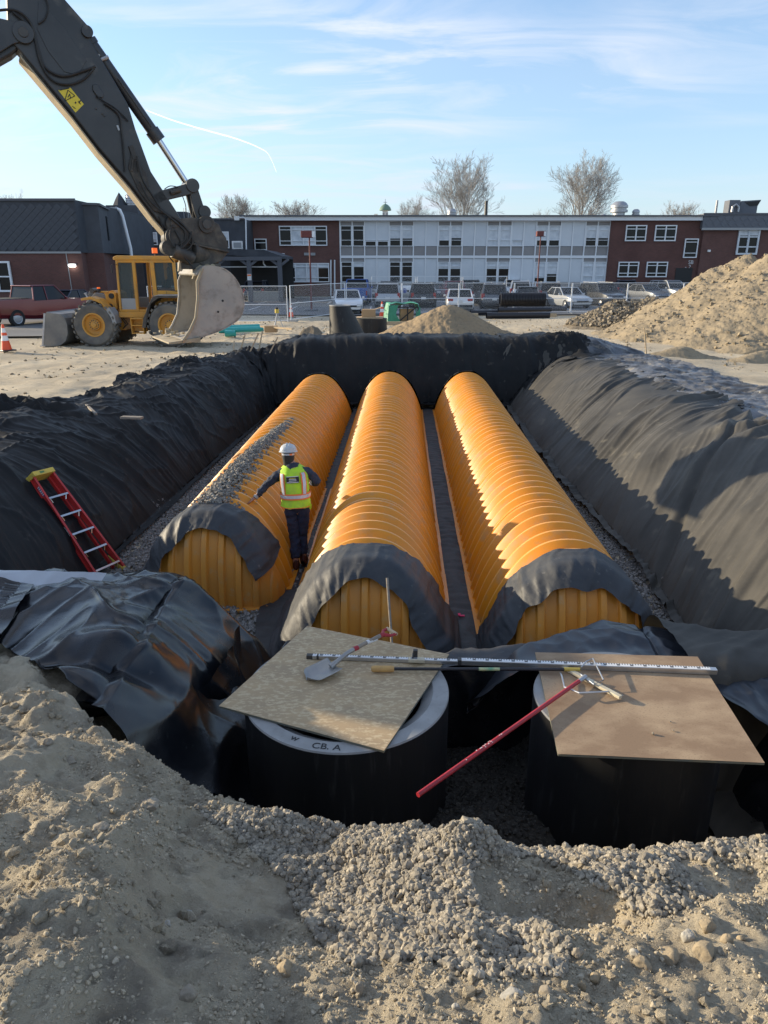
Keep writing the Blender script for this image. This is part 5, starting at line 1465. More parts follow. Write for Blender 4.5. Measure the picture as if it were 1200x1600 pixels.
# ------------------------------------------------------------------ excavator arm with bucket (carrier stands left of the picture)
EQ = .857
class EB(MB):
    def cyl(s, a, b, r0, r1=None, **k): return MB.cyl(s, a, b, r0 * EQ, None if r1 is None else r1 * EQ, **k)
    def tube(s, p, r, **k): return MB.tube(s, p, r * EQ, **k)
    def bar(s, a, b, w, h, up=(0, 0, 1)): return MB.bar(s, a, b, w * EQ, h * EQ, up)
EP0 = Vector((-3.9, 14.0, 0)) * EQ; EW = Vector((-.476, .879, 0)); EN = EW.copy()     # EW: across the arm
def E(px, py, off=0.0):
    return gpl(px, py, EP0, EN) + EW * (off * EQ)
def excavator():
    base = Vector((-8.0, 9.7, 0))
    t = thing("excavator", "black excavator arm and boom reaching in from the left with a big dirty bucket", "excavator", base)
    def fin(b, name, m, par=None, **k):
        b.v = [tuple(Vector(v) - base) for v in b.v]
        return b.build(name, m, par or t, **k)
    def plate(name, pts, o0, o1, m, bev=.012, par=None):
        b = EB(); b.prism([E(x, y, o0) for x, y in pts], EW * (o1 - o0)); return fin(b, name, m, par, bevel=bev)
    def pin(name, px, py, r, o0, o1, m, n=20, par=None):
        b = EB(); b.cyl(E(px, py, o0), E(px, py, o1), r, n=n); return fin(b, name, m, par, smooth=True, bevel=.006)
    s0, s1 = 0.0, .34
    stick = [(38, -60), (100, -3), (143, 46), (141, 62), (200, 162), (212, 202), (236, 268), (290, 352), (296, 372), (270, 372), (240, 336), (205, 290), (155, 232), (115, 180), (33, 82), (12, 60), (10, -10)]
    plate("stick", stick, s0, s1, K['arm'], .02)
    # lower flange, sun on the underside painted as a pale steel tone
    b = EB()
    fl = [(33, 83), (115, 181), (155, 233), (205, 291), (240, 337), (262, 362)]
    for a, c in zip(fl[:-1], fl[1:]):
        A, B = E(a[0] - 2, a[1] + 3, s0 - .012), E(c[0] - 2, c[1] + 3, s0 - .012)
        b.prism([A, B, B + Vector((0, 0, -.030)), A + Vector((0, 0, -.030))], EW * (s1 - s0 + .024))
    fin(b, "lower_flange", K['dustsunsteel'])
    plate("stiffener_plate", [(60, 2), (98, 40), (135, 95), (122, 118), (100, 112), (75, 80), (58, 45)], s0 - .012, s0 - .001, K['arm'], .003)
    # boom coming from the machine
    plate("boom", [(-330, 260), (-120, 80), (-10, 22), (30, 40), (48, 50), (44, 62), (20, 84), (-30, 112), (-120, 170), (-330, 420)], .04, .40, K['arm'], .03)
    plate("boom_ear", [(-20, 25), (20, 34), (48, 45), (48, 62), (20, 70), (-20, 95)], -.04, -.005, K['arm'], .008)
    pin("pivot_pin", 36, 52, .155, -.07, .42, K['arm'])
    pin("pivot_cap", 36, 52, .075, -.085, -.06, K['dark'])
    pin("cylinder_pin", 136, 50, .09, -.05, .38, K['arm'])
    # bucket cylinder
    b = EB(); b.cyl(E(141, 58, .17), E(248, 212, .17), .098, n=20); b.cyl(E(240, 201, .17), E(252, 218, .17), .125, n=20); b.cyl(E(141, 58, .17), E(146, 66, .17), .12, n=20)
    fin(b, "cylinder_barrel", K['arm'], smooth=True)
    b = EB(); b.cyl(E(250, 215, .17), E(293, 282, .17), .055, n=18); fin(b, "cylinder_rod", K['chrome'], smooth=True)
    b = EB(); b.cyl(E(155, 85, .06), E(158, 82, .26), .022, n=8); b.cyl(E(143, 98, .05), E(170, 88, .05), .03, n=8); fin(b, "hose_block", K['galv'], smooth=True)
    b = EB(); b.cyl(E(185, 121, .065), E(238, 197, .065), .014, n=8); fin(b, "cylinder_pipe", K['dark'], smooth=True)
    # linkage
    for o in (.0, .28):
        plate("rocker_link", [(232, 308), (250, 298), (288, 288), (300, 282), (308, 288), (308, 298), (300, 303), (262, 312), (240, 322)], o, o + .05, K['arm'], .008)
        plate("tipping_link", [(296, 296), (309, 292), (320, 326), (326, 333), (328, 345), (322, 355), (312, 352), (304, 330)], o + .02, o + .08, K['arm'], .008)
    b = EB(); b.cyl(E(266, 302, -.03), E(281, 297, -.03), .045, n=10); fin(b, "grease_unit", K['armdirt'], smooth=True)
    pin("link_pin", 301, 290, .12, -.03, .40, K['arm'])
    pin("link_pin", 321, 333, .055, -.01, .37, K['dark'])
    for o0 in (-.02, .30):
        b = EB(); n = 18; ring = []
        c = E(320, 331, o0)
        for k in range(n): ring.append(c + (Vector((.879, .476, 0)) * math.cos(2 * math.pi * k / n) + Vector((0, 0, 1)) * math.sin(2 * math.pi * k / n)) * .095)
        b.prism(ring, EW * .05); fin(b, "link_eye", K['arm'])
    # tilting coupler
    plate("coupler_plate", [(258, 350), (272, 342), (300, 340), (312, 342), (326, 344), (340, 350), (345, 362), (352, 372), (355, 388), (352, 392), (330, 386), (300, 380), (285, 376), (262, 372)], -.07, -.02, K['armdirt'], .008)
    plate("coupler_plate", [(258, 350), (272, 342), (300, 340), (312, 342), (326, 344), (340, 350), (345, 362), (352, 372), (355, 388), (352, 392), (330, 386), (300, 380), (285, 376), (262, 372)], .38, .43, K['armdirt'], .008)
    plate("coupler_body", [(262, 368), (300, 378), (352, 388), (355, 396), (345, 408), (322, 418), (305, 408), (290, 398), (270, 392)], -.02, .38, K['armdirt'], .015)
    b = EB()
    for a, c in (((283, 376), (356, 392)),): b.prism([E(*a, -.10), E(*c, -.10), E(c[0], c[1] + 3, -.10), E(a[0], a[1] + 3, -.10)], EW * .56)
    fin(b, "coupler_flange", K['armdirt'], bevel=.004)
    pin("coupler_pin", 321, 351, .155, -.11, .46, K['armdirt']); pin("pin_cap", 321, 351, .085, -.13, -.105, K['dark'])
    pin("coupler_pin", 270, 350, .14, -.11, .46, K['armdirt']); pin("pin_cap", 270, 350, .075, -.13, -.105, K['armdirt'])
    b = EB(); b.cyl(E(274, 371, -.12), E(276, 373, .40), .20, n=22); b.cyl(E(268, 391, -.10), E(300, 404, -.02), .13, n=18); fin(b, "rotator_motor", K['armdirt'], smooth=True)
    b = EB(); b.cyl(E(262, 387, -.11), E(262, 387, .1), .13, n=20); b.cyl(E(275, 390, .0), E(300, 402, .05), .10, n=14); fin(b, "tilt_cylinder", K['armdirt'], smooth=True)
    b = EB(); b.cyl(E(296, 392, .05), E(336, 400, .30), .22, .26, n=20); fin(b, "rotator_housing", K['armdirt'], smooth=True)
    for px in (305, 330):
        plate("hitch_bracket", [(px - 3, 392), (px + 5, 392), (px + 3, 420), (px - 4, 420)], .0, .06, K['armdirt'], .006)
    plate("hitch_bracket", [(281, 400), (292, 397), (290, 412), (284, 424), (278, 424)], -.02, .04, K['dustsunsteel'], .006)
    b = EB(); b.bar(E(282, 415, .1), E(345, 417, .14), .26, .12, (0, 0, 1)); fin(b, "quick_hitch", K['armdirt'], bevel=.01)
    pin("hitch_hook", 324, 418, .075, -.02, .30, K['dustsunsteel']); pin("hitch_hook", 332, 417, .055, -.03, .30, K['dustsunsteel'])
    # hoses
    def hose(pts, r=.020, o=-.05, m=None, name="hose"):
        P = [E(x, y, o + (q if q else 0)) for x, y, q in [(p + (0,))[:3] for p in pts]]
        Q = []
        for i in range(len(P) - 1):
            p0, p1, p2, p3 = P[max(i - 1, 0)], P[i], P[i + 1], P[min(i + 2, len(P) - 1)]
            for s in range(6):
                u = s / 6
                Q.append(.5 * ((2 * p1) + (p2 - p0) * u + (2 * p0 - 5 * p1 + 4 * p2 - p3) * u * u + (-p0 + 3 * p1 - 3 * p2 + p3) * u ** 3))
        Q.append(P[-1]); b = EB(); b.tube(Q, r, n=8); fin(b, name, m or K['rubber'], smooth=True)
    hose([(-5, 18), (25, 18), (48, 38), (60, 80), (72, 108), (100, 120), (135, 110), (148, 105)])
    hose([(20, 20), (50, 50), (62, 95), (80, 125), (105, 133), (130, 125), (146, 108)], .018)
    hose([(68, -8), (75, 10), (70, 30), (60, 38)], .014)
    hose([(156, 105), (165, 130), (180, 155), (192, 180), (205, 205), (212, 228)], .020, .12)
    hose([(160, 108), (172, 135), (190, 165), (208, 200), (211, 215)], .016, .02, K['galv'])
    hose([(162, 162), (185, 180), (190, 210), (193, 240), (195, 268)], .016)
    hose([(150, 150), (160, 158), (182, 172), (200, 190)], .013)
    hose([(212, 245), (220, 280), (235, 305), (252, 330), (275, 345), (292, 362), (298, 378), (290, 390), (276, 386)], .020, -.13)
    hose([(216, 285), (232, 315), (262, 340), (284, 360), (286, 375), (277, 382)], .018, -.15)
    hose([(248, 338), (256, 362), (258, 380), (264, 400), (271, 410)], .012, -.02, K['rubber'])
    hose([(270, 360), (280, 380), (278, 395), (290, 408), (298, 418)], .016, -.16)
    hose([(284, 298), (292, 320), (293, 340), (296, 352)], .008, .1)
    hose([(300, 300), (304, 320), (306, 342)], .016, .15)
    hose([(256, 296), (265, 291), (278, 293)], .008, -.05)
    hose([(330, 350), (340, 352), (346, 362), (345, 372)], .028, .15, K['galv'])
    hose([(266, 352), (262, 368), (268, 385), (280, 388), (292, 376), (296, 362)], .016, -.17)
    b = EB(); b.bar(E(204, 228, -.02), E(211, 250, -.02), .05, .08); b.cyl(E(207, 250, -.04), E(205, 268, -.04), .02, n=8); b.cyl(E(214, 252, -.04), E(216, 268, -.04), .018, n=8)
    fin(b, "valve_block", K['armdirt'], bevel=.006)
    plate("control_box", [(144, 133), (152, 132), (162, 148), (160, 154), (152, 152), (145, 142)], -.04, -.001, K['arm'], .01)
    b = EB(); b.bar(E(183, 196, -.01), E(186, 204, -.01), .02, .03); fin(b, "clamp", K['galv'])
    b = EB()
    for x, y in ((150, 170), (160, 178), (163, 181)): b.box(E(x, y, -.008), (.02, .02, .02))
    fin(b, "lug", K['dark'])
    plate("upper_box", [(205, 236), (228, 270), (236, 300), (246, 318), (262, 336), (240, 330), (215, 296), (200, 262)], -.03, -.001, K['armdirt'], .008)
    # warning sticker with triangle
    plate("warning_sticker", [(91, 141), (110, 137), (131, 163), (118, 176)], -.004, -.001, K['sticker'], 0)
    def line(pts, w=.008, m=K['ink'], o=-.007):
        b = EB()
        for a, c in zip(pts[:-1], pts[1:]): b.bar(E(*a, o), E(*c, o), w, .003, EW)
        fin(b, "sticker_print", m)
    line([(101, 158), (106, 141), (117, 150), (101, 158)], .011)
    line([(106, 152), (109, 147), (110, 153)], .012); line([(113, 166), (118, 170)], .010); line([(117, 160), (119, 161)], .03); line([(123, 161), (126, 157)], .016); line([(122, 158), (126, 163)], .012)
    line([(93, 141), (108, 138)], .012)
    # bucket
    prof_near = [(322, 417), (345, 420), (363, 437), (374, 463), (373, 485), (365, 499), (345, 512), (323, 521), (300, 527), (279, 531)]
    front = [(279, 531), (290, 515), (299, 495), (302, 465), (301, 440), (310, 419)]
    poly = prof_near + front[1:] 
    W_ = 1.42 * EQ
    def Bk(x, y, o): return E(x, y, o)
    for o, nm in ((0, "side_plate"), (W_, "side_plate")):
        b = EB(); b.prism([Bk(x, y, -.30) + EW * o for x, y in poly], EW * .03); fin(b, nm, K['bucket'], bevel=.006)
    # shell
    shell = [(300, 428), (310, 417), (322, 415), (345, 420), (363, 437), (374, 463), (373, 485), (365, 499), (345, 512), (323, 521), (300, 527), (279, 531)]
    P = [E(x, y, -.30) for x, y in shell]
    # smooth it
    Q = []
    for i in range(len(P) - 1):
        p0, p1, p2, p3 = P[max(i - 1, 0)], P[i], P[i + 1], P[min(i + 2, len(P) - 1)]
        for s in range(5):
            u = s / 5; Q.append(.5 * ((2 * p1) + (p2 - p0) * u + (2 * p0 - 5 * p1 + 4 * p2 - p3) * u * u + (-p0 + 3 * p1 - 3 * p2 + p3) * u ** 3))
    Q.append(P[-1]); cen = sum(Q, Vector()) / len(Q); inner = [q + (cen - q).normalized() * .03 for q in Q]
    b = EB(); n = len(Q); V = []
    for q, r_ in zip(Q, inner): V += [q, q + EW * W_, r_ + EW * W_, r_]
    F = []
    for i in range(n - 1):
        for k in range(4): F.append((i * 4 + k, i * 4 + (k + 1) % 4, (i + 1) * 4 + (k + 1) % 4, (i + 1) * 4 + k))
    F += [(0, 1, 2, 3), ((n - 1) * 4, (n - 1) * 4 + 3, (n - 1) * 4 + 2, (n - 1) * 4 + 1)]
    b.add(V, F); fin(b, "bucket_shell", K['bucket'], smooth=True)
    # cutting edge
    L0 = E(306, 525, -.34); L1 = E(272, 532, -.34) + Vector((-.14, -.05, -.005))
    b = EB(); b.prism([L0, L1, L1 + Vector((0, 0, -.025)), L0 + Vector((0, 0, -.07))], EW * (W_ + .08)); fin(b, "cutting_edge", K['dustsunsteel'], bevel=.004)
    b = EB()
    a = [E(x, y, -.335) for x, y in ((279, 531), (290, 515), (299, 495), (302, 465), (301, 440), (309, 420))]
    for o in (0, W_ + .03):
        b2 = EB(); b2.tube([p + EW * o for p in a], .028, n=6); fin(b2, "side_lip", K['dustsunsteel'] if o == 0 else K['bucket'], smooth=True)
    plate("lifting_ear", [(300, 436), (306, 418), (312, 414), (322, 417), (312, 428)], -.02, .03, K['dustsunsteel'], .004)
    plate("bucket_mount", [(315, 422), (318, 402), (326, 398), (334, 404), (345, 422)], .02, .06, K['armdirt'], .006)
    plate("bucket_mount", [(315, 422), (318, 402), (326, 398), (334, 404), (345, 422)], .42, .46, K['armdirt'], .006)
    plate("lug_corner", [(364, 500), (377, 482), (378, 491), (368, 500)], .2, .9, K['dustsunsteel'], .01)
    # drain holes on the near plate
    for x, y in ((341, 469), (334, 486)):
        b = EB(); b.cyl(E(x, y, -.304), E(x, y, -.298), .022, n=12); fin(b, "drain_hole", K['ink'])
    b = EB()
    for (x, y, w, h) in ((268, 526, .05, .03), (275, 523, .06, .04), (284, 524, .05, .035), (262, 529, .04, .02), (278, 527, .05, .03)):
        for o in (.1, .5, .9): b.box(E(x, y, o) + Vector((random.uniform(-.05, .05), 0, .03)), (w, w, h), Matrix.Rotation(random.uniform(0, 3), 3, 'Z'))
    o = fin(b, "caked_soil", K['soil']); o["kind"] = "stuff"
    # carrier outside the picture: tracks, house and counterweight
    Mz = Matrix.Rotation(math.atan2(.476, .879), 3, 'Z')
    def hb(name, c, d, m, bev=.06):
        b = MB(); b.box(Mz @ Vector(c), d, Mz); return b.build(name, m, t, bevel=bev)
    for s in (-1.1, 1.1):
        hb("track", (-4.0, s, .45), (4.0, .6, .9), K['dark'], .25)
    hb("undercarriage", (-4.0, 0, .6), (2.0, 1.8, .5), K['dark'])
    hb("house", (-4.6, .2, 1.75), (3.6, 2.5, 1.3), K['yellow'], .1); hb("cab", (-3.3, .85, 2.3), (1.7, 1.0, 1.7), K['dark'], .1)
    hb("counterweight", (-6.6, .2, 1.75), (.7, 2.5, 1.2), K['dark'], .15)
    A, B = Mz @ Vector((-3.2, -.2, 1.6)), E(-330, 340, .22) - base
    b = MB(); b.bar(A, B, .40, .60); b.build("boom_foot", K['arm'], t, bevel=.05)
excavator()

# ------------------------------------------------------------------ wheel loader
def loader():
    t = thing("wheel_loader", "yellow articulated wheel loader with grey bucket parked beyond the left bank", "wheel loader", (-9.22, 28.15, 0), R(180 - 3))
    def wheel(x, y, r=.80, w=.56, out=1):
        wt = MB()
        prof = [(.40, -w / 2 + .05), (.50, -w / 2), (r - .10, -w / 2), (r - .02, -w / 2 + .08), (r - .015, 0), (r - .02, w / 2 - .08), (r - .10, w / 2), (.50, w / 2), (.40, w / 2 - .05)]
        wt.lathe(prof, (x, y, r), 'Y', 44); wh = wt.build("tyre", K['tyre'], t, smooth=True)
        tr = MB()
        for k in range(24):
            a = 2 * math.pi * k / 24
            for s in (-1, 1):
                a2 = a + (math.pi / 24 if s > 0 else 0)
                c, n_ = Vector((x + math.cos(a2) * (r + .0), y + s * w * .25, r + math.sin(a2) * r)), Vector((math.cos(a2), 0, math.sin(a2)))
                tg = Vector((-math.sin(a2), 0, math.cos(a2)))
                m_ = Matrix((n_, (Vector((0, 1, 0)) + tg * .45 * s).normalized(), tg)).transposed()
                tr.box(c, (.06, w * .48, .10), m_)
        o = tr.build("tread", K['tyre'], wh); o["kind"] = "stuff"
        rm = MB(); yo = y + out * (w / 2 - .04)
        rm.lathe([(.41, yo - out * .10), (.43, yo + out * .02), (.38, yo + out * .02), (.36, yo - out * .12), (.22, yo - out * .14), (.20, yo - out * .06), (.10, yo - out * .04), (.09, yo + out * .02), (.001, yo + out * .03)], (x, 0, r), 'Y', 32)
        ro = rm.build("rim", K['yellow'], wh, smooth=True)
        nb = MB()
        for k in range(12):
            a = 2 * math.pi * k / 12; nb.cyl((x + .16 * math.cos(a), yo - out * .12, r + .16 * math.sin(a)), (x + .16 * math.cos(a), yo - out * .03, r + .16 * math.sin(a)), .022, n=6)
        ro2 = nb.build("wheel_nuts", K['dark'], wh); ro2["kind"] = "stuff"
    # local: +x forward (left in the picture), +y towards camera after rotation? rotate 180: local -y is away... near side is +y
    for x in (1.42, -1.42):
        wheel(x, 1.0, out=1); wheel(x, -1.0, out=-1)
    Y = K['yellow']
    def bx(name, c, d, m=Y, bev=.02, par=None, rot=None):
        b = MB(); b.box(c, d, rot); return b.build(name, m, par or t, bevel=bev)
    def pr(name, pts, y0, y1, m=Y, bev=.015):
        b = MB(); b.prism([(x, y0, z) for x, z in pts], (0, y1 - y0, 0)); return b.build(name, m, t, bevel=bev)
    # rear frame and engine hood
    pr("hood", [(-.85, 1.0), (-.88, 2.0), (-1.3, 2.0), (-2.35, 1.90), (-2.55, 1.75), (-2.62, 1.05)], -.72, .72)
    pr("hood_top", [(-.86, 1.99), (-.86, 2.07), (-1.3, 2.08), (-2.3, 1.98), (-2.3, 1.92)], -.70, .70, K['dark'])
    pr("counterweight", [(-2.2, .55), (-2.2, 1.1), (-2.85, 1.12), (-2.9, .62)], -.9, .9, K['dark'], .05)
    pr("rear_frame", [(.15, .55), (.15, 1.0), (-2.3, 1.02), (-2.3, .60)], -.55, .55, K['dark'])
    for s in (-1, 1):
        pr("rear_fender", [(-.42, .72), (-.52, .72), (-.62, 1.35), (-.88, 1.78), (-1.1, 1.84), (-2.15, 1.84), (-2.15, 1.76), (-1.12, 1.76), (-.80, 1.55), (-.50, 1.05)], s * .74, s * 1.27, K['dark'] if s > 0 else Y)
        pr("fender_top", [(-.86, 1.80), (-1.1, 1.87), (-2.1, 1.87), (-2.1, 1.845), (-1.1, 1.845)], s * .74, s * 1.27, K['galv'], .003)
        pr("front_fender", [(.62, 1.02), (.74, 1.0), (.86, 1.40), (1.12, 1.72), (1.42, 1.80), (1.78, 1.74), (1.78, 1.66), (1.42, 1.70), (1.05, 1.56), (.80, 1.30)], s * .72, s * 1.24, Y)
        pr("fender_skirt", [(.55, .85), (.72, .85), (.90, 1.38), (.76, 1.42), (.60, 1.15)], s * .74, s * 1.25, K['greymetal'])
    text_obj("lettering", "V", .19, K['ink'], t, (-1.52, .728, 1.62), (R(90), 0, R(180)), depth=.003)
    bx("hood_handle", (-.98, .73, 1.72), (.02, .02, .20), K['ink'], .004)
    bx("hood_seam", (-1.25, .722, 1.55), (.012, .006, .85), K['dark'], 0)
    # cab platform and steps
    pr("platform", [(.58, 1.05), (.58, 1.24), (-.62, 1.24), (-.62, 1.05)], -.85, .88)
    b = MB()
    for z in (.50, .78, 1.02): b.box((-.18, 1.02, z), (.46, .26, .035))
    for x in (.05, -.40): b.box((x, 1.02, .76), (.03, .24, .58))
    b.build("steps", Y, t, bevel=.006)
    bx("step_box", (-.20, .86, .80), (.50, .12, .50), Y)
    # cab
    cz0, cz1 = 1.24, 3.08
    for s in (-1, 1):
        y = s * .70
        for (x0, x1, w) in ((.56, .50, .07), (-.10, -.12, .11), (-.82, -.80, .15), (-1.62, -1.60, .10)):
            b = MB(); b.bar((x0, y, cz0 if x0 > -1 else 2.0), (x1, y, cz1), .09, w, (1, 0, 0)); b.build("cab_post", Y, t, bevel=.008)
        bx("cab_sill", (-.15, y, 1.28), (1.4, .08, .10)); bx("cab_header", (-.55, y, 3.02), (2.1, .08, .10))
        b = MB(); b.quad((.52, y, 1.72), (-.05, y, 1.72), (-.05, y, 2.98), (.46, y, 2.98)); 
        if s > 0: b.build("side_glass", K['glass_c'], t)
        b = MB(); b.quad((-.88, y, 2.08), (-1.56, y, 2.08), (-1.56, y, 2.98), (-.88, y, 2.98)); b.build("side_glass", K['glass_c'], t)
        bx("door_panel", (.22, y, 1.50), (.56, .03, .44), K['greymetal'])
    b = MB(); b.quad((.57, -.68, 1.35), (.57, .68, 1.35), (.45, .68, 2.98), (.45, -.68, 2.98)); b.build("windshield", K['glass_c'], t)
    b = MB(); b.quad((-1.62, -.66, 2.08), (-1.62, .66, 2.08), (-1.60, .66, 2.98), (-1.60, -.66, 2.98)); b.build("rear_glass", K['glass_c'], t)
    pr("cab_roof", [(.62, 3.06), (.60, 3.17), (.45, 3.22), (-1.62, 3.20), (-1.72, 3.15), (-1.72, 3.06)], -.78, .78, Y, .03)
    b = MB(); b.cyl((-.82, .35, 3.22), (-.82, .35, 3.30), .03, n=8); b.build("beacon_stem", K['dark'], t)
    b = MB(); b.cyl((-.82, .35, 3.30), (-.82, .35, 3.48), .10, .095, n=16); b.build("beacon", K['beacon'], t, smooth=True)
    pr("seat", [(-.90, 1.3), (-.90, 2.25), (-1.04, 2.4), (-1.12, 2.35), (-1.10, 1.3)], -.26, .26, K['ink'], .05); pr("seat_base", [(-.42, 1.3), (-.42, 1.68), (-.9, 1.72), (-.9, 1.3)], -.26, .26, K['ink'], .04)
    b = MB(); b.tube([(.42, 0, 1.3), (.32, 0, 1.95)], .035, n=8); n = 20
    b.tube([(.31 + .06 * math.cos(2 * math.pi * k / n), .2 * math.sin(2 * math.pi * k / n), 1.97 + .10 * math.cos(2 * math.pi * k / n)) for k in range(n + 1)], .014, n=6); b.build("steering_wheel", K['ink'], t, smooth=True)
    bx("mirror", (.60, .98, 2.75), (.05, .03, .28), K['ink']); b = MB(); b.tube([(.48, .74, 2.9), (.58, .96, 2.9)], .012, n=6); b.build("mirror_arm", K['ink'], t)
    b = MB(); b.tube([(-.15, .76, 1.3), (-.15, .80, 2.4)], .012, n=6); b.build("grab_rail", Y, t)
    b = MB(); b.tube([(-1.0, -.35, 2.1), (-1.0, -.35, 2.75), (-1.06, -.35, 2.85)], .05, n=10); b.build("exhaust_pipe", K['dark'], t, smooth=True)
    # front frame, lift arms, linkage
    pr("front_frame", [(.62, .55), (.62, 1.15), (.80, 1.30), (.72, 1.9), (.92, 2.0), (1.25, 1.9), (1.5, 1.25), (1.95, .9), (1.95, .6)], -.42, .42)
    bx("front_axle", (1.42, 0, .8), (.3, 1.5, .3), K['dark']); bx("rear_axle", (-1.42, 0, .8), (.3, 1.5, .3), K['dark'])
    bx("valve_housing", (.95, .50, 1.62), (.40, .14, .60), Y); 
    b = MB(); b.cyl((.90, .56, 1.8), (.90, .62, 1.8), .10, n=12); b.cyl((.98, .56, 1.45), (.98, .62, 1.45), .08, n=12); b.build("valve_port", K['ink'], t)
    b = MB(); b.tube([(.75, .5, 1.2), (.60, .62, 1.0), (.45, .6, .75), (.62, .55, .62)], .02, n=6); b.build("hose", K['ink'], t, smooth=True)
    b = MB(); b.tube([(.70, .5, 1.15), (.52, .62, .98), (.38, .6, .80), (.55, .55, .70)], .02, n=6); b.build("hose", K['ink'], t, smooth=True)
    bx("work_light", (1.32, .62, 2.0), (.12, .16, .12), K['ink']); bx("light_bracket", (1.15, .60, 1.95), (.34, .10, .06), Y); b = MB(); b.cyl((1.34, .62, 2.06), (1.34, .62, 2.11), .06, n=8); b.build("lamp_cap", K['beacon'], t)
    for s in (-1, 1):
        pr("lift_arm", [(1.0, 1.62), (1.02, 1.82), (1.55, 1.92), (1.95, 1.55), (2.35, .62), (2.62, .34), (2.50, .22), (2.15, .42), (1.78, 1.25), (1.45, 1.58)], s * .38, s * .50, K['lbucket'])
        b = MB(); b.cyl((1.05, s * .3, .9), (1.8, s * .3, 1.3), .06, n=10); b.build("lift_cylinder", K['dark'], t, smooth=True)
    pr("bell_crank", [(1.72, 1.28), (1.80, 2.02), (1.92, 2.06), (2.10, 1.62), (2.45, .95), (2.30, .90), (1.98, 1.30)], -.08, .08, K['lbucket'])
    b = MB(); b.cyl((1.15, 0, 1.75), (1.80, 0, 1.98), .07, n=12); b.build("tilt_cylinder", K['dark'], t, smooth=True)
    b = MB(); b.cyl((1.76, -.3, 1.98), (1.76, .3, 1.98), .09, n=12); b.build("pivot_pin", K['dark'], t, smooth=True)
    b = MB(); b.bar((1.75, .22, 1.35), (2.05, .22, 1.9), .06, .14, (0, 1, 0)); b.build("tilt_link", K['galv'], t, bevel=.01)
    pr("coupler", [(2.32, .28), (2.25, .55), (2.35, 1.02), (2.5, 1.05), (2.55, .3)], -.62, .62, K['lbucket'])
    # bucket: curved shell, side plates, edge
    cur = [(3.48, .03), (3.05, .03), (2.78, .08), (2.56, .24), (2.46, .48), (2.44, .78), (2.50, 1.02), (2.60, 1.16), (3.10, 1.22)]
    b = MB(); 
    for (a, c) in zip(cur[:-1], cur[1:]):
        b.bar((a[0], 0, a[1]), (c[0], 0, c[1]), 2.48, .035, (0, 0, 1) if abs(a[0] - c[0]) > abs(a[1] - c[1]) else (1, 0, 0))
    b.build("bucket_shell", K['lbucket'], t)
    sp_ = [(3.46, .02), (3.05, .02), (2.78, .06), (2.55, .22), (2.44, .48), (2.42, .80), (2.48, 1.05), (2.6, 1.18), (3.12, 1.24), (3.22, 1.16)]
    for s in (-1, 1): pr("bucket_side", sp_, s * 1.22, s * 1.26, K['lbucket'], .004)
    for s in (-1, 1):
        b = MB(); b.bar((3.46, s * 1.25, .03), (3.20, s * 1.25, 1.20), .07, .05, (0, 1, 0)); b.build("bucket_lip", K['galv'], t, bevel=.006)
    bx("cutting_edge", (3.46, 0, .03), (.22, 2.56, .035), K['galv'], .004)
    b = MB(); b.tube([(3.12, 1.25, 1.23), (3.12, -1.25, 1.23)], .03, n=8); b.build("bucket_rim", K['lbucket'], t, smooth=True)
m = mat("clear_cab_glass", (.22, .27, .27), .05, trans=.75, spec=.4); K['glass_c'] = m
m.node_tree.nodes["Principled BSDF"].inputs["IOR"].default_value = 1.02
loader()

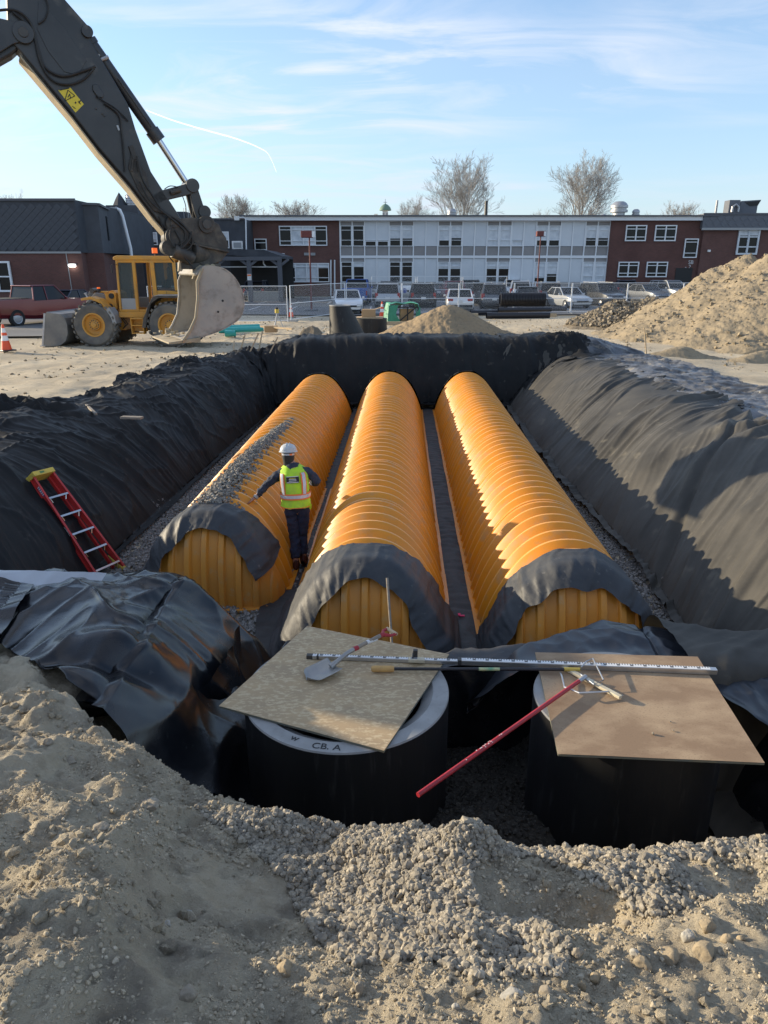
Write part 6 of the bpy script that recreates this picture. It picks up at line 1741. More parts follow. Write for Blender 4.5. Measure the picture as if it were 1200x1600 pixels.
# ------------------------------------------------------------------ cars
def car_proto(kind):
    """local: +y is the car's front; origin on the ground"""
    P = {  # length, width, height, belt, hood z, windshield base y, roof front y, roof rear y, rear glass base y
        'sedan': (4.7, 1.82, 1.45, .92, .98, .95, .25, -1.0, -1.75, .92),
        'suv': (4.6, 1.88, 1.70, 1.05, 1.08, 1.05, .45, -1.75, -2.1, 1.05),
        'pickup': (5.8, 2.0, 1.95, 1.22, 1.26, 1.25, .60, -.70, -.85, 1.15)}[kind]
    L, W, Ht, belt, hood, ws, rf, rr, rg, _ = P
    t = thing(kind + "_car", None, None)
    h = L / 2; w = W / 2; gc = .22
    def ring(y, ww, zb, zt, belt_w=.97):
        return [(-ww * .90, y, zb), (-ww, y, zb + .18), (-ww, y, zb + (zt - zb) * .6), (-ww * belt_w, y, zt - .03), (-ww * .80, y, zt), (ww * .80, y, zt), (ww * belt_w, y, zt - .03), (ww, y, zb + (zt - zb) * .6), (ww, y, zb + .18), (ww * .90, y, zb)]
    rear_t = belt + (.06 if kind == 'sedan' else .02)
    if kind == 'pickup':
        st = [(-h, w * .97, .50, 1.30), (-h + .05, w, .45, 1.34), (-.95, w, gc + .12, 1.34), (-.90, w, gc + .12, 1.24), (ws, w, gc + .05, hood + .02), (h - .5, w, gc + .05, hood - .02), (h - .08, w * .96, gc + .1, hood - .12), (h, w * .88, .40, hood - .35)]
    else:
        st = [(-h, w * .86, .42, rear_t - .22), (-h + .10, w * .95, .30, rear_t - .04), (-h + .35, w, gc, rear_t), (rg, w, gc, rear_t), (0, w, gc, belt), (ws, w, gc, hood), (h - .7, w * .985, gc, hood - .10), (h - .22, w * .93, gc + .02, hood - .22), (h, w * .80, .34, hood - .42)]
    V = [p for s in st for p in ring(*s)]; F = []
    n = 10
    for i in range(len(st) - 1):
        for k in range(n): F.append((i * n + k, i * n + (k + 1) % n, (i + 1) * n + (k + 1) % n, (i + 1) * n + k))
    F += [tuple(range(n)), tuple(reversed(range((len(st) - 1) * n, len(st) * n)))]
    b = MB(); b.add(V, F); body = b.build("body", K['paint0'], t, smooth=True, angle=28)
    # cabin glass
    wt = w * .76
    g = [(rg, w * .90, belt - .03), (rr, wt, Ht - .06), (rf, wt, Ht - .05), (ws, w * .88, belt + (hood - belt) - .02)]
    gb = [(rg, w * .93, belt - .05), (rr, w * .93, belt - .05), (rf, w * .93, belt - .05), (ws, w * .90, belt - .05)]
    V = []
    for (y, ww, z), (y2, w2, z2) in zip(g, gb): V += [(-w2, y2, z2), (-ww, y, z), (ww, y, z), (w2, y2, z2)]
    F = []
    for i in range(3):
        for k in range(3): F.append((i * 4 + k, i * 4 + k + 1, (i + 1) * 4 + k + 1, (i + 1) * 4 + k))
    F += [(0, 1, 2, 3), (12, 15, 14, 13)]
    b = MB(); b.add(V, F); b.build("windows", K['carglass'], t)
    # roof and pillars
    b = MB(); b.prism([(-wt - .02, rr - .10, Ht - .055), (-wt - .02, rf + .05, Ht - .055), (wt + .02, rf + .05, Ht - .055), (wt + .02, rr - .10, Ht - .055)], (0, 0, .055)); b.build("roof", K['paint0'], t, bevel=.03)
    for s in (-1, 1):
        mids = [((rg, w * .90, belt - .04), (rr, wt, Ht - .04)), ((ws, w * .88, hood - .04), (rf, wt, Ht - .04)), (((rr + rf) / 2, w * .93, belt - .03), ((rr + rf) / 2, wt, Ht - .04))]
        if kind == 'suv': mids.append(((rr + .25, w * .93, belt - .03), (rr + .35, wt, Ht - .04)))
        for a, c in mids:
            b = MB(); b.bar((s * a[1], a[0], a[2]), (s * c[1], c[0], c[2]), .075, .05, (0, 1, 0)); b.build("pillar", K['paint0'], t, bevel=.01)
        b = MB(); b.box((s * (w + .07), ws - .25, belt + .08), (.16, .10, .13)); b.build("side_mirror", K['paint0'], t, bevel=.03)
        if kind == 'sedan': tl = (s * w * .70, -h + .05, belt - .10, .34, .14)
        elif kind == 'suv': tl = (s * w * .84, -h + .09, belt - .12, .20, .34)
        else: tl = (s * w * .93, -h + .02, .98, .10, .34)
        b = MB(); b.box((tl[0], tl[1], tl[2]), (tl[3], .14, tl[4])); b.build("tail_light", K['tail'], t, bevel=.02)
        b = MB(); b.box((s * w * .70, h - .13, hood - .38), (.36, .20, .13)); b.build("headlight", K['head'], t, bevel=.03)
    if kind == 'suv':
        for s in (-1, 1):
            b = MB(); b.bar((s * wt * .95, rr + .1, Ht + .04), (s * wt * .95, rf - .1, Ht + .04), .03, .03); b.build("roof_rail", K['greymetal'], t)
    b = MB(); b.box((0, -h - .005, .74), (.34, .03, .17)); b.build("licence_plate", K['white'], t)
    b = MB(); b.box((0, -h + .02, .44), (W * .88, .14, .16)); b.build("rear_bumper", K['ink'] if kind != 'pickup' else K['chrome'], t, bevel=.03)
    b = MB(); b.box((0, h - .02, hood - .44), (W * .5, .08, .10)); b.build("grille", K['ink'], t, bevel=.01)
    b = MB(); b.box((0, h - .06, .34), (W * .78, .10, .12)); b.build("lower_grille", K['ink'], t, bevel=.02)
    if kind == 'pickup':
        b = MB(); b.box((0, -1.95, 1.345), (W * .82, 1.75, .02)); b.build("bed_floor", K['ink'], t)
    wr = .43 if kind == 'pickup' else (.36 if kind == 'suv' else .33)
    for x in (-1, 1):
        for y in (-h + .95, h - .90):
            b = MB(); b.lathe([(wr * .62, -.11), (wr * .93, -.11), (wr, -.07), (wr, .07), (wr * .93, .11), (wr * .62, .11)], (x * (w - .10), y, wr), 'X', 22); wq = b.build("tyre", K['ctyre'], t, smooth=True)
            b = MB(); b.lathe([(wr * .64, .09), (wr * .55, .07), (wr * .2, .10), (.001, .10)] if x > 0 else [(wr * .64, -.09), (wr * .55, -.07), (wr * .2, -.10), (.001, -.10)], (x * (w - .10), y, wr), 'X', 14); b.build("wheel_rim", K['galv'], wq, smooth=True)
            b = MB(); b.lathe([(wr + .06, -.02), (wr + .06, .005)], (x * (w + .001), y, wr + .0), 'X', 22); 
    return t
K['carglass'] = mat("car_glass", (.012, .014, .017), .15, spec=.3)
def paint(name, c, met=.3):
    m = mat(name, c, .28, met, coat=.6); K[name] = m; return m
K['paint0'] = paint("car_paint_dark", (.025, .028, .032))
for nme, c in (("car_paint_white", (.72, .73, .74)), ("car_paint_silver", (.40, .42, .44)), ("car_paint_grey", (.12, .13, .145)), ("car_paint_red", (.30, .02, .03)), ("car_paint_maroon", (.13, .004, .010)),
               ("car_paint_blue", (.02, .10, .38)), ("car_paint_navy", (.02, .03, .06)), ("car_paint_wine", (.22, .02, .05))): paint(nme, c)
protos = {}
def place_car(kind, px, py, face, col, label, z=0.0, off=0.0):
    """px, py: ground contact; face: heading in degrees (0 = away from camera)"""
    p = gz(px, py, 0)
    if kind not in protos:
        o = car_proto(kind); protos[kind] = o
        used = o
    else:
        used = dup(protos[kind])
    used.name = {'sedan': "parked_sedan", 'suv': "parked_suv", 'pickup': "pickup_truck"}[kind]
    used.location = (p.x, p.y + off, 0); used.rotation_euler = (0, 0, R(face))
    tag(used, label, "car" if kind != 'pickup' else "pickup truck", "vehicles parked in the lot")
    for ch in used.children:
        if ch.name.split('.')[0] in ("body", "roof", "pillar", "side_mirror"):
            ch.material_slots[0].link = 'OBJECT'; ch.material_slots[0].material = K[col]
    return used
D_ = "car_paint_dark"
cars = [
    ('sedan', 543, 489, 186, 'car_paint_white', "white sedan with its headlights facing the pit, left of the black concrete cone"),
    ('pickup', 559, 476, -3, 'car_paint_blue', "blue pickup truck parked behind the front facing white sedan"),
    ('suv', 607, 480, -2, 'car_paint_silver', "silver grey hatchback parked right behind the green tarp"),
    ('suv', 609, 471, -2, D_, "dark car peeking over the roof of the silver hatchback"),
    ('suv', 659, 480, 0, D_, "black SUV parked behind the left shoulder of the sand pile"),
    ('suv', 706, 470, 2, 'car_paint_wine', "wine red minivan left behind the white sedan's roof"),
    ('sedan', 717, 486, -4, 'car_paint_white', "white sedan seen from behind above the top of the sand pile"),
    ('suv', 734, 466, -4, D_, "black SUV with raised tailgate shape beside the wine red minivan"),
    ('suv', 770, 482, -6, 'car_paint_grey', "charcoal SUV seen from behind over the ribbed black pipe"),
    ('suv', 752, 477, -6, D_, "dark SUV half hidden left of the charcoal one"),
    ('suv', 779, 463, -6, 'car_paint_maroon', "maroon SUV in the row behind the charcoal SUV"),
    ('suv', 811, 470, -8, 'car_paint_white', "white SUV with dark rear window behind the grey sedan"),
    ('sedan', 822, 478, -8, 'car_paint_grey', "dark grey sedan parked behind the right end of the ribbed pipe"),
    ('suv', 856, 475, -8, 'car_paint_grey', "grey SUV between the dark grey sedan and the silver sedan"),
    ('suv', 871, 462, -10, 'car_paint_silver', "silver SUV with black rear window in the back row near the red lamp post"),
    ('sedan', 884, 481, 195, 'car_paint_silver', "silver sedan turned towards the pit, headlights on the fence"),
    ('suv', 914, 462, -12, 'car_paint_white', "white SUV alone in the back row under the panel wall's end"),
    ('suv', 938, 478, 196, D_, "black SUV turned towards the pit left of the rubble heap"),
    ('suv', 960, 462, -12, 'car_paint_white', "white SUV below the brick wing's first lower window"),
    ('suv', 974, 467, -12, 'car_paint_navy', "navy SUV squeezed behind the rubble heap"),
    ('sedan', 1008, 472, 198, 'car_paint_grey', "grey sedan facing the pit above the rubble heap"),
    ('sedan', 1028, 464, -14, 'car_paint_navy', "dark blue sedan behind the grey one over the rubble heap"),
    ('suv', 1044, 470, 198, 'car_paint_silver', "silver SUV with bright windshield at the flank of the big pile"),
    ('suv', 1082, 458, -16, D_, "dark car just showing its roof over the slope of the big pile"),
    ('suv', 405, 470, -2, 'car_paint_navy', "dark SUV under the covered porch behind the fence"),
    ('pickup', 62, 506, -27, 'car_paint_maroon', "dark red pickup truck parked by the brick wall at the far left"),
    ('sedan', 118, 488, -16, 'car_paint_navy', "dark blue sedan between the red pickup and the wheel loader"),
    ('suv', 140, 478, -12, 'car_paint_grey', "grey SUV hidden behind the loader's lift arms"),
]
for k, (px, py, kd, fc, cl, lb) in enumerate(((640, 463, 'suv', 0, 'car_paint_silver', "silver SUV in the back row just right of the white tank"), (684, 468, 'sedan', -2, 'car_paint_navy', "navy sedan tucked left of the wine red minivan"), (798, 464, 'suv', -6, 'car_paint_white', "white SUV in the back row left of the red lamp post"),
    (846, 466, 'sedan', -8, 'car_paint_white', "white sedan in the back row right of the red lamp post"), (896, 463, 'suv', -10, D_, "black SUV between the silver and the lone white SUV in the back row"), (932, 464, 'sedan', -12, 'car_paint_silver', "silver sedan in the back row behind the black SUV facing the pit"),
    (992, 463, 'sedan', -12, 'car_paint_white', "white sedan in the back row above the rubble heap"), (1060, 461, 'suv', -14, 'car_paint_silver', "pale SUV in the back row close to the big pile's flank"), (583, 470, 'sedan', 0, 'car_paint_grey', "grey sedan between the blue pickup and the silver hatchback"))):
    cars.append((kd, px, py, fc, cl, lb))
for c in cars: place_car(*c)
# ------------------------------------------------------------------ paved lot, markings, lawn
def slab(name, x0, x1, y0, y1, z, m, label, kind="structure"):
    b = MB(); b.quad((x0, y0, z), (x1, y0, z), (x1, y1, z), (x0, y1, z)); o = b.build(name, m, fix=False); tag(o, label, None, None, kind); return o
def lotmesh(name, x0, x1, y0, y1, z, m, label, nx=60, ny=24):
    xs, ys = np.linspace(x0, x1, nx), np.linspace(y0, y1, ny); X, Y = np.meshgrid(xs, ys, indexing='ij')
    wob = 1.0 * fbm(X * .15, X * 0 + 3, 3, 301) * np.clip(1 - (Y - y0) / 6, 0, 1); Y = Y + wob
    o = mesh_np(name, np.stack([X.ravel(), Y.ravel(), np.full(X.size, z)], 1), grid_faces(nx, ny), m, None, False); tag(o, label, None, None, "structure")
lotmesh("parking_lot", -45, 75, 45.2, 70.0, .07, K['asphalt'], "grey asphalt parking lot in front of the school")
lotmesh("side_road", -60, -12.6, 31.0, 45.9, .065, K['asphalt'], "asphalt lane beside the brick building on the left", 50, 16)
lm = MB()
for k in range(26):
    x = -12 + k * 2.75; lm.box((x + .05, 52.5, .076), (.10, 4.6, .004)); lm.box((x + 2, 61, .076), (.10, 4.6, .004))
o = lm.build("parking_lines", K['line']); tag(o, "white painted stall lines on the parking lot", None, None, "structure")
b = MB(); b.box((10, 70.1, .09), (120, .18, .16)); tag(b.build("kerb", K['concrete'], bevel=.02), "concrete kerb along the far side of the parking lot", None, None, "structure")
slab("lawn", -40, 70, 70.2, 74.2, .11, K['grass'], "strip of winter grass at the foot of the school wall")
b = MB(); b.box((6, 71.0, .125), (110, 1.3, .03)); tag(b.build("footpath", K['concrete']), "concrete footpath in front of the school", None, None, "structure")

# ------------------------------------------------------------------ school buildings
YB = 74.0
def W(px, py, Y=YB): return gy(px, py, Y)
def wz(py, Y=YB): return gy(600, py, Y).z
def wx(px, Y=YB, py=400): return gy(px, py, Y).x
def wall_box(name, x0, x1, z0, z1, y0, depth, m, par):
    b = MB(); b.box(((x0 + x1) / 2, y0 + depth / 2, (z0 + z1) / 2), (x1 - x0, depth, z1 - z0)); return b.build(name, m, par)
def window(par, x0, x1, z0, z1, y, cols, rows, m_frame=None, blind=0.0, fr=.09, name="window", blinds=None):
    y = y - .075
    """frame with glass behind; rows: list of fractions of the horizontal bars"""
    mf = m_frame or K['mullion']
    b = MB(); w, h = x1 - x0, z1 - z0
    for x in (x0 + fr / 2, x1 - fr / 2): b.box((x, y, (z0 + z1) / 2), (fr, .14, h))
    for z in (z0 + fr / 2, z1 - fr / 2): b.box(((x0 + x1) / 2, y, z), (w - 2 * fr, .138, fr))
    for k in range(1, cols): b.box((x0 + w * k / cols, y, (z0 + z1) / 2), (fr * 1.1, .136, h - 2 * fr))
    for r in rows:
        for k in range(cols):
            xa = x0 + w * k / cols + fr * .5; xb = x0 + w * (k + 1) / cols - fr * .5
            b.box(((xa + xb) / 2, y, z0 + h * r), (xb - xa - .02, .12, fr * .7))
    f = b.build(name, mf, par)
    g = MB(); g.box(((x0 + x1) / 2, y + .05, (z0 + z1) / 2), (w - fr, .02, h - fr)); g.build("pane", K['glass'], f)
    for k in range(cols):
        bl = blinds[k] if blinds else blind
        if bl > 0:
            xa = x0 + w * k / cols + fr * .5; xb = x0 + w * (k + 1) / cols - fr * .5
            q = MB(); q.box(((xa + xb) / 2, y + .03, z1 - fr / 2 - (h - fr) * bl / 2), (xb - xa - .02, .015, (h - fr) * bl)); q.build("blind", K['blind'], f)
    return f
bs = thing("school_building", "long two storey school with white panel front between two brick wings", "building", (8.0, YB, 0))
def rel_(o_list): pass
class Off:
    pass
# parts are built in world coordinates, then moved under the root
def adopt(root, objs):
    inv = Matrix.Translation(-root.location)
    for o in objs:
        if o.parent is None or o.parent == root:
            o.parent = root; o.location = Vector(o.location) - root.location
before = set(scene.objects)
xL, x1_, x2_, xR = wx(386), wx(532), wx(949), wx(1103)
zt = wz(345); z0 = -.2
wall_box("brick_wall", xL, x1_, z0, zt, YB, 12, K['brick2'], None)
wall_box("panel_backing", x1_, x2_, z0, zt, YB + .10, 11.9, K['slate'], None)
wall_box("brick_wall", x2_, xR, z0, zt, YB - .25, 12, K['brick'], None)
b = MB(); b.box(((xL + xR) / 2, YB + 5.8, (zt + wz(339)) / 2), (xR - xL + .5, 13.0, wz(339) - zt)); b.build("roof_fascia", K['mullion'])
b = MB(); b.box(((xL + xR) / 2, YB + 5.8, wz(339) + .06), (xR - xL + .8, 13.4, .12)); b.build("roof", K['roof'])
# left brick wing windows
for (a, c, p, q, bl) in ((438, 512, 353, 384, [0, 1, 1, 0]), (443, 514, 411, 441, [.25, 1, 1, .25])):
    window(None, wx(a), wx(c), wz(q), wz(p), YB - .03, 4, [.24, .8], blinds=bl)
window(None, wx(399), wx(418), wz(391), wz(373), YB - .03, 1, [.65])
b = MB(); b.box(W(484, 397) + Vector((0, -.05, 0)), (1.1, .1, .25)); b.build("wall_plaque", K['greymetal'])
for px in (517, 523):
    b = MB(); b.cyl(W(px, 462) + Vector((0, -.12, 0)), W(px, 406) + Vector((0, -.12, 0)), .07, n=8); b.build("downpipe", K['mullion'], smooth=True)
b = MB(); b.box(((wx(430) + wx(441)) / 2, YB - .1, wz(397)), (1.2, .25, .15)); b.build("wall_vent", K['mullion'])
# panel front: 22 columns
pit = (x2_ - x1_) / 22; yf = YB
rows = {'u0': wz(399), 'u1': wz(385), 'u2': wz(352.5), 'u3': wz(346), 'l0': wz(462), 'l1': wz(441), 'l2': wz(409), 'l3': wz(403.5)}
def colx(k): return x1_ + pit * k
rs_ = random.Random(5)
upper = {0: (0., 0.), 2: (.62, .62), 4: (.72, .60), 6: (1, 1), 8: (.72, .72), 10: (.60, .60)}
lower = {0: (.02, .25), 2: (0., 0.), 4: (.34, .34), 6: (.34, .34), 8: (.80, .60), 10: (1, 1)}
for k in range(0, 22, 1):
    bay = k // 2; xa, xb = colx(k) + .06, colx(k + 1) - .06; xm = (xa + xb) / 2
    win = bay % 2 == 0
    for (za, zb_, nm) in ((rows['u0'], rows['u1'], "spandrel_panel"), (rows['l0'], rows['l1'], "spandrel_panel")):
        b = MB(); b.box((xm, yf + .02, (za + zb_) / 2), (xb - xa, .06, zb_ - za - .06)); b.build("spandrel_panel", K['spandrel'])
    for tag_, (zl, zh, zs), st_ in (('u', (rows['u1'], rows['u2'], rows['u3']), upper), ('l', (rows['l1'], rows['l2'], rows['l3']), lower)):
        if win:
            b = MB(); b.box((xm, yf + .02, (zh + zs) / 2), (xb - xa, .05, zs - zh - .04)); b.build("transom_panel", K['spandrel'])
            bl = st_[bay][k % 2]
            window(None, xa, xb, zl, zh, yf, 1, [.30, .78], blind=bl, fr=.06)
        elif tag_ == 'u' and k in (2, 3):
            zc = zl + (zh - zl) * .28
            b = MB(); b.box((xm, yf + .0, (zc + zs) / 2), (xb - xa, .08, zs - zc - .02)); b.build("facade_panel", K['facade'])
            window(None, xa, xb, zl, zc - .03, yf, 1, [], blind=0, fr=.06)
        elif tag_ == 'u' and k == 14:
            zc = zl + (zh - zl) * .30
            b = MB(); b.box((xm, yf + .0, (zc + zs) / 2), (xb - xa, .08, zs - zc - .02)); b.build("facade_panel", K['facade'])
            window(None, xa, xb, zl, zc - .03, yf, 1, [], blind=1, fr=.06)
        else:
            b = MB(); b.box((xm, yf + .0, (zl + zs) / 2), (xb - xa, .08, zs - zl - .03)); b.build("facade_panel", K['facade'])
for k in range(23):
    b = MB(); b.box((colx(k), yf - .04, (rows['l0'] + zt) / 2), (.11, .16, zt - rows['l0'])); b.build("mullion", K['mullion'])
b = MB(); b.box(((x1_ + x2_) / 2, yf - .045, (rows['u0'] + rows['l3']) / 2), (x2_ - x1_ - .02, .22, (rows['u0'] - rows['l3']) * .95)); b.build("floor_band", K['mullion'])
b = MB(); b.box(((x1_ + x2_) / 2, yf - .045, (rows['u3'] + zt) / 2 + .02), (x2_ - x1_ - .02, .19, .12)); b.build("head_band", K['mullion'])
# right brick wing
for (a, c, p, q) in ((972, 1004, 352, 377), (1017, 1050, 352, 377), (966, 998, 409, 433), (1010, 1043, 409, 433)):
    window(None, wx(a), wx(c), wz(q), wz(p), YB - .28, 2, [.26, .76], blind=.0, fr=.10)
window(None, wx(1065), wx(1086), wz(403), wz(373), YB - .28, 1, [.25, .82], fr=.09)
b = MB(); b.box(((wx(1057) + wx(1083)) / 2, YB - .27, wz(432)), (wx(1083) - wx(1057), .06, 1.6)); b.build("service_door", K['ink'])
K['sign_white'] = mat("sign_white", (.6, .6, .6), .6)
o1 = text_obj("wall_lettering", "SB", .50, K['sign_white'], None, (wx(1079), YB - .28, wz(410)), (R(90), 0, 0), depth=.02)
o3 = text_obj("wall_lettering", "-", .50, K['sign_white'], None, (wx(1072), YB - .28, wz(417)), (R(90), 0, 0), depth=.02)
o2 = text_obj("wall_lettering", "2", .50, K['sign_white'], None, (wx(1078), YB - .28, wz(417)), (R(90), 0, 0), depth=.02)
# roof gear
def vent(px, py, r, hh, m=K['galv'], y=YB + 3):
    p = gy(px, py, y); z0_ = wz(338); b = MB()
    b.lathe([(r * .7, 0), (r * .7, hh * .35), (r, hh * .36), (r, hh * .5), (r * .85, hh * .52), (r * .85, hh * .6), (r, hh * .62), (r, hh * .75), (r * .8, hh * .9), (r * .5, hh), (.001, hh)], (p.x, y, z0_), n=18)
    return b.build("roof_vent", m, smooth=True)
vent(706, 330, .45, .9); vent(968, 320, .85, 1.55); vent(994, 328, .38, .85); vent(943, 336, .3, .4)
b = MB(); p = gy(759, 338, YB + 3); b.cyl((p.x, YB + 3, wz(339)), (p.x, YB + 3, gy(759, 314, YB + 3).z), .16, n=10); b.build("flue_pipe", K['dark'], smooth=True)
adopt(bs, [o for o in scene.objects if o not in before and o.parent is None and o is not bs])

# far right wing with slate band
before = set(scene.objects)
YR = 73.5
bw = thing("brick_annexe", "brick annexe with slate grey roof band at the right edge behind the big pile", "building", (36, YR, 0))
xa, xb = wx(1094, YR), wx(1300, YR)
wall_box("brick_wall", xa, xb, -.2, wz(357, YR), YR, 14, K['brick2'], None)
b = MB(); b.box(((xa + xb) / 2, YR + 7, (wz(357, YR) + wz(334, YR)) / 2), (xb - xa + .6, 14.6, wz(334, YR) - wz(357, YR))); b.build("roof_band", K['slate'])
b = MB(); b.box(((xa + xb) / 2, YR - .33, wz(358, YR)), (xb - xa + .7, .12, .2)); b.build("band_trim", K['greymetal'])
b = MB(); b.box(((xa + xb) / 2, YR - .33, wz(334.5, YR)), (xb - xa + .7, .12, .16)); b.build("coping", K['roof'])
nxd = 0
for i in range(20):
    for j in range(2):
        px = xa - .1 + .35 + i * .72 + (j % 2) * .36; pz = wz(357, YR) + .45 + j * .48
        b = MB()
        if nxd == 0:
            b.prism([(0, -.012, -.34), (.33, -.012, 0), (0, -.012, .34), (-.33, -.012, 0)], (0, -.014, 0)); sh0 = b.build("shingle", K['slate']); s_ = sh0
        else: s_ = sh0.copy(); link(s_)
        s_.location = (px, YR - .30, pz); nxd += 1
window(None, wx(1148, YR), wx(1181, YR), wz(398, YR), wz(357, YR), YR - .03, 2, [.30, .68], m_frame=K['blind'], blinds=[.25, .25], fr=.16)
b = MB(); b.box(gy(1107, 392, YR) + Vector((0, -.1, 0)), (.25, .2, .2)); b.build("wall_lamp", K['white'])
b = MB(); p0, p1 = gy(1118, 333, YR + 5), gy(1120, 313, YR + 5); b.cyl((p0.x, YR + 5, p0.z - .5), (p0.x, YR + 5, p1.z), .12, n=10); b.build("flue_pipe", K['galv'], smooth=True)
b = MB(); p = gy(1143, 325, YR + 4); b.box((p.x, YR + 4, wz(334, YR) + .75), (1.1, 1.2, 1.5)); b.build("roof_unit", K['slate'], bevel=.05)
q = [gy(x, y, YR + 4) for x, y in ((1153, 334), (1158, 314), (1190, 312), (1184, 322), (1182, 334))]
b = MB(); b.prism(q, (0, 3, 0)); b.build("roof_unit", K['slate'], bevel=.04)
q = [gy(x, y, YR + 3.95) for x, y in ((1164, 316), (1189, 313.5), (1184, 321), (1172, 322))]
b = MB(); b.prism(q, (0, .05, 0)); b.build("intake_hood", K['ink'])
b = MB(); c = gy(1149, 326, YR + 3.3); b.tube([c + Vector((-.3, 0, -.3)), c + Vector((-.3, 0, .15)), c + Vector((0, 0, .4)), c + Vector((.3, 0, .15)), c + Vector((.3, 0, -.3))], .12, n=8); b.build("duct_elbow", K['galv'], smooth=True)
adopt(bw, [o for o in scene.objects if o not in before and o.parent is None and o is not bw])

# left dark building: shingled upper wall over brick
before = set(scene.objects)
YA = 50.0
bl_ = thing("shingled_building", "near left building with dark diamond shingles above dark red brick", "building", (-24, YA, 0))
zr_, zm = wz(312, YA), wz(394.5, YA); xA = wx(121, YA, 350)
x0_ = -48
P2_ = Vector((xA, YA, 0)); P3_ = Vector((gy(128, 350, 51.2).x, 51.2, 0)); P4_ = Vector((gy(156, 350, 51.6).x, 51.6, 0)); P5_ = Vector((gy(197, 350, 66).x, 66, 0))
foot = [Vector((x0_, YA, 0)), P2_, P3_, P4_, P5_, Vector((x0_, 66, 0))]
zr2 = gy(156, 319, 51.6).z
b = MB(); b.prism([p + Vector((0, 0, -.2)) for p in foot], (0, 0, zm + .2)); b.build("brick_wall", K['brick'])
b = MB(); b.prism([p + Vector((0, 0, zm)) for p in (foot[0], foot[1], Vector((P2_.x, 66, 0)), foot[5])], (0, 0, zr_ - zm)); b.build("shingle_wall", K['shingle'])
b = MB(); b.prism([p + Vector((0, 0, zm)) for p in (Vector((P2_.x + .01, P3_.y, 0)), P3_, P4_, P5_, Vector((P2_.x + .01, 66, 0)))], (0, 0, zr2 - zm)); b.build("shingle_wall", K['shingle2'])
b = MB(); b.bar((x0_, YA - .04, zm), (P2_.x, YA - .04, zm), .10, .12); b.build("band_trim", K['greymetal'])
b = MB(); b.bar((x0_, YA - .04, zr_), (P2_.x + .05, YA - .04, zr_), .16, .14); b.build("coping", K['roof'])
b = MB(); b.bar(P3_ + Vector((0, -.06, zr2)), P4_ + Vector((0, -.06, zr2)), .16, .14); b.bar(P4_ + Vector((.06, 0, zr2)), P5_ + Vector((.06, 0, zr2)), .16, .14); b.build("coping", K['roof'])
cnt = 0
dx_, dz_ = .56, .50
nrow = int((zr_ - zm) / (dz_ / 2))
for j in range(1, nrow):
    for i in range(16):
        x = P2_.x - .32 - i * dx_ - (j % 2) * dx_ / 2; z = zm + j * dz_ / 2
        if z + dz_ / 2 > zr_ or cnt > 285 or x < -26.4: continue
        if cnt == 0:
            b = MB(); b.add([(0, -.010, -.26), (.285, -.010, 0), (0, -.010, .26), (-.285, -.010, 0), (0, -.050, -.245), (.265, -.035, 0), (0, -.018, .245), (-.265, -.035, 0)], [(4, 5, 6, 7), (0, 1, 5, 4), (1, 2, 6, 5), (2, 3, 7, 6), (3, 0, 4, 7)])
            sA = b.build("shingle", K['shingle2']); s_ = sA
        else: s_ = sA.copy(); link(s_)
        s_.location = (x, YA, z); s_.rotation_euler = (R(rs_.uniform(-1.2, 1.2)), 0, R(rs_.uniform(-1.5, 1.5))); cnt += 1
window(None, wx(-30, YA), wx(14, YA), wz(456, YA), wz(408, YA), YA - .03, 2, [.5], blind=0, fr=.12)
b = MB(); b.box((wx(112, YA), YA - .15, wz(415, YA)), (.42, .22, .16)); b.build("wall_lamp", K['lamp'], bevel=.03)
b = MB(); b.box((wx(112, YA), YA - .06, wz(413.5, YA)), (.5, .12, .12)); b.build("lamp_housing", K['greymetal'])
for u in (.22, .34, .46, .66, .78):   # slots in the receding wall
    p = P4_.lerp(P5_, u); d_ = (P5_ - P4_).normalized()
    b = MB(); b.bar(p + Vector((.02, 0, zm + 1.0)), p + Vector((.02, 0, zm + 2.5)), .55, .06, Vector((1, 0, 0))); 
    Mx_ = Matrix((d_, Vector((d_.y, -d_.x, 0)), Vector((0, 0, 1)))).transposed(); b = MB(); b.box(p + Vector((.03, 0, zm + 1.7)), (.5, .08, 1.6), Mx_)
    b.build("window", K['glass'])
b = MB(); b.bar((P2_.x - .9, YA - .03, -.1), (P2_.x - 1.0, YA - .03, zm), .05, .04, (0, 1, 0)); b.build("expansion_joint", K['greymetal'])
b = MB(); b.box((-36, YA - .04, .65), (34, .06, 1.3)); b.build("brick_plinth", K['brick2'])
adopt(bl_, [o for o in scene.objects if o not in before and o.parent is None and o is not bl_])

# dark middle building with cone roof turret
before = set(scene.objects)
YM = 70.0
bm_ = thing("dark_building", "dark shingled building with pointed turret behind the excavator arm", "building", (-20, YM, 0))
xa, xb = wx(196, YM), wx(385.5, YM)
wall_box("shingle_wall", xa, xb, -.2, wz(342, YM), YM, 10, K['shingle'], None)
wall_box("tower_wall", wx(176, YM), wx(224, YM), -.2, wz(321, YM), YM - .3, 8, K['shingle2'], None)
wall_box("roof_block", wx(262, YM), wx(287, YM), wz(342, YM) - .3, wz(328, YM), YM + 2, 3, K['shingle'], None)
b = MB(); b.bar((xa, YM - .04, wz(342, YM)), (xb, YM - .04, wz(342, YM)), .18, .12); b.build("coping", K['roof'])
p = gy(188, 322, YM + 1); r_ = gy(200, 322, YM + 1).x - p.x
b = MB(); b.lathe([(r_ * 1.25, -.3), (r_ * .55, gy(188, 311, YM + 1).z - p.z), (.01, gy(188, 300.5, YM + 1).z - p.z)], (p.x, YM + 1, p.z), n=8); b.build("turret_roof", K['shingle'])
p = gy(207, 322, YM + 1); b = MB(); hh = gy(207, 303, YM + 1).z - p.z
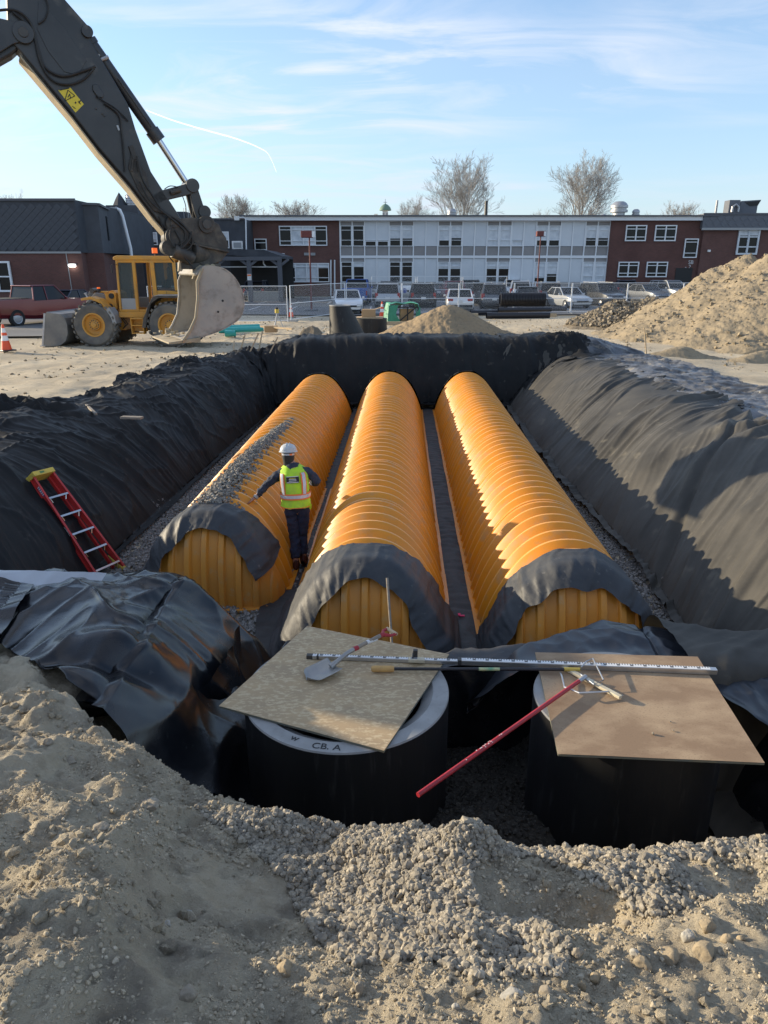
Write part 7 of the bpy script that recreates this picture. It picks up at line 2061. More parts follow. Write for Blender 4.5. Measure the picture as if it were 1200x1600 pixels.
b.lathe([(.5, -.3), (.5, hh * .2), (.58, hh * .22), (.52, hh * .4), (.58, hh * .42), (.52, hh * .6), (.58, hh * .62), (.52, hh * .8), (.56, hh * .83), (.4, hh), (.001, hh)], (p.x, YM + 1, p.z), n=16); b.build("roof_vent", K['galv'], smooth=True)
b = MB(); 
for px in (288, 291, 295, 298): q = gy(px, 342, YM + 2); b.cyl((q.x, YM + 2, q.z - .2), (q.x, YM + 2, gy(px, 325 + (px % 3) * 3, YM + 2).z), .03, n=5)
b.build("antennas", K['greymetal']); scene.objects["antennas"]["kind"] = "stuff"
window(None, wx(233, YM), wx(249, YM), wz(383, YM), wz(363, YM), YM - .03, 1, [.5], blind=.8, fr=.08)
window(None, wx(347, YM), wx(360, YM), wz(388, YM), wz(362, YM), YM - .03, 1, [.5], blind=.5, fr=.08)
window(None, wx(205, YM), wx(212, YM), wz(400, YM), wz(379, YM), YM - .33, 1, [], blind=1, fr=.08)
b = MB(); b.box(gy(371, 383, YM - .2), (.95, .4, .7)); ac = b.build("air_conditioner", K['white'], bevel=.03)
b = MB(); b.box(gy(371, 383, YM - .42), (.7, .03, .45)); b.build("ac_grille", K['greymetal'])
b = MB(); b.cyl(gy(385, 400, YM - .2), gy(384, 342, YM - .2), .06, n=8); b.tube([gy(384, 342, YM - .2), gy(380, 339.5, YM - .2), gy(366, 341, YM - .4)], .05, n=6); b.build("downpipe", K['mullion'], smooth=True)
b = MB(); b.box(gy(370, 341, YM - .4), (.4, .3, .35)); b.build("floodlight", K['white'])
b = MB(); b.cyl(gy(218, 340, YM - .5), gy(222, 385, YM - .5), .07, n=8); b.build("downpipe", K['greymetal'], smooth=True)
b = MB(); b.box(gy(233, 353, YM - .05), (1.6, .1, .14)); b.build("ledge", K['mullion'])
adopt(bm_, [o for o in scene.objects if o not in before and o.parent is None and o is not bm_])

# covered porch
before = set(scene.objects)
YP = 62.0
bp_ = thing("covered_porch", "dark covered porch with braced posts left of the brick wing", "porch", (-12.5, YP, 0))
xa, xb = wx(330, YP), wx(440, YP)
b = MB(); q = [Vector((xa, YP, wz(397, YP))), Vector((xb, YP, wz(404, YP))), Vector((xb, YP, wz(400, YP))), Vector((wx(412, YP), YP, wz(390, YP))), Vector((xa, YP, wz(389, YP)))]
b.prism(q, (0, 7.8, 0)); b.build("porch_roof", K['shingle'])
b = MB(); b.box(((xa + xb) / 2, YP - .05, wz(402, YP) - .1), (xb - xa, .14, .3)); b.build("beam", K['roof'])
for px in (336, 388, 436):
    b = MB(); b.box((wx(px, YP), YP + .1, wz(402, YP) / 2), (.34, .34, wz(402, YP) - .1)); b.build("post", K['roof'])
    for s in (-1, 1):
        b = MB(); b.bar((wx(px, YP), YP + .1, wz(416, YP)), (wx(px, YP) + s * .75, YP + .1, wz(402, YP) - .15), .2, .2, (0, 1, 0)); b.build("brace", K['roof'])
b = MB(); b.box(((xa + xb) / 2, YP + 7.6, 1.8), (xb - xa, .2, 3.6)); b.build("back_wall", K['ink'])
b = MB(); b.bar((xa, YP + 1.2, wz(417, YP)), (wx(432, YP), YP + 1.2, wz(417, YP)), .10, .10); b.bar((wx(432, YP), YP + 1.2, wz(417, YP)), (wx(432, YP), YP + 1.2, .1), .10, .10); b.build("white_pipe", K['mullion'])
b = MB(); b.tube([(wx(408, YP), YP + 1, wz(404, YP)), (wx(408, YP), YP + 1, wz(412, YP)), (wx(412, YP), YP + 1.1, wz(417, YP))], .06, n=6); b.build("pipe_elbow", K['mullion'])
b = MB(); b.box((wx(388, YP), YP - .09, wz(433, YP)), (.34, .03, .5)); sg = b.build("notice_sign", K['white']); b = MB(); b.box((wx(388, YP), YP - .11, wz(430, YP)), (.30, .01, .12)); b.build("sign_band", K['hiorange'], None)
adopt(bp_, [o for o in scene.objects if o not in before and o.parent is None and o is not bp_])

# distant church cupola
t = thing("church_cupola", "small white church cupola with green dome and cross above the school roof", "cupola", gy(602, 345, 130))
t.location.z = 0
b = MB(); zb, zt_ = 0, gy(602, 329, 130).z; b.box((0, 0, (zb + zt_) / 2), (.95, .95, zt_)); b.build("lantern", K['white'], t)
b = MB(); z2 = gy(602, 320, 130).z; b.lathe([(1.0, zt_), (1.0, zt_ + .15), (.85, zt_ + .5), (.45, z2), (.08, z2 + .15), (.06, z2 + .3)], n=12); b.build("dome", K['copper'], t, smooth=True)
for s in (-.3, .3): b = MB(); b.box((s * 1.0, -.49, zt_ - .9), (.28, .06, 1.0)); b.build("louvre", K['greymetal'], t)
b = MB(); z3 = gy(602, 311, 130).z; b.box((0, 0, (z2 + z3) / 2), (.07, .07, z3 - z2)); b.box((0, 0, z3 - .5), (.6, .07, .07)); b.build("cross", K['greymetal'], t)
b = MB(); b.box((-1.6, 2, gy(602, 333, 130).z / 2), (.6, .6, gy(602, 333, 130).z)); b.build("chimney", K['white'], t)

# ------------------------------------------------------------------ bare trees behind the school
def tree(px, pbase, ptop, Y, wpx, seed, label, dens=1.0, trunks=1):
    rs = random.Random(seed)
    base = gy(px, 345, Y); base.z = 0
    Ht = gy(px, ptop, Y).z; wid = (gy(px + wpx / 2, ptop, Y).x - gy(px, ptop, Y).x)
    t = thing("bare_tree", label, "tree", base, 0, "bare trees behind the buildings")
    tr, br = MB(), MB()
    def seg(p, d, L, r, lvl, mb):
        n = 4 if lvl < 2 else 2
        pts = [p.copy()]; rad = [r]; q = p.copy(); dd = d.copy()
        for i in range(n):
            dd = (dd + Vector((rs.gauss(0, .09), rs.gauss(0, .09), .07))).normalized()
            q = q + dd * L / n; pts.append(q.copy()); rad.append(max(r * (1 - .6 * (i + 1) / n), .010))
        mb.tube(pts, rad, n=(6 if lvl < 1 else 3), caps=False)
        if lvl >= 4 or L < .25: return
        kids = max(2, int(round((7, 6, 4, 3)[min(lvl, 3)] * dens)))
        for i in range(kids):
            u = .18 + .82 * (i + rs.random()) / kids
            k = min(int(u * n), n - 1); f = u * n - k
            o = pts[k].lerp(pts[k + 1], min(f, 1))
            ax = Vector((rs.gauss(0, 1), rs.gauss(0, 1), rs.gauss(0, .3))).normalized()
            ax = (ax - dd * ax.dot(dd)).normalized(); an = rs.uniform(.32, .66)
            seg(o, (dd * math.cos(an) + ax * math.sin(an)).normalized(), L * (.62 - .22 * u) * rs.uniform(.8, 1.25), max(rad[k] * .5, .009), lvl + 1, br)
    # leader with limbs set all round it
    q = Vector((0, 0, 0)); pts = [q.copy()]; rad = [Ht * .020]; dd = Vector((0, 0, 1))
    for i in range(10):
        dd = (dd + Vector((rs.gauss(0, .05), rs.gauss(0, .05), .1))).normalized(); q = q + dd * Ht * .095; pts.append(q.copy()); rad.append(Ht * .020 * (1 - .088 * (i + 1)))
    tr.tube(pts, rad, n=7, caps=False)
    nl = int(20 * dens); ph = rs.random() * 6
    for i in range(nl):
        u = .22 + .74 * i / nl; k = int(u * 10); o = pts[k].lerp(pts[min(k + 1, 10)], u * 10 - k); ph += 2.4 + rs.uniform(-.4, .4)
        an = .80 - .45 * u + rs.uniform(-.12, .12)
        shape = math.sin(math.pi * min(1, (u - .10) / .95)) ** .6
        seg(o, Vector((math.sin(an) * math.cos(ph), math.sin(an) * math.sin(ph), math.cos(an))), Ht * .44 * shape * rs.uniform(.85, 1.15), max(rad[k] * .55, .03), 0, br)
    allv = br.v + tr.v
    mz = max(v[2] for v in allv); mx = sorted(abs(v[0]) for v in allv)[int(len(allv) * .985)]
    sz, sx = Ht / mz, wid / mx
    for mb in (tr, br): mb.v = [(x * sx, y * sx, z * sz) for x, y, z in mb.v]
    tr.build("trunk", K['bark'], t, smooth=True, fix=False); br.build("crown", K['bark'], t, smooth=False, fix=False)
tree(722, 0, 237, 92, 100, 3, "tall spreading bare tree right of the church cupola", trunks=2)
tree(905, 0, 228, 92, 108, 8, "tallest bare tree with oval crown, behind the right brick wing's left end")
tree(650, 0, 300, 120, 56, 11, "smaller rounded bare tree touching the tall one's left side")
tree(362, 0, 302, 110, 66, 15, "bare tree right of the excavator linkage")
tree(472, 0, 309, 120, 76, 19, "low wide bare tree above the left brick wing")
tree(410, 0, 322, 125, 40, 23, "faint small bare tree between two larger ones above the dark building", dens=.8)
tree(1058, 0, 311, 115, 52, 27, "small round bare tree beside the roof vents of the right wing")
tree(1012, 0, 328, 125, 36, 31, "lowest bare tree peeping over the right brick wing", dens=.8)
tree(22, 0, 295, 120, 56, 35, "bare tree over the near left building")
tree(845, 0, 322, 120, 34, 39, "thin bare shrub left of the tallest tree's foot", dens=.8)

# ------------------------------------------------------------------ lamp posts
def post(px, ptop, pb, col, label, head):
    p = gz(px, pb, 0); zt = gy(px, ptop, p.y).z
    t = thing("lamp_post", label, "lamp post", p)
    b = MB(); b.cyl((0, 0, 0), (0, 0, zt - .3), .065, .045, n=10); b.build("pole", col, t, smooth=True)
    b = MB(); b.box((0, 0, .08), (.8, .8, .16)); b.build("base", K['roof'], t, bevel=.05)
    b = MB(); b.box((-.15 if head else 0, 0, zt - .12), (.75, .5, .42)); b.build("lamp_head", K['rust'], t, bevel=.04)
    b = MB(); b.box((.28, -.02, zt - .12), (.16, .52, .36)); b.build("lamp_lens", K['mullion'], t)
post(487, 363, 487, K['rust'], "dark red lamp post in front of the left brick wing", 1)
post(838, 363, 472, K['rust'], "dark red lamp post in front of the white panels among the cars", 0)
t = thing("light_mast", "pale curved light mast behind the loader's cab", "lamp post", Vector((gy(204, 388, 58).x, 58, 0)))
zt = gy(193, 326, 58).z
b = MB(); b.tube([(0, 0, 0), (0, 0, gy(204, 388, 58).z), (-.35, 0, zt - .5), (-.5, 0, zt - .1), (-.8, 0, zt)], [.13, .12, .12, .13, .14], n=10); b.build("mast", K['mullion'], t, smooth=True)
b = MB(); b.box((-1.0, 0, zt + .02), (.7, .3, .14)); b.build("lamp_head", K['greymetal'], t, bevel=.03)

# ------------------------------------------------------------------ temporary fence
def fence_proto(Lp=3.55, Hh=1.83):
    t = thing("fence_panel", None, None)
    for x in (0, Lp):
        b = MB(); b.cyl((x, 0, .05), (x, 0, Hh + .05), .022, n=8); b.build("post", K['fence'], t, smooth=True)
    for z in (.12, Hh * .52, Hh + .04):
        b = MB(); b.cyl((0, 0, z), (Lp, 0, z), .019, n=6); b.build("rail", K['fence'], t, smooth=True)
    b = MB(); s = .075; w = .0022; k = -Hh
    while k < Lp:
        for sg in (1, -1):
            x0, z0, x1, z1 = k, .1, k + Hh, Hh + .03
            if x0 < 0: z0 += -x0; x0 = 0
            if x1 > Lp: z1 -= (x1 - Lp); x1 = Lp
            if x1 - x0 > .02:
                if sg < 0: x0, x1 = Lp - x0, Lp - x1
                b.quad((x0 - w, .001 * sg, z0), (x0 + w, .001 * sg, z0), (x1 + w, .001 * sg, z1), (x1 - w, .001 * sg, z1))
        k += s
    o = b.build("wire_mesh", K['fence'], t, fix=False); o["kind"] = "stuff"
    b = MB(); b.box((0, 0, .04), (.10, .75, .08)); b.build("foot_block", K['greymetal'], t)
    return t
K['fence'] = mat("fence_steel", (.78, .79, .80), .4, .1)
fp = fence_proto(); first = True
fx = [(-2.35, 46.5), (1.15, 46.5), (4.72, 46.5), (8.2, 46.6), (11.85, 46.7), (15.4, 46.9), (19.0, 47.1), (22.6, 47.3), (26.2, 47.6), (29.8, 48)]
pts = [(-9.7, 38.5, -6.9, 39.0), (-8.6, 40.4, -5.1, 40.7), (-5.2, 40.75, -5.15, 40.0)]
segs = [((-12.2, 38.3), (-8.65, 38.6)), ((-8.60, 38.6), (-5.05, 38.9)), ((-5.05, 39.9), (-2.40, 46.4))]
for a, c in zip(fx[:-1], fx[1:]): segs.append((a, c))
where = ["behind the bucket of the excavator", "left of the black concrete cone, brightest of all panels", "running away from the bright panel towards the white sedan", "behind the black concrete cone", "behind the green tarp", "over the left flank of the sand pile",
         "in front of the white sedan seen from behind", "in front of the ribbed black pipe's cars", "in front of the silver sedan turned to the pit", "left of the rubble heap", "over the rubble heap", "half buried by the big pile's left foot"]
wi = 0
for (a, c) in segs:
    o = fp if first else dup(fp); first = False
    dx, dy = c[0] - a[0], c[1] - a[1]; o.location = (a[0], a[1], .02); o.rotation_euler = (0, 0, math.atan2(dy, dx))
    Lq = math.hypot(dx, dy); o.scale = (Lq / 3.60, 1, 1)
    tag(o, "chain link fence panel " + where[wi], "fence panel", "temporary fence panels round the site"); wi += 1
fence2 = [("farther fence panel left of the white tank", -1.0), ("farther fence panel in front of the white tank", 2.7), ("farther fence panel right of the white tank", 6.4)]
for l, x in fence2:
    o = dup(fp); o.location = (x, 60.5, .05); o.rotation_euler = (0, 0, 0); o.scale = (1, 1, 1.1)
    tag(o, l, "fence panel", "fence panels in the back of the lot")
# ------------------------------------------------------------------ lot furniture
tk = thing("storage_tank", "long white tank with rounded ends and blue mark behind the parked cars", "tank", (2.45, 63.5, 0))
b = MB(); b.lathe([(.001, -2.0), (.26, -1.92), (.42, -1.75), (.46, -1.5), (.46, 1.5), (.42, 1.75), (.26, 1.92), (.001, 2.0)], (0, 0, .90), 'X', 24); b.build("shell", K['white'], tk, smooth=True)
for x in (-1.4, 1.4): b = MB(); b.box((x, 0, .25), (.25, .8, .5)); b.build("saddle", K['greymetal'], tk)
b = MB(); b.cyl((-.7, -.50, .95), (-.7, -.44, .95), .20, n=18); b.build("round_mark", mat("blue_mark", (.04, .08, .35), .5), tk)
for x, l in ((-1.6, "yellow bollard left of the white tank"), (6.6 - 3.3 - .2, "yellow bollard right of the blue mark of the tank")):
    b = MB(); b.cyl((x, 62.2, 0), (x, 62.2, 1.15), .13, n=12); b.lathe([(.13, 0), (.09, .08), (.001, .11)], (x, 62.2, 1.15), n=12); tag(b.build("bollard", K['sticker'], smooth=True), l, "bollard")
for px, l in ((412, "pale concrete block under the porch, left of the red lamp post"), (545, "pale concrete block left of the blue pickup")):
    p = gz(px, 472, 0); b = MB(); b.box((p.x, p.y, .45), (2.6, .7, .9)); tag(b.build("concrete_block", K['concrete'], bevel=.04), l, "barrier")
def cone(x, y, s, label, z=0.0):
    t = thing("traffic_cone", label, "traffic cone", (x, y, z), rng.uniform(0, 1))
    b = MB(); b.box((0, 0, .018 * s), (.38 * s, .38 * s, .036 * s)); b.build("base", K['black'], t, bevel=.01)
    def rr(h): return .14 - .11 * h / .7
    b = MB(); b.lathe([(rr(0) * s, .036 * s), (rr(.28) * s, .28 * s)], n=20); b.lathe([(rr(.42) * s, .42 * s), (rr(.50) * s, .50 * s)], n=20); b.lathe([(rr(.62) * s, .62 * s), (.028 * s, .72 * s), (.001, .725 * s)], n=20); b.build("cone_body", K['cone'], t, smooth=True)
    b = MB(); b.lathe([(rr(.28) * s + .001, .28 * s), (rr(.42) * s + .001, .42 * s)], n=20); b.build("reflective_band", K['conew'], t, smooth=True)
    b = MB(); b.lathe([(rr(.50) * s + .001, .50 * s), (rr(.62) * s + .001, .62 * s)], n=20); b.build("reflective_band", K['conew'], t, smooth=True)
p = gz(11, 549, 0.02); cone(p.x, p.y, 1.25, "orange cone with two white bands alone at the left edge", .04)
p = gz(455, 497, 0); cone(p.x, p.y, 1.1, "small orange cone behind the bright fence panel", .04)
p = gz(597, 499, 0); cone(p.x, p.y, 1.3, "orange cone between cardboard box and green tarp", .04)
# ------------------------------------------------------------------ site goods beyond the pit
# black tapered concrete section on a pallet
pc = gz(538, 531, .30)
def pallet(x, y, z, label, n=6, L=1.75, Wd=1.1, rz=0.0, gaps=None):
    t = thing("pallet", label, "pallet", (x, y, z), rz)
    xs = gaps or [-.80 + 1.6 * k / (n - 1) for k in range(n)]
    for q in xs: b = MB(); b.box((q, 0, .13), (.16, Wd, .025)); b.build("deck_board", K['wood'], t, bevel=.004)
    for q in (-.5, 0, .5): b = MB(); b.box((0, q * (Wd - .1), .07), (L, .08, .09)); b.build("stringer", K['gwood'], t, bevel=.004)
    for q in (-.75, 0, .75): b = MB(); b.box((q, 0, .012), (.14, Wd, .02)); b.build("bottom_board", K['gwood'], t)
    return t
YP_ = 24.4
pz = float(base_h(np.array(-1.25), np.array(YP_)))
xP = gy(540, 528, YP_).x
pallet(xP, YP_, pz + .02, "worn wooden pallet under the black concrete cone at the far rim of the pit", gaps=[-.72, -.28, -.05, .18, .78])
tc_ = thing("manhole_cone", "black coated tapered concrete cone section standing on the far rim", "concrete cone", (xP, YP_ + .55, pz + .03))
n = 40; V = []
for (r, z, ox) in ((.60, 0, .02), (.60, .12, .02), (.36, .98, -.20), (.36, 1.04, -.20)):
    for k in range(n): a = 2 * math.pi * k / n; V.append((ox + r * math.cos(a), r * math.sin(a), z))
F = [(i * n + k, i * n + (k + 1) % n, (i + 1) * n + (k + 1) % n, (i + 1) * n + k) for i in range(3) for k in range(n)]
b = MB(); b.add(V, F); b.build("coated_shell", K['tar'], tc_, smooth=True)
b = MB(); b.lathe([(.362, 1.035), (.36, 1.06), (.27, 1.06), (.26, .9)], (-.20, 0, 0), n=32); b.build("top_rim", K['concrete'], tc_, smooth=True, angle=30)
def barrel(px, py, w, h, Y, label):
    p = gz(px, py, 0); Y = p.y
    t = thing("manhole_ring", label, "concrete ring", p)
    r = w; b = MB(); b.lathe([(r, 0), (r, h), (r - .1, h), (r - .1, .05)], n=32); b.build("ring_wall", K['tar'], t, smooth=True, angle=30)
    return t, r, h
t, r, h = barrel(578, 519, .78, .62, 0, "wide black concrete ring behind the tapered cone with a cardboard box on it")
b = MB(); b.box((0, 0, h + .03), (1.2, .9, .05)); tag(b.build("plank", K['wood']), "short plank across the black concrete ring", "plank"); pl_ = scene.objects[-1] if False else None
for o in [o for o in scene.objects if o.name.split('.')[0] == "plank"]: o.location = t.location
cb_ = thing("cardboard_box", "open cardboard box sitting on the black concrete ring", "box", t.location + Vector((-.05, 0, h + .056)))
b = MB(); b.box((0, 0, .17), (.62, .5, .34)); b.build("box_body", K['card'], cb_, bevel=.01)
b = MB(); b.prism([(.31, -.25, .34), (.55, -.25, .42), (.55, .25, .42), (.31, .25, .34)], (0, 0, .006)); b.build("flap", K['card'], cb_)
# green tarp over a crate
p = gz(628, 505, 0); tp = thing("tarp_covered_rack", "rack draped with a green tarp, open dark frame on its right side", "tarp", p, R(6))
u, v = np.meshgrid(np.linspace(0, 1, 50), np.linspace(0, 1, 40), indexing='ij')
th = (u - .5) * np.pi * 1.05
X = np.sin(th) * (.85 + .08 * np.sin(v * 9)) ; Z = np.clip(np.cos(th) * 1.9, 0, 1.05) + .03 * np.sin(u * 22 + v * 5); Y_ = (v - .5) * 1.5 + .1 * np.sin(u * 14)
Z = Z - .12 * np.sin(np.clip(u, 0, 1) * np.pi) ** 6 * np.sin(v * np.pi)
Z[(u > .56) & (v < .5) & (Z < .80)] = .80
mesh_np("tarp_cover", np.stack([X.ravel(), Y_.ravel(), np.maximum(Z, .01).ravel()], 1), grid_faces(50, 40), K['tarp'], tp, True)
b = MB(); b.prism([(-.85, -.80, 0), (-.80, -.78, .95), (-.30, -.78, .98), (-.42, -.82, .5), (-.15, -.85, .10), (-.4, -.85, 0)], (0, .03, 0)); b.build("tarp_front", K['tarp'], tp)
b = MB(); b.prism([(.45, -.82, .0), (.70, -.80, .6), (.85, -.78, .9), (.9, -.80, .2), (.88, -.82, 0)], (0, .03, 0)); b.build("tarp_front", K['tarp'], tp)
b = MB()
for (a, c) in (((-.4, .05), (.75, .05)), ((-.3, .1), (.6, .82)), ((.2, .05), (.2, .85)), ((.75, .05), (.75, .9)), ((-.4, .85), (.75, .85))): b.bar((a[0], -.72, a[1]), (c[0], -.72, c[1]), .06, .06, (0, 1, 0))
b.build("rack_frame", K['ink'], tp)
b = MB(); b.box((.2, -.3, .4), (.7, .5, .7)); b.build("rack_content", K['card'], tp)
b = MB(); b.box((p.x - .1, p.y - 1.4, .10), (3.4, .16, .16)); tag(b.build("timber", K['wood'], bevel=.01), "squared timber lying in front of the green tarp", "timber")
# ribbed black pipe and straight pipes
Ypp = Yz(493); pA, pB = gz(782, 494, 0), gz(853, 494, 0)
t = thing("corrugated_pipe", "bundle of ribbed black drain pipe lying on the straight pipes", "pipe", (pA.x, Ypp, .52))
Lr = pB.x - pA.x; prof = []
for k in range(30):
    x = Lr * k / 30; d = Lr / 30; prof += [(.36, x), (.36, x + d * .3), (.42, x + d * .45), (.42, x + d * .85)]
prof += [(.36, Lr), (.30, Lr), (.30, Lr - .4)]
b = MB(); b.lathe([(.30, .4), (.30, 0)] + prof, (0, 0, .42), 'X', 22); b.build("ribbed_shell", K['blk_pl'], t, smooth=True, angle=25)
for i, (xa, xb, y, z, r, l) in enumerate(((735, 808, 493, .16, .15, "straight black pipe under the left end of the ribbed pipe"), (760, 858, 498, .17, .17, "longest straight black pipe in front of the ribbed pipe"), (808, 884, 491, .30, .14, "straight black pipe sticking out right of the ribbed pipe"), (778, 860, 496, .42, .13, "black pipe directly beneath the ribbed pipe"))):
    a, c = gz(xa, y, 0), gz(xb, y - 1, 0); b = MB()
    L = (c - a).length; d = (c - a).normalized(); b.cyl((a.x, a.y, z), (c.x, c.y, z), r, n=16, caps=False); b.cyl((c.x, c.y, z), (a.x, a.y, z), r * .9, n=16, caps=False)
    b.cyl((a.x, a.y, z), (a.x + .3, a.y, z), r * 1.12, n=16, caps=False)
    tag(b.build("drain_pipe", K['blk_pl'], smooth=True), l, "pipe", "black drain pipes on the far side of the site")
for px, l in ((862, "small block under the right end of the pipes"), (740, "small block under the left end of the pipes")):
    p = gz(px, 495, 0); b = MB(); b.box((p.x, p.y, .10), (.5, .4, .2)); tag(b.build("support_block", K['wood']), l, "block")
# teal pipes
for i, (a, c, r, l) in enumerate((((342, 516), (411, 514), .12, "upper teal pipe lying beyond the left bank"), ((352, 521), (368, 521), .125, "short lower teal pipe right of the bucket"), ((300, 514), (405, 510), .11, "farthest teal pipe half hidden by the bucket"))):
    A, B = gz(*a, .15), gz(*c, .15); b = MB(); b.cyl(A, B, r, n=16, caps=False); b.cyl(B, A, r * .9, n=16, caps=False); b.cyl(A, A + (B - A).normalized() * .3, r * 1.12, n=16, caps=False)
    tag(b.build("sewer_pipe", K['teal'], smooth=True), l, "pipe", "teal pipes beyond the left bank")
A, B = gz(408, 510, .3), gz(457, 514, .3); b = MB(); b.bar(A, B, .10, .07); tag(b.build("plank", K['wood']), "long pale plank from the teal pipes to the fence post", "plank")
p = gz(424, 522, .0); b = MB(); b.box((p.x, p.y, .22), (.55, .4, .28)); tag(b.build("wooden_crate", K['card'], bevel=.02), "small tan block under the pale plank", "block")
t = thing("survey_tripod", "small yellow topped survey laser on a short tripod behind the stakes", "tripod", gz(434, 514, 0))
b = MB(); 
for a in (0, 2.1, 4.2): b.cyl((0, 0, .75), (.3 * math.cos(a), .3 * math.sin(a), 0), .02, n=6)
b.build("tripod_leg", K['galv'], t); b = MB(); b.cyl((0, 0, .74), (0, 0, .92), .10, n=12); b.build("laser_body", K['lyellow'], t, smooth=True); b = MB(); b.cyl((0, 0, .92), (0, 0, 1.0), .06, n=12); b.build("laser_head", K['ink'], t, smooth=True)
# wooden stakes on the far left corner
for i, (a, c) in enumerate((((370, 567), (383, 523)), ((383, 566), (404, 521)), ((405, 545), (410, 517)), ((419, 556), (434, 527)), ((433, 547), (434, 536)), ((348, 566), (354, 555)), ((281, 593), (284, 574)), ((365, 545), (366, 533)))):
    Yk = (22.2, 21.6, 22.8, 22.0, 23.2, 21.5, 17.8, 23)[i]
    A, B = gy(*a, Yk), gy(*c, Yk + .15); d = B - A; A = A - d.normalized() * .25
    b = MB(); b.bar(A, B, .040, .030, (0, 1, 0))
    tag(b.build("wooden_stake", K['wood']), ["leftmost long stake leaning right over the bunched fabric", "second long stake leaning right, beside the leftmost one", "upright stake at the back of the row on the left corner", "leaning stake at the right end of the row", "short stub of a stake right of the row",
        "short tilted stake left of the row", "thin peg pinning the fabric halfway along the left bank", "small dark peg behind the row of stakes"][i], "stake")
p = gy(825, 560, 20.0)
A, B = gz(1011, 557, .05), None
Yk = A.y; B = gy(1007, 512, Yk); b = MB(); b.bar(A - Vector((0, 0, .1)), B, .035, .03, (0, 1, 0)); tag(b.build("wooden_stake", K['wood']), "thin stake standing on the right bank in front of the big pile", "stake")
# timber edges
def timber(a, c, z, w, h, label, m=None):
    A, B = gz(*a, z), gz(*c, z); b = MB(); b.bar(A, B, w, h); tag(b.build("timber", m or K['gwood'], bevel=.006), label, "timber")
timber((62, 598), (170, 604), .05, .10, .06, "grey edging timber at the left end of the sandy strip")
timber((168, 604), (248, 582), .06, .08, .10, "grey edging timber running towards the left bank fabric")
timber((190, 652), (222, 653), .36, .12, .04, "short board lying on the fabric of the left bank")
timber((135, 633), (150, 647), .30, .05, .04, "small batten end sticking out of the rumpled fabric")
A, B = gy(700, 519, 24.2), gy(728, 521, 24.2); b = MB(); b.bar(A + Vector((0, 0, -.12)), B + Vector((0, 0, -.12)), .25, .13); tag(b.build("timber", K['wood'], bevel=.01), "pale timber weighing down the fabric on the far rim", "timber")

# ------------------------------------------------------------------ heaps
def heap(name, peaks, x0, x1, y0, y1, nx, ny, seed, label, m, rough=1.0, floor=-.08, talus=.75):
    X, Y = np.meshgrid(np.linspace(x0, x1, nx), np.linspace(y0, y1, ny), indexing='ij')
    Z = np.full(X.shape, -9.0)
    wx_ = X + .28 * rough * fbm(X * .5, Y * .5, 3, seed); wy_ = Y + .28 * rough * fbm(X * .5 + 9, Y * .5, 3, seed + 2)
    for (px, py, hz, sx, sy) in peaks:
        d = np.sqrt(((wx_ - px) / sx) ** 2 + ((wy_ - py) / sy) ** 2)
        c = hz - np.where(d < .18, d * d * 2.2, .0713 + (d - .18)) * talus
        Z = np.maximum(Z, c) + .0
    rel = rough * (.06 * fbm(X * .7, Y * .7, 2, seed + 4) + .03 * ridge(X * 2.7 + Y * .6, Y * .9, 3, seed + 6) + .04 * np.abs(fbm(X * 5, Y * 5, 3, seed + 8)) + .02 * fbm(X * 11, Y * 11, 2, seed + 9))
    Z = Z + rel * np.clip((Z + .3) / .8, 0, 1)
    gh = ground_h(X, Y)
    edge = np.minimum(np.minimum(X - x0, x1 - X) / (x1 - x0), np.minimum(Y - y0, y1 - Y) / (y1 - y0))
    Z = np.where(edge < .012, gh - .3, np.maximum(Z, gh - .12))
    o = mesh_np(name, np.stack([X.ravel(), Y.ravel(), Z.ravel()], 1), grid_faces(nx, ny), m)
    tag(o, label, "heap"); return X, Y, Z
def heap_soil(name, c1, c2, c3, bs=8):
    return mat(name, c1, .95, col2=c2, nscale=.9, col3=c3, n3=5, c3=(.52, .7), bump=.9, bscale=bs, bdist=.05, spec=.15, detail=9)
K['sand'] = heap_soil("damp_sand", (.33, .245, .15), (.27, .205, .13), (.21, .165, .11))
K['spoil'] = heap_soil("spoil_soil", (.34, .275, .185), (.27, .22, .15), (.19, .16, .115))
K['rubble'] = heap_soil("rubble_soil", (.22, .18, .13), (.17, .145, .11), (.29, .24, .17))
# sand pile behind the far rim
p = gz(712, 521, .1); YS = 30.5
pk = gy(700, 478, YS + .6); p2 = gy(660, 500, YS); p3 = gy(745, 498, YS)
heap("sand_heap", [(pk.x, YS + .6, pk.z, 1.75, 1.5), (p2.x + .3, YS + .2, p2.z + .05, 1.5, 1.4), (p3.x - .1, YS + .2, p3.z, 1.5, 1.3), (gy(700, 478, YS).x + 2.0, YS - .9, .30, 1.6, .9)], -2.5, 9.0, 27.0, 34.0, 230, 130, 401, "tan sand heap with a rounded top in the centre behind the far rim", K['sand'], .8)
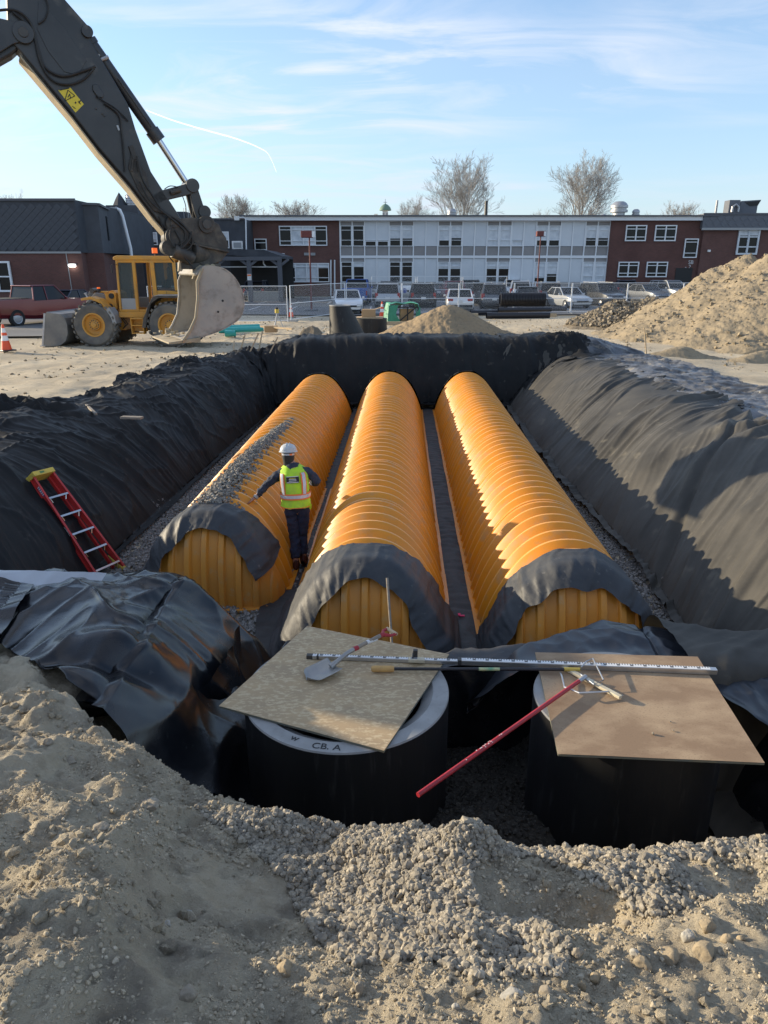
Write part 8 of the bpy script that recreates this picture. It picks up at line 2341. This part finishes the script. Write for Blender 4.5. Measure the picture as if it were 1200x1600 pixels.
# big spoil heap on the right
YQ = 30.0
pp = [gy(1160, 400, YQ + 3), gy(1250, 388, YQ + 1), gy(1060, 458, YQ + 2.5), gy(1330, 400, YQ)]
Xh, Yh, Zh = heap("spoil_heap", [(pp[0].x, YQ + 3, pp[0].z, 1.15, 1.3), (pp[1].x, YQ + 1.2, pp[1].z + .15, 1.35, 1.4), (pp[3].x, YQ + 1, 4.2, 1.6, 1.5), (gy(1085, 445, YQ + 2.5).x, YQ + 2.3, gy(1085, 445, YQ + 2.5).z - .1, 1.25, 1.3)],
     7.0, 27.0, 24.5, 41.0, 330, 270, 421, "huge tan spoil heap rising to the right edge of the picture", K['spoil'], 1.25)
YR2 = 36.5
q1, q2 = gy(968, 474, YR2), gy(1020, 471, YR2)
Xr, Yr, Zr = heap("rubble_heap", [(q1.x, YR2, q1.z, 1.5, 1.5), (q2.x, YR2 + .3, q2.z + .05, 1.6, 1.5), ((q1.x + q2.x) / 2, YR2, q1.z + .02, 1.5, 1.5)], 8.2, 19.0, 33.5, 39.8, 190, 120, 441, "grey brown rubble heap at the left foot of the huge spoil heap", K['rubble'], 1.0)
sel = np.where((Zr > .12).ravel())[0]; ix = rng.choice(sel, 3600)
P = np.stack([Xr.ravel()[ix], Yr.ravel()[ix], Zr.ravel()[ix]], 1) + rng.normal(0, .03, (3600, 3)) * [1, 1, .3]
K['brokenrock'] = gravel_mat("broken_rock", (.25, .21, .155), (.17, .145, .11), (.36, .31, .23), 4)
tag(stones("rubble_stones", P, rng.uniform(.04, .12, 3600), K['brokenrock'], CUBE, .3, .8), "broken stones covering the rubble heap", None, None, "stuff")
sel = np.where((Zh > .10).ravel())[0]; ix = rng.choice(sel, 3400)
P = np.stack([Xh.ravel()[ix], Yh.ravel()[ix], Zh.ravel()[ix]], 1) + rng.normal(0, .03, (3400, 3)) * [1, 1, .3]
tag(stones("spoil_stones", P, .02 + .075 * rng.uniform(0, 1, 3400) ** 5, K['spoil'], CUBE, .3, .8, sink=.5), "stones and clods on the huge spoil heap", None, None, "stuff")
# low sandy lumps on the right bank and beside the sand heap
heap("soil_heap", [(gz(1075, 557, .2).x, gz(1075, 557, .2).y + .6, .38, 2.2, 1.0), (gz(1190, 556, .2).x, gz(1190, 556, .2).y, .35, 2.0, .9)], 8.2, 15.5, 20.5, 25.5, 160, 110, 461, "low sandy lumps on the right bank beyond the plastic sheeting", K['spoil'], .7, talus=.6)
heap("soil_heap", [(gy(775, 520, 27).x, 27.2, .35, 1.8, .8)], 2.6, 7.4, 26.0, 28.6, 100, 60, 471, "low brown soil ridge right of the sand heap behind the far rim", K['spoil'], .6, talus=.6)
heap("soil_heap", [(gz(485, 523, .2).x, gz(485, 523, .2).y, .5, .8, 1.0), (gz(470, 530, .2).x, gz(470, 530, .2).y - .6, .35, .9, .8)], -5.2, -1.6, 24.5, 31.5, 80, 110, 481, "dark cluttered soil ridge left of the concrete cone", K['rubble'], 1.0, talus=.9)
# clods over the far site ground
n = 9000; x = rng.uniform(-16, 14, n); y = rng.uniform(13, 44, n); z = ground_h(x, y)
ok = (base_h(x, y) > -.02) & ((left_s(x, y) > 1.5) | (right_s(x, y) > 2.6) | (y > 26)) & (fbm(x * .4, y * .4, 3, 65) > .05)
P = np.stack([x, y, z], 1)[ok]
tag(stones("site_clods", P, .008 + .05 * rng.uniform(0, 1, len(P)) ** 4, K['spoil'], CUBE, .3, .7, sink=.5), "clods and crumbs scattered over the far site ground", None, None, "stuff")

# contrail high in the sky
pts = [(228, 172), (270, 188), (320, 203), (370, 217), (405, 231), (420, 242), (432, 269)]
V = []
D = 6000.0; P_c = [Vector((0, 0, CAM_H)) + ray(x, y).normalized() * D for x, y in pts]
Q = []
for i in range(len(P_c) - 1):
    p0, p1, p2, p3 = P_c[max(i - 1, 0)], P_c[i], P_c[i + 1], P_c[min(i + 2, len(P_c) - 1)]
    for s in range(8):
        u = s / 8; Q.append(.5 * ((2 * p1) + (p2 - p0) * u + (2 * p0 - 5 * p1 + 4 * p2 - p3) * u * u + (-p0 + 3 * p1 - 3 * p2 + p3) * u ** 3))
Q.append(P_c[-1]); m_ = len(Q)
b = MB(); b.tube(Q, [1.6 + 4.0 * math.sin(math.pi * min(1, i / m_ * 1.15 + .08)) ** .7 * (1 if i < m_ * .9 else .6) for i in range(m_)], n=12, caps=False)
mc = bpy.data.materials.new("contrail_vapour"); mc.use_nodes = True
N, L = mc.node_tree.nodes, mc.node_tree.links; N.clear()
out_ = N.new("ShaderNodeOutputMaterial"); mixs = N.new("ShaderNodeMixShader"); tr_ = N.new("ShaderNodeBsdfTransparent"); df = N.new("ShaderNodeBsdfDiffuse"); lw_ = N.new("ShaderNodeLayerWeight"); tl_ = N.new("ShaderNodeBsdfTranslucent"); ad = N.new("ShaderNodeAddShader")
mr = N.new("ShaderNodeMapRange"); mr.inputs[1].default_value = 0.1; mr.inputs[2].default_value = .9; mr.inputs[3].default_value = .30; mr.inputs[4].default_value = 0.0
df.inputs[0].default_value = (.9, .9, .9, 1); tl_.inputs[0].default_value = (.9, .9, .9, 1)
L.new(lw_.outputs["Facing"], mr.inputs[0]); L.new(mr.outputs[0], mixs.inputs[0]); L.new(tr_.outputs[0], mixs.inputs[1]); L.new(df.outputs[0], ad.inputs[0]); L.new(tl_.outputs[0], ad.inputs[1]); L.new(ad.outputs[0], mixs.inputs[2]); L.new(mixs.outputs[0], out_.inputs[0])
o = b.build("contrail", mc, smooth=True, fix=False); tag(o, "thin white aircraft vapour trail curving down across the sky", None, None, "structure")
for o in list(scene.objects):
    if o.type == 'EMPTY' and o.parent is None and "label" not in o: pass
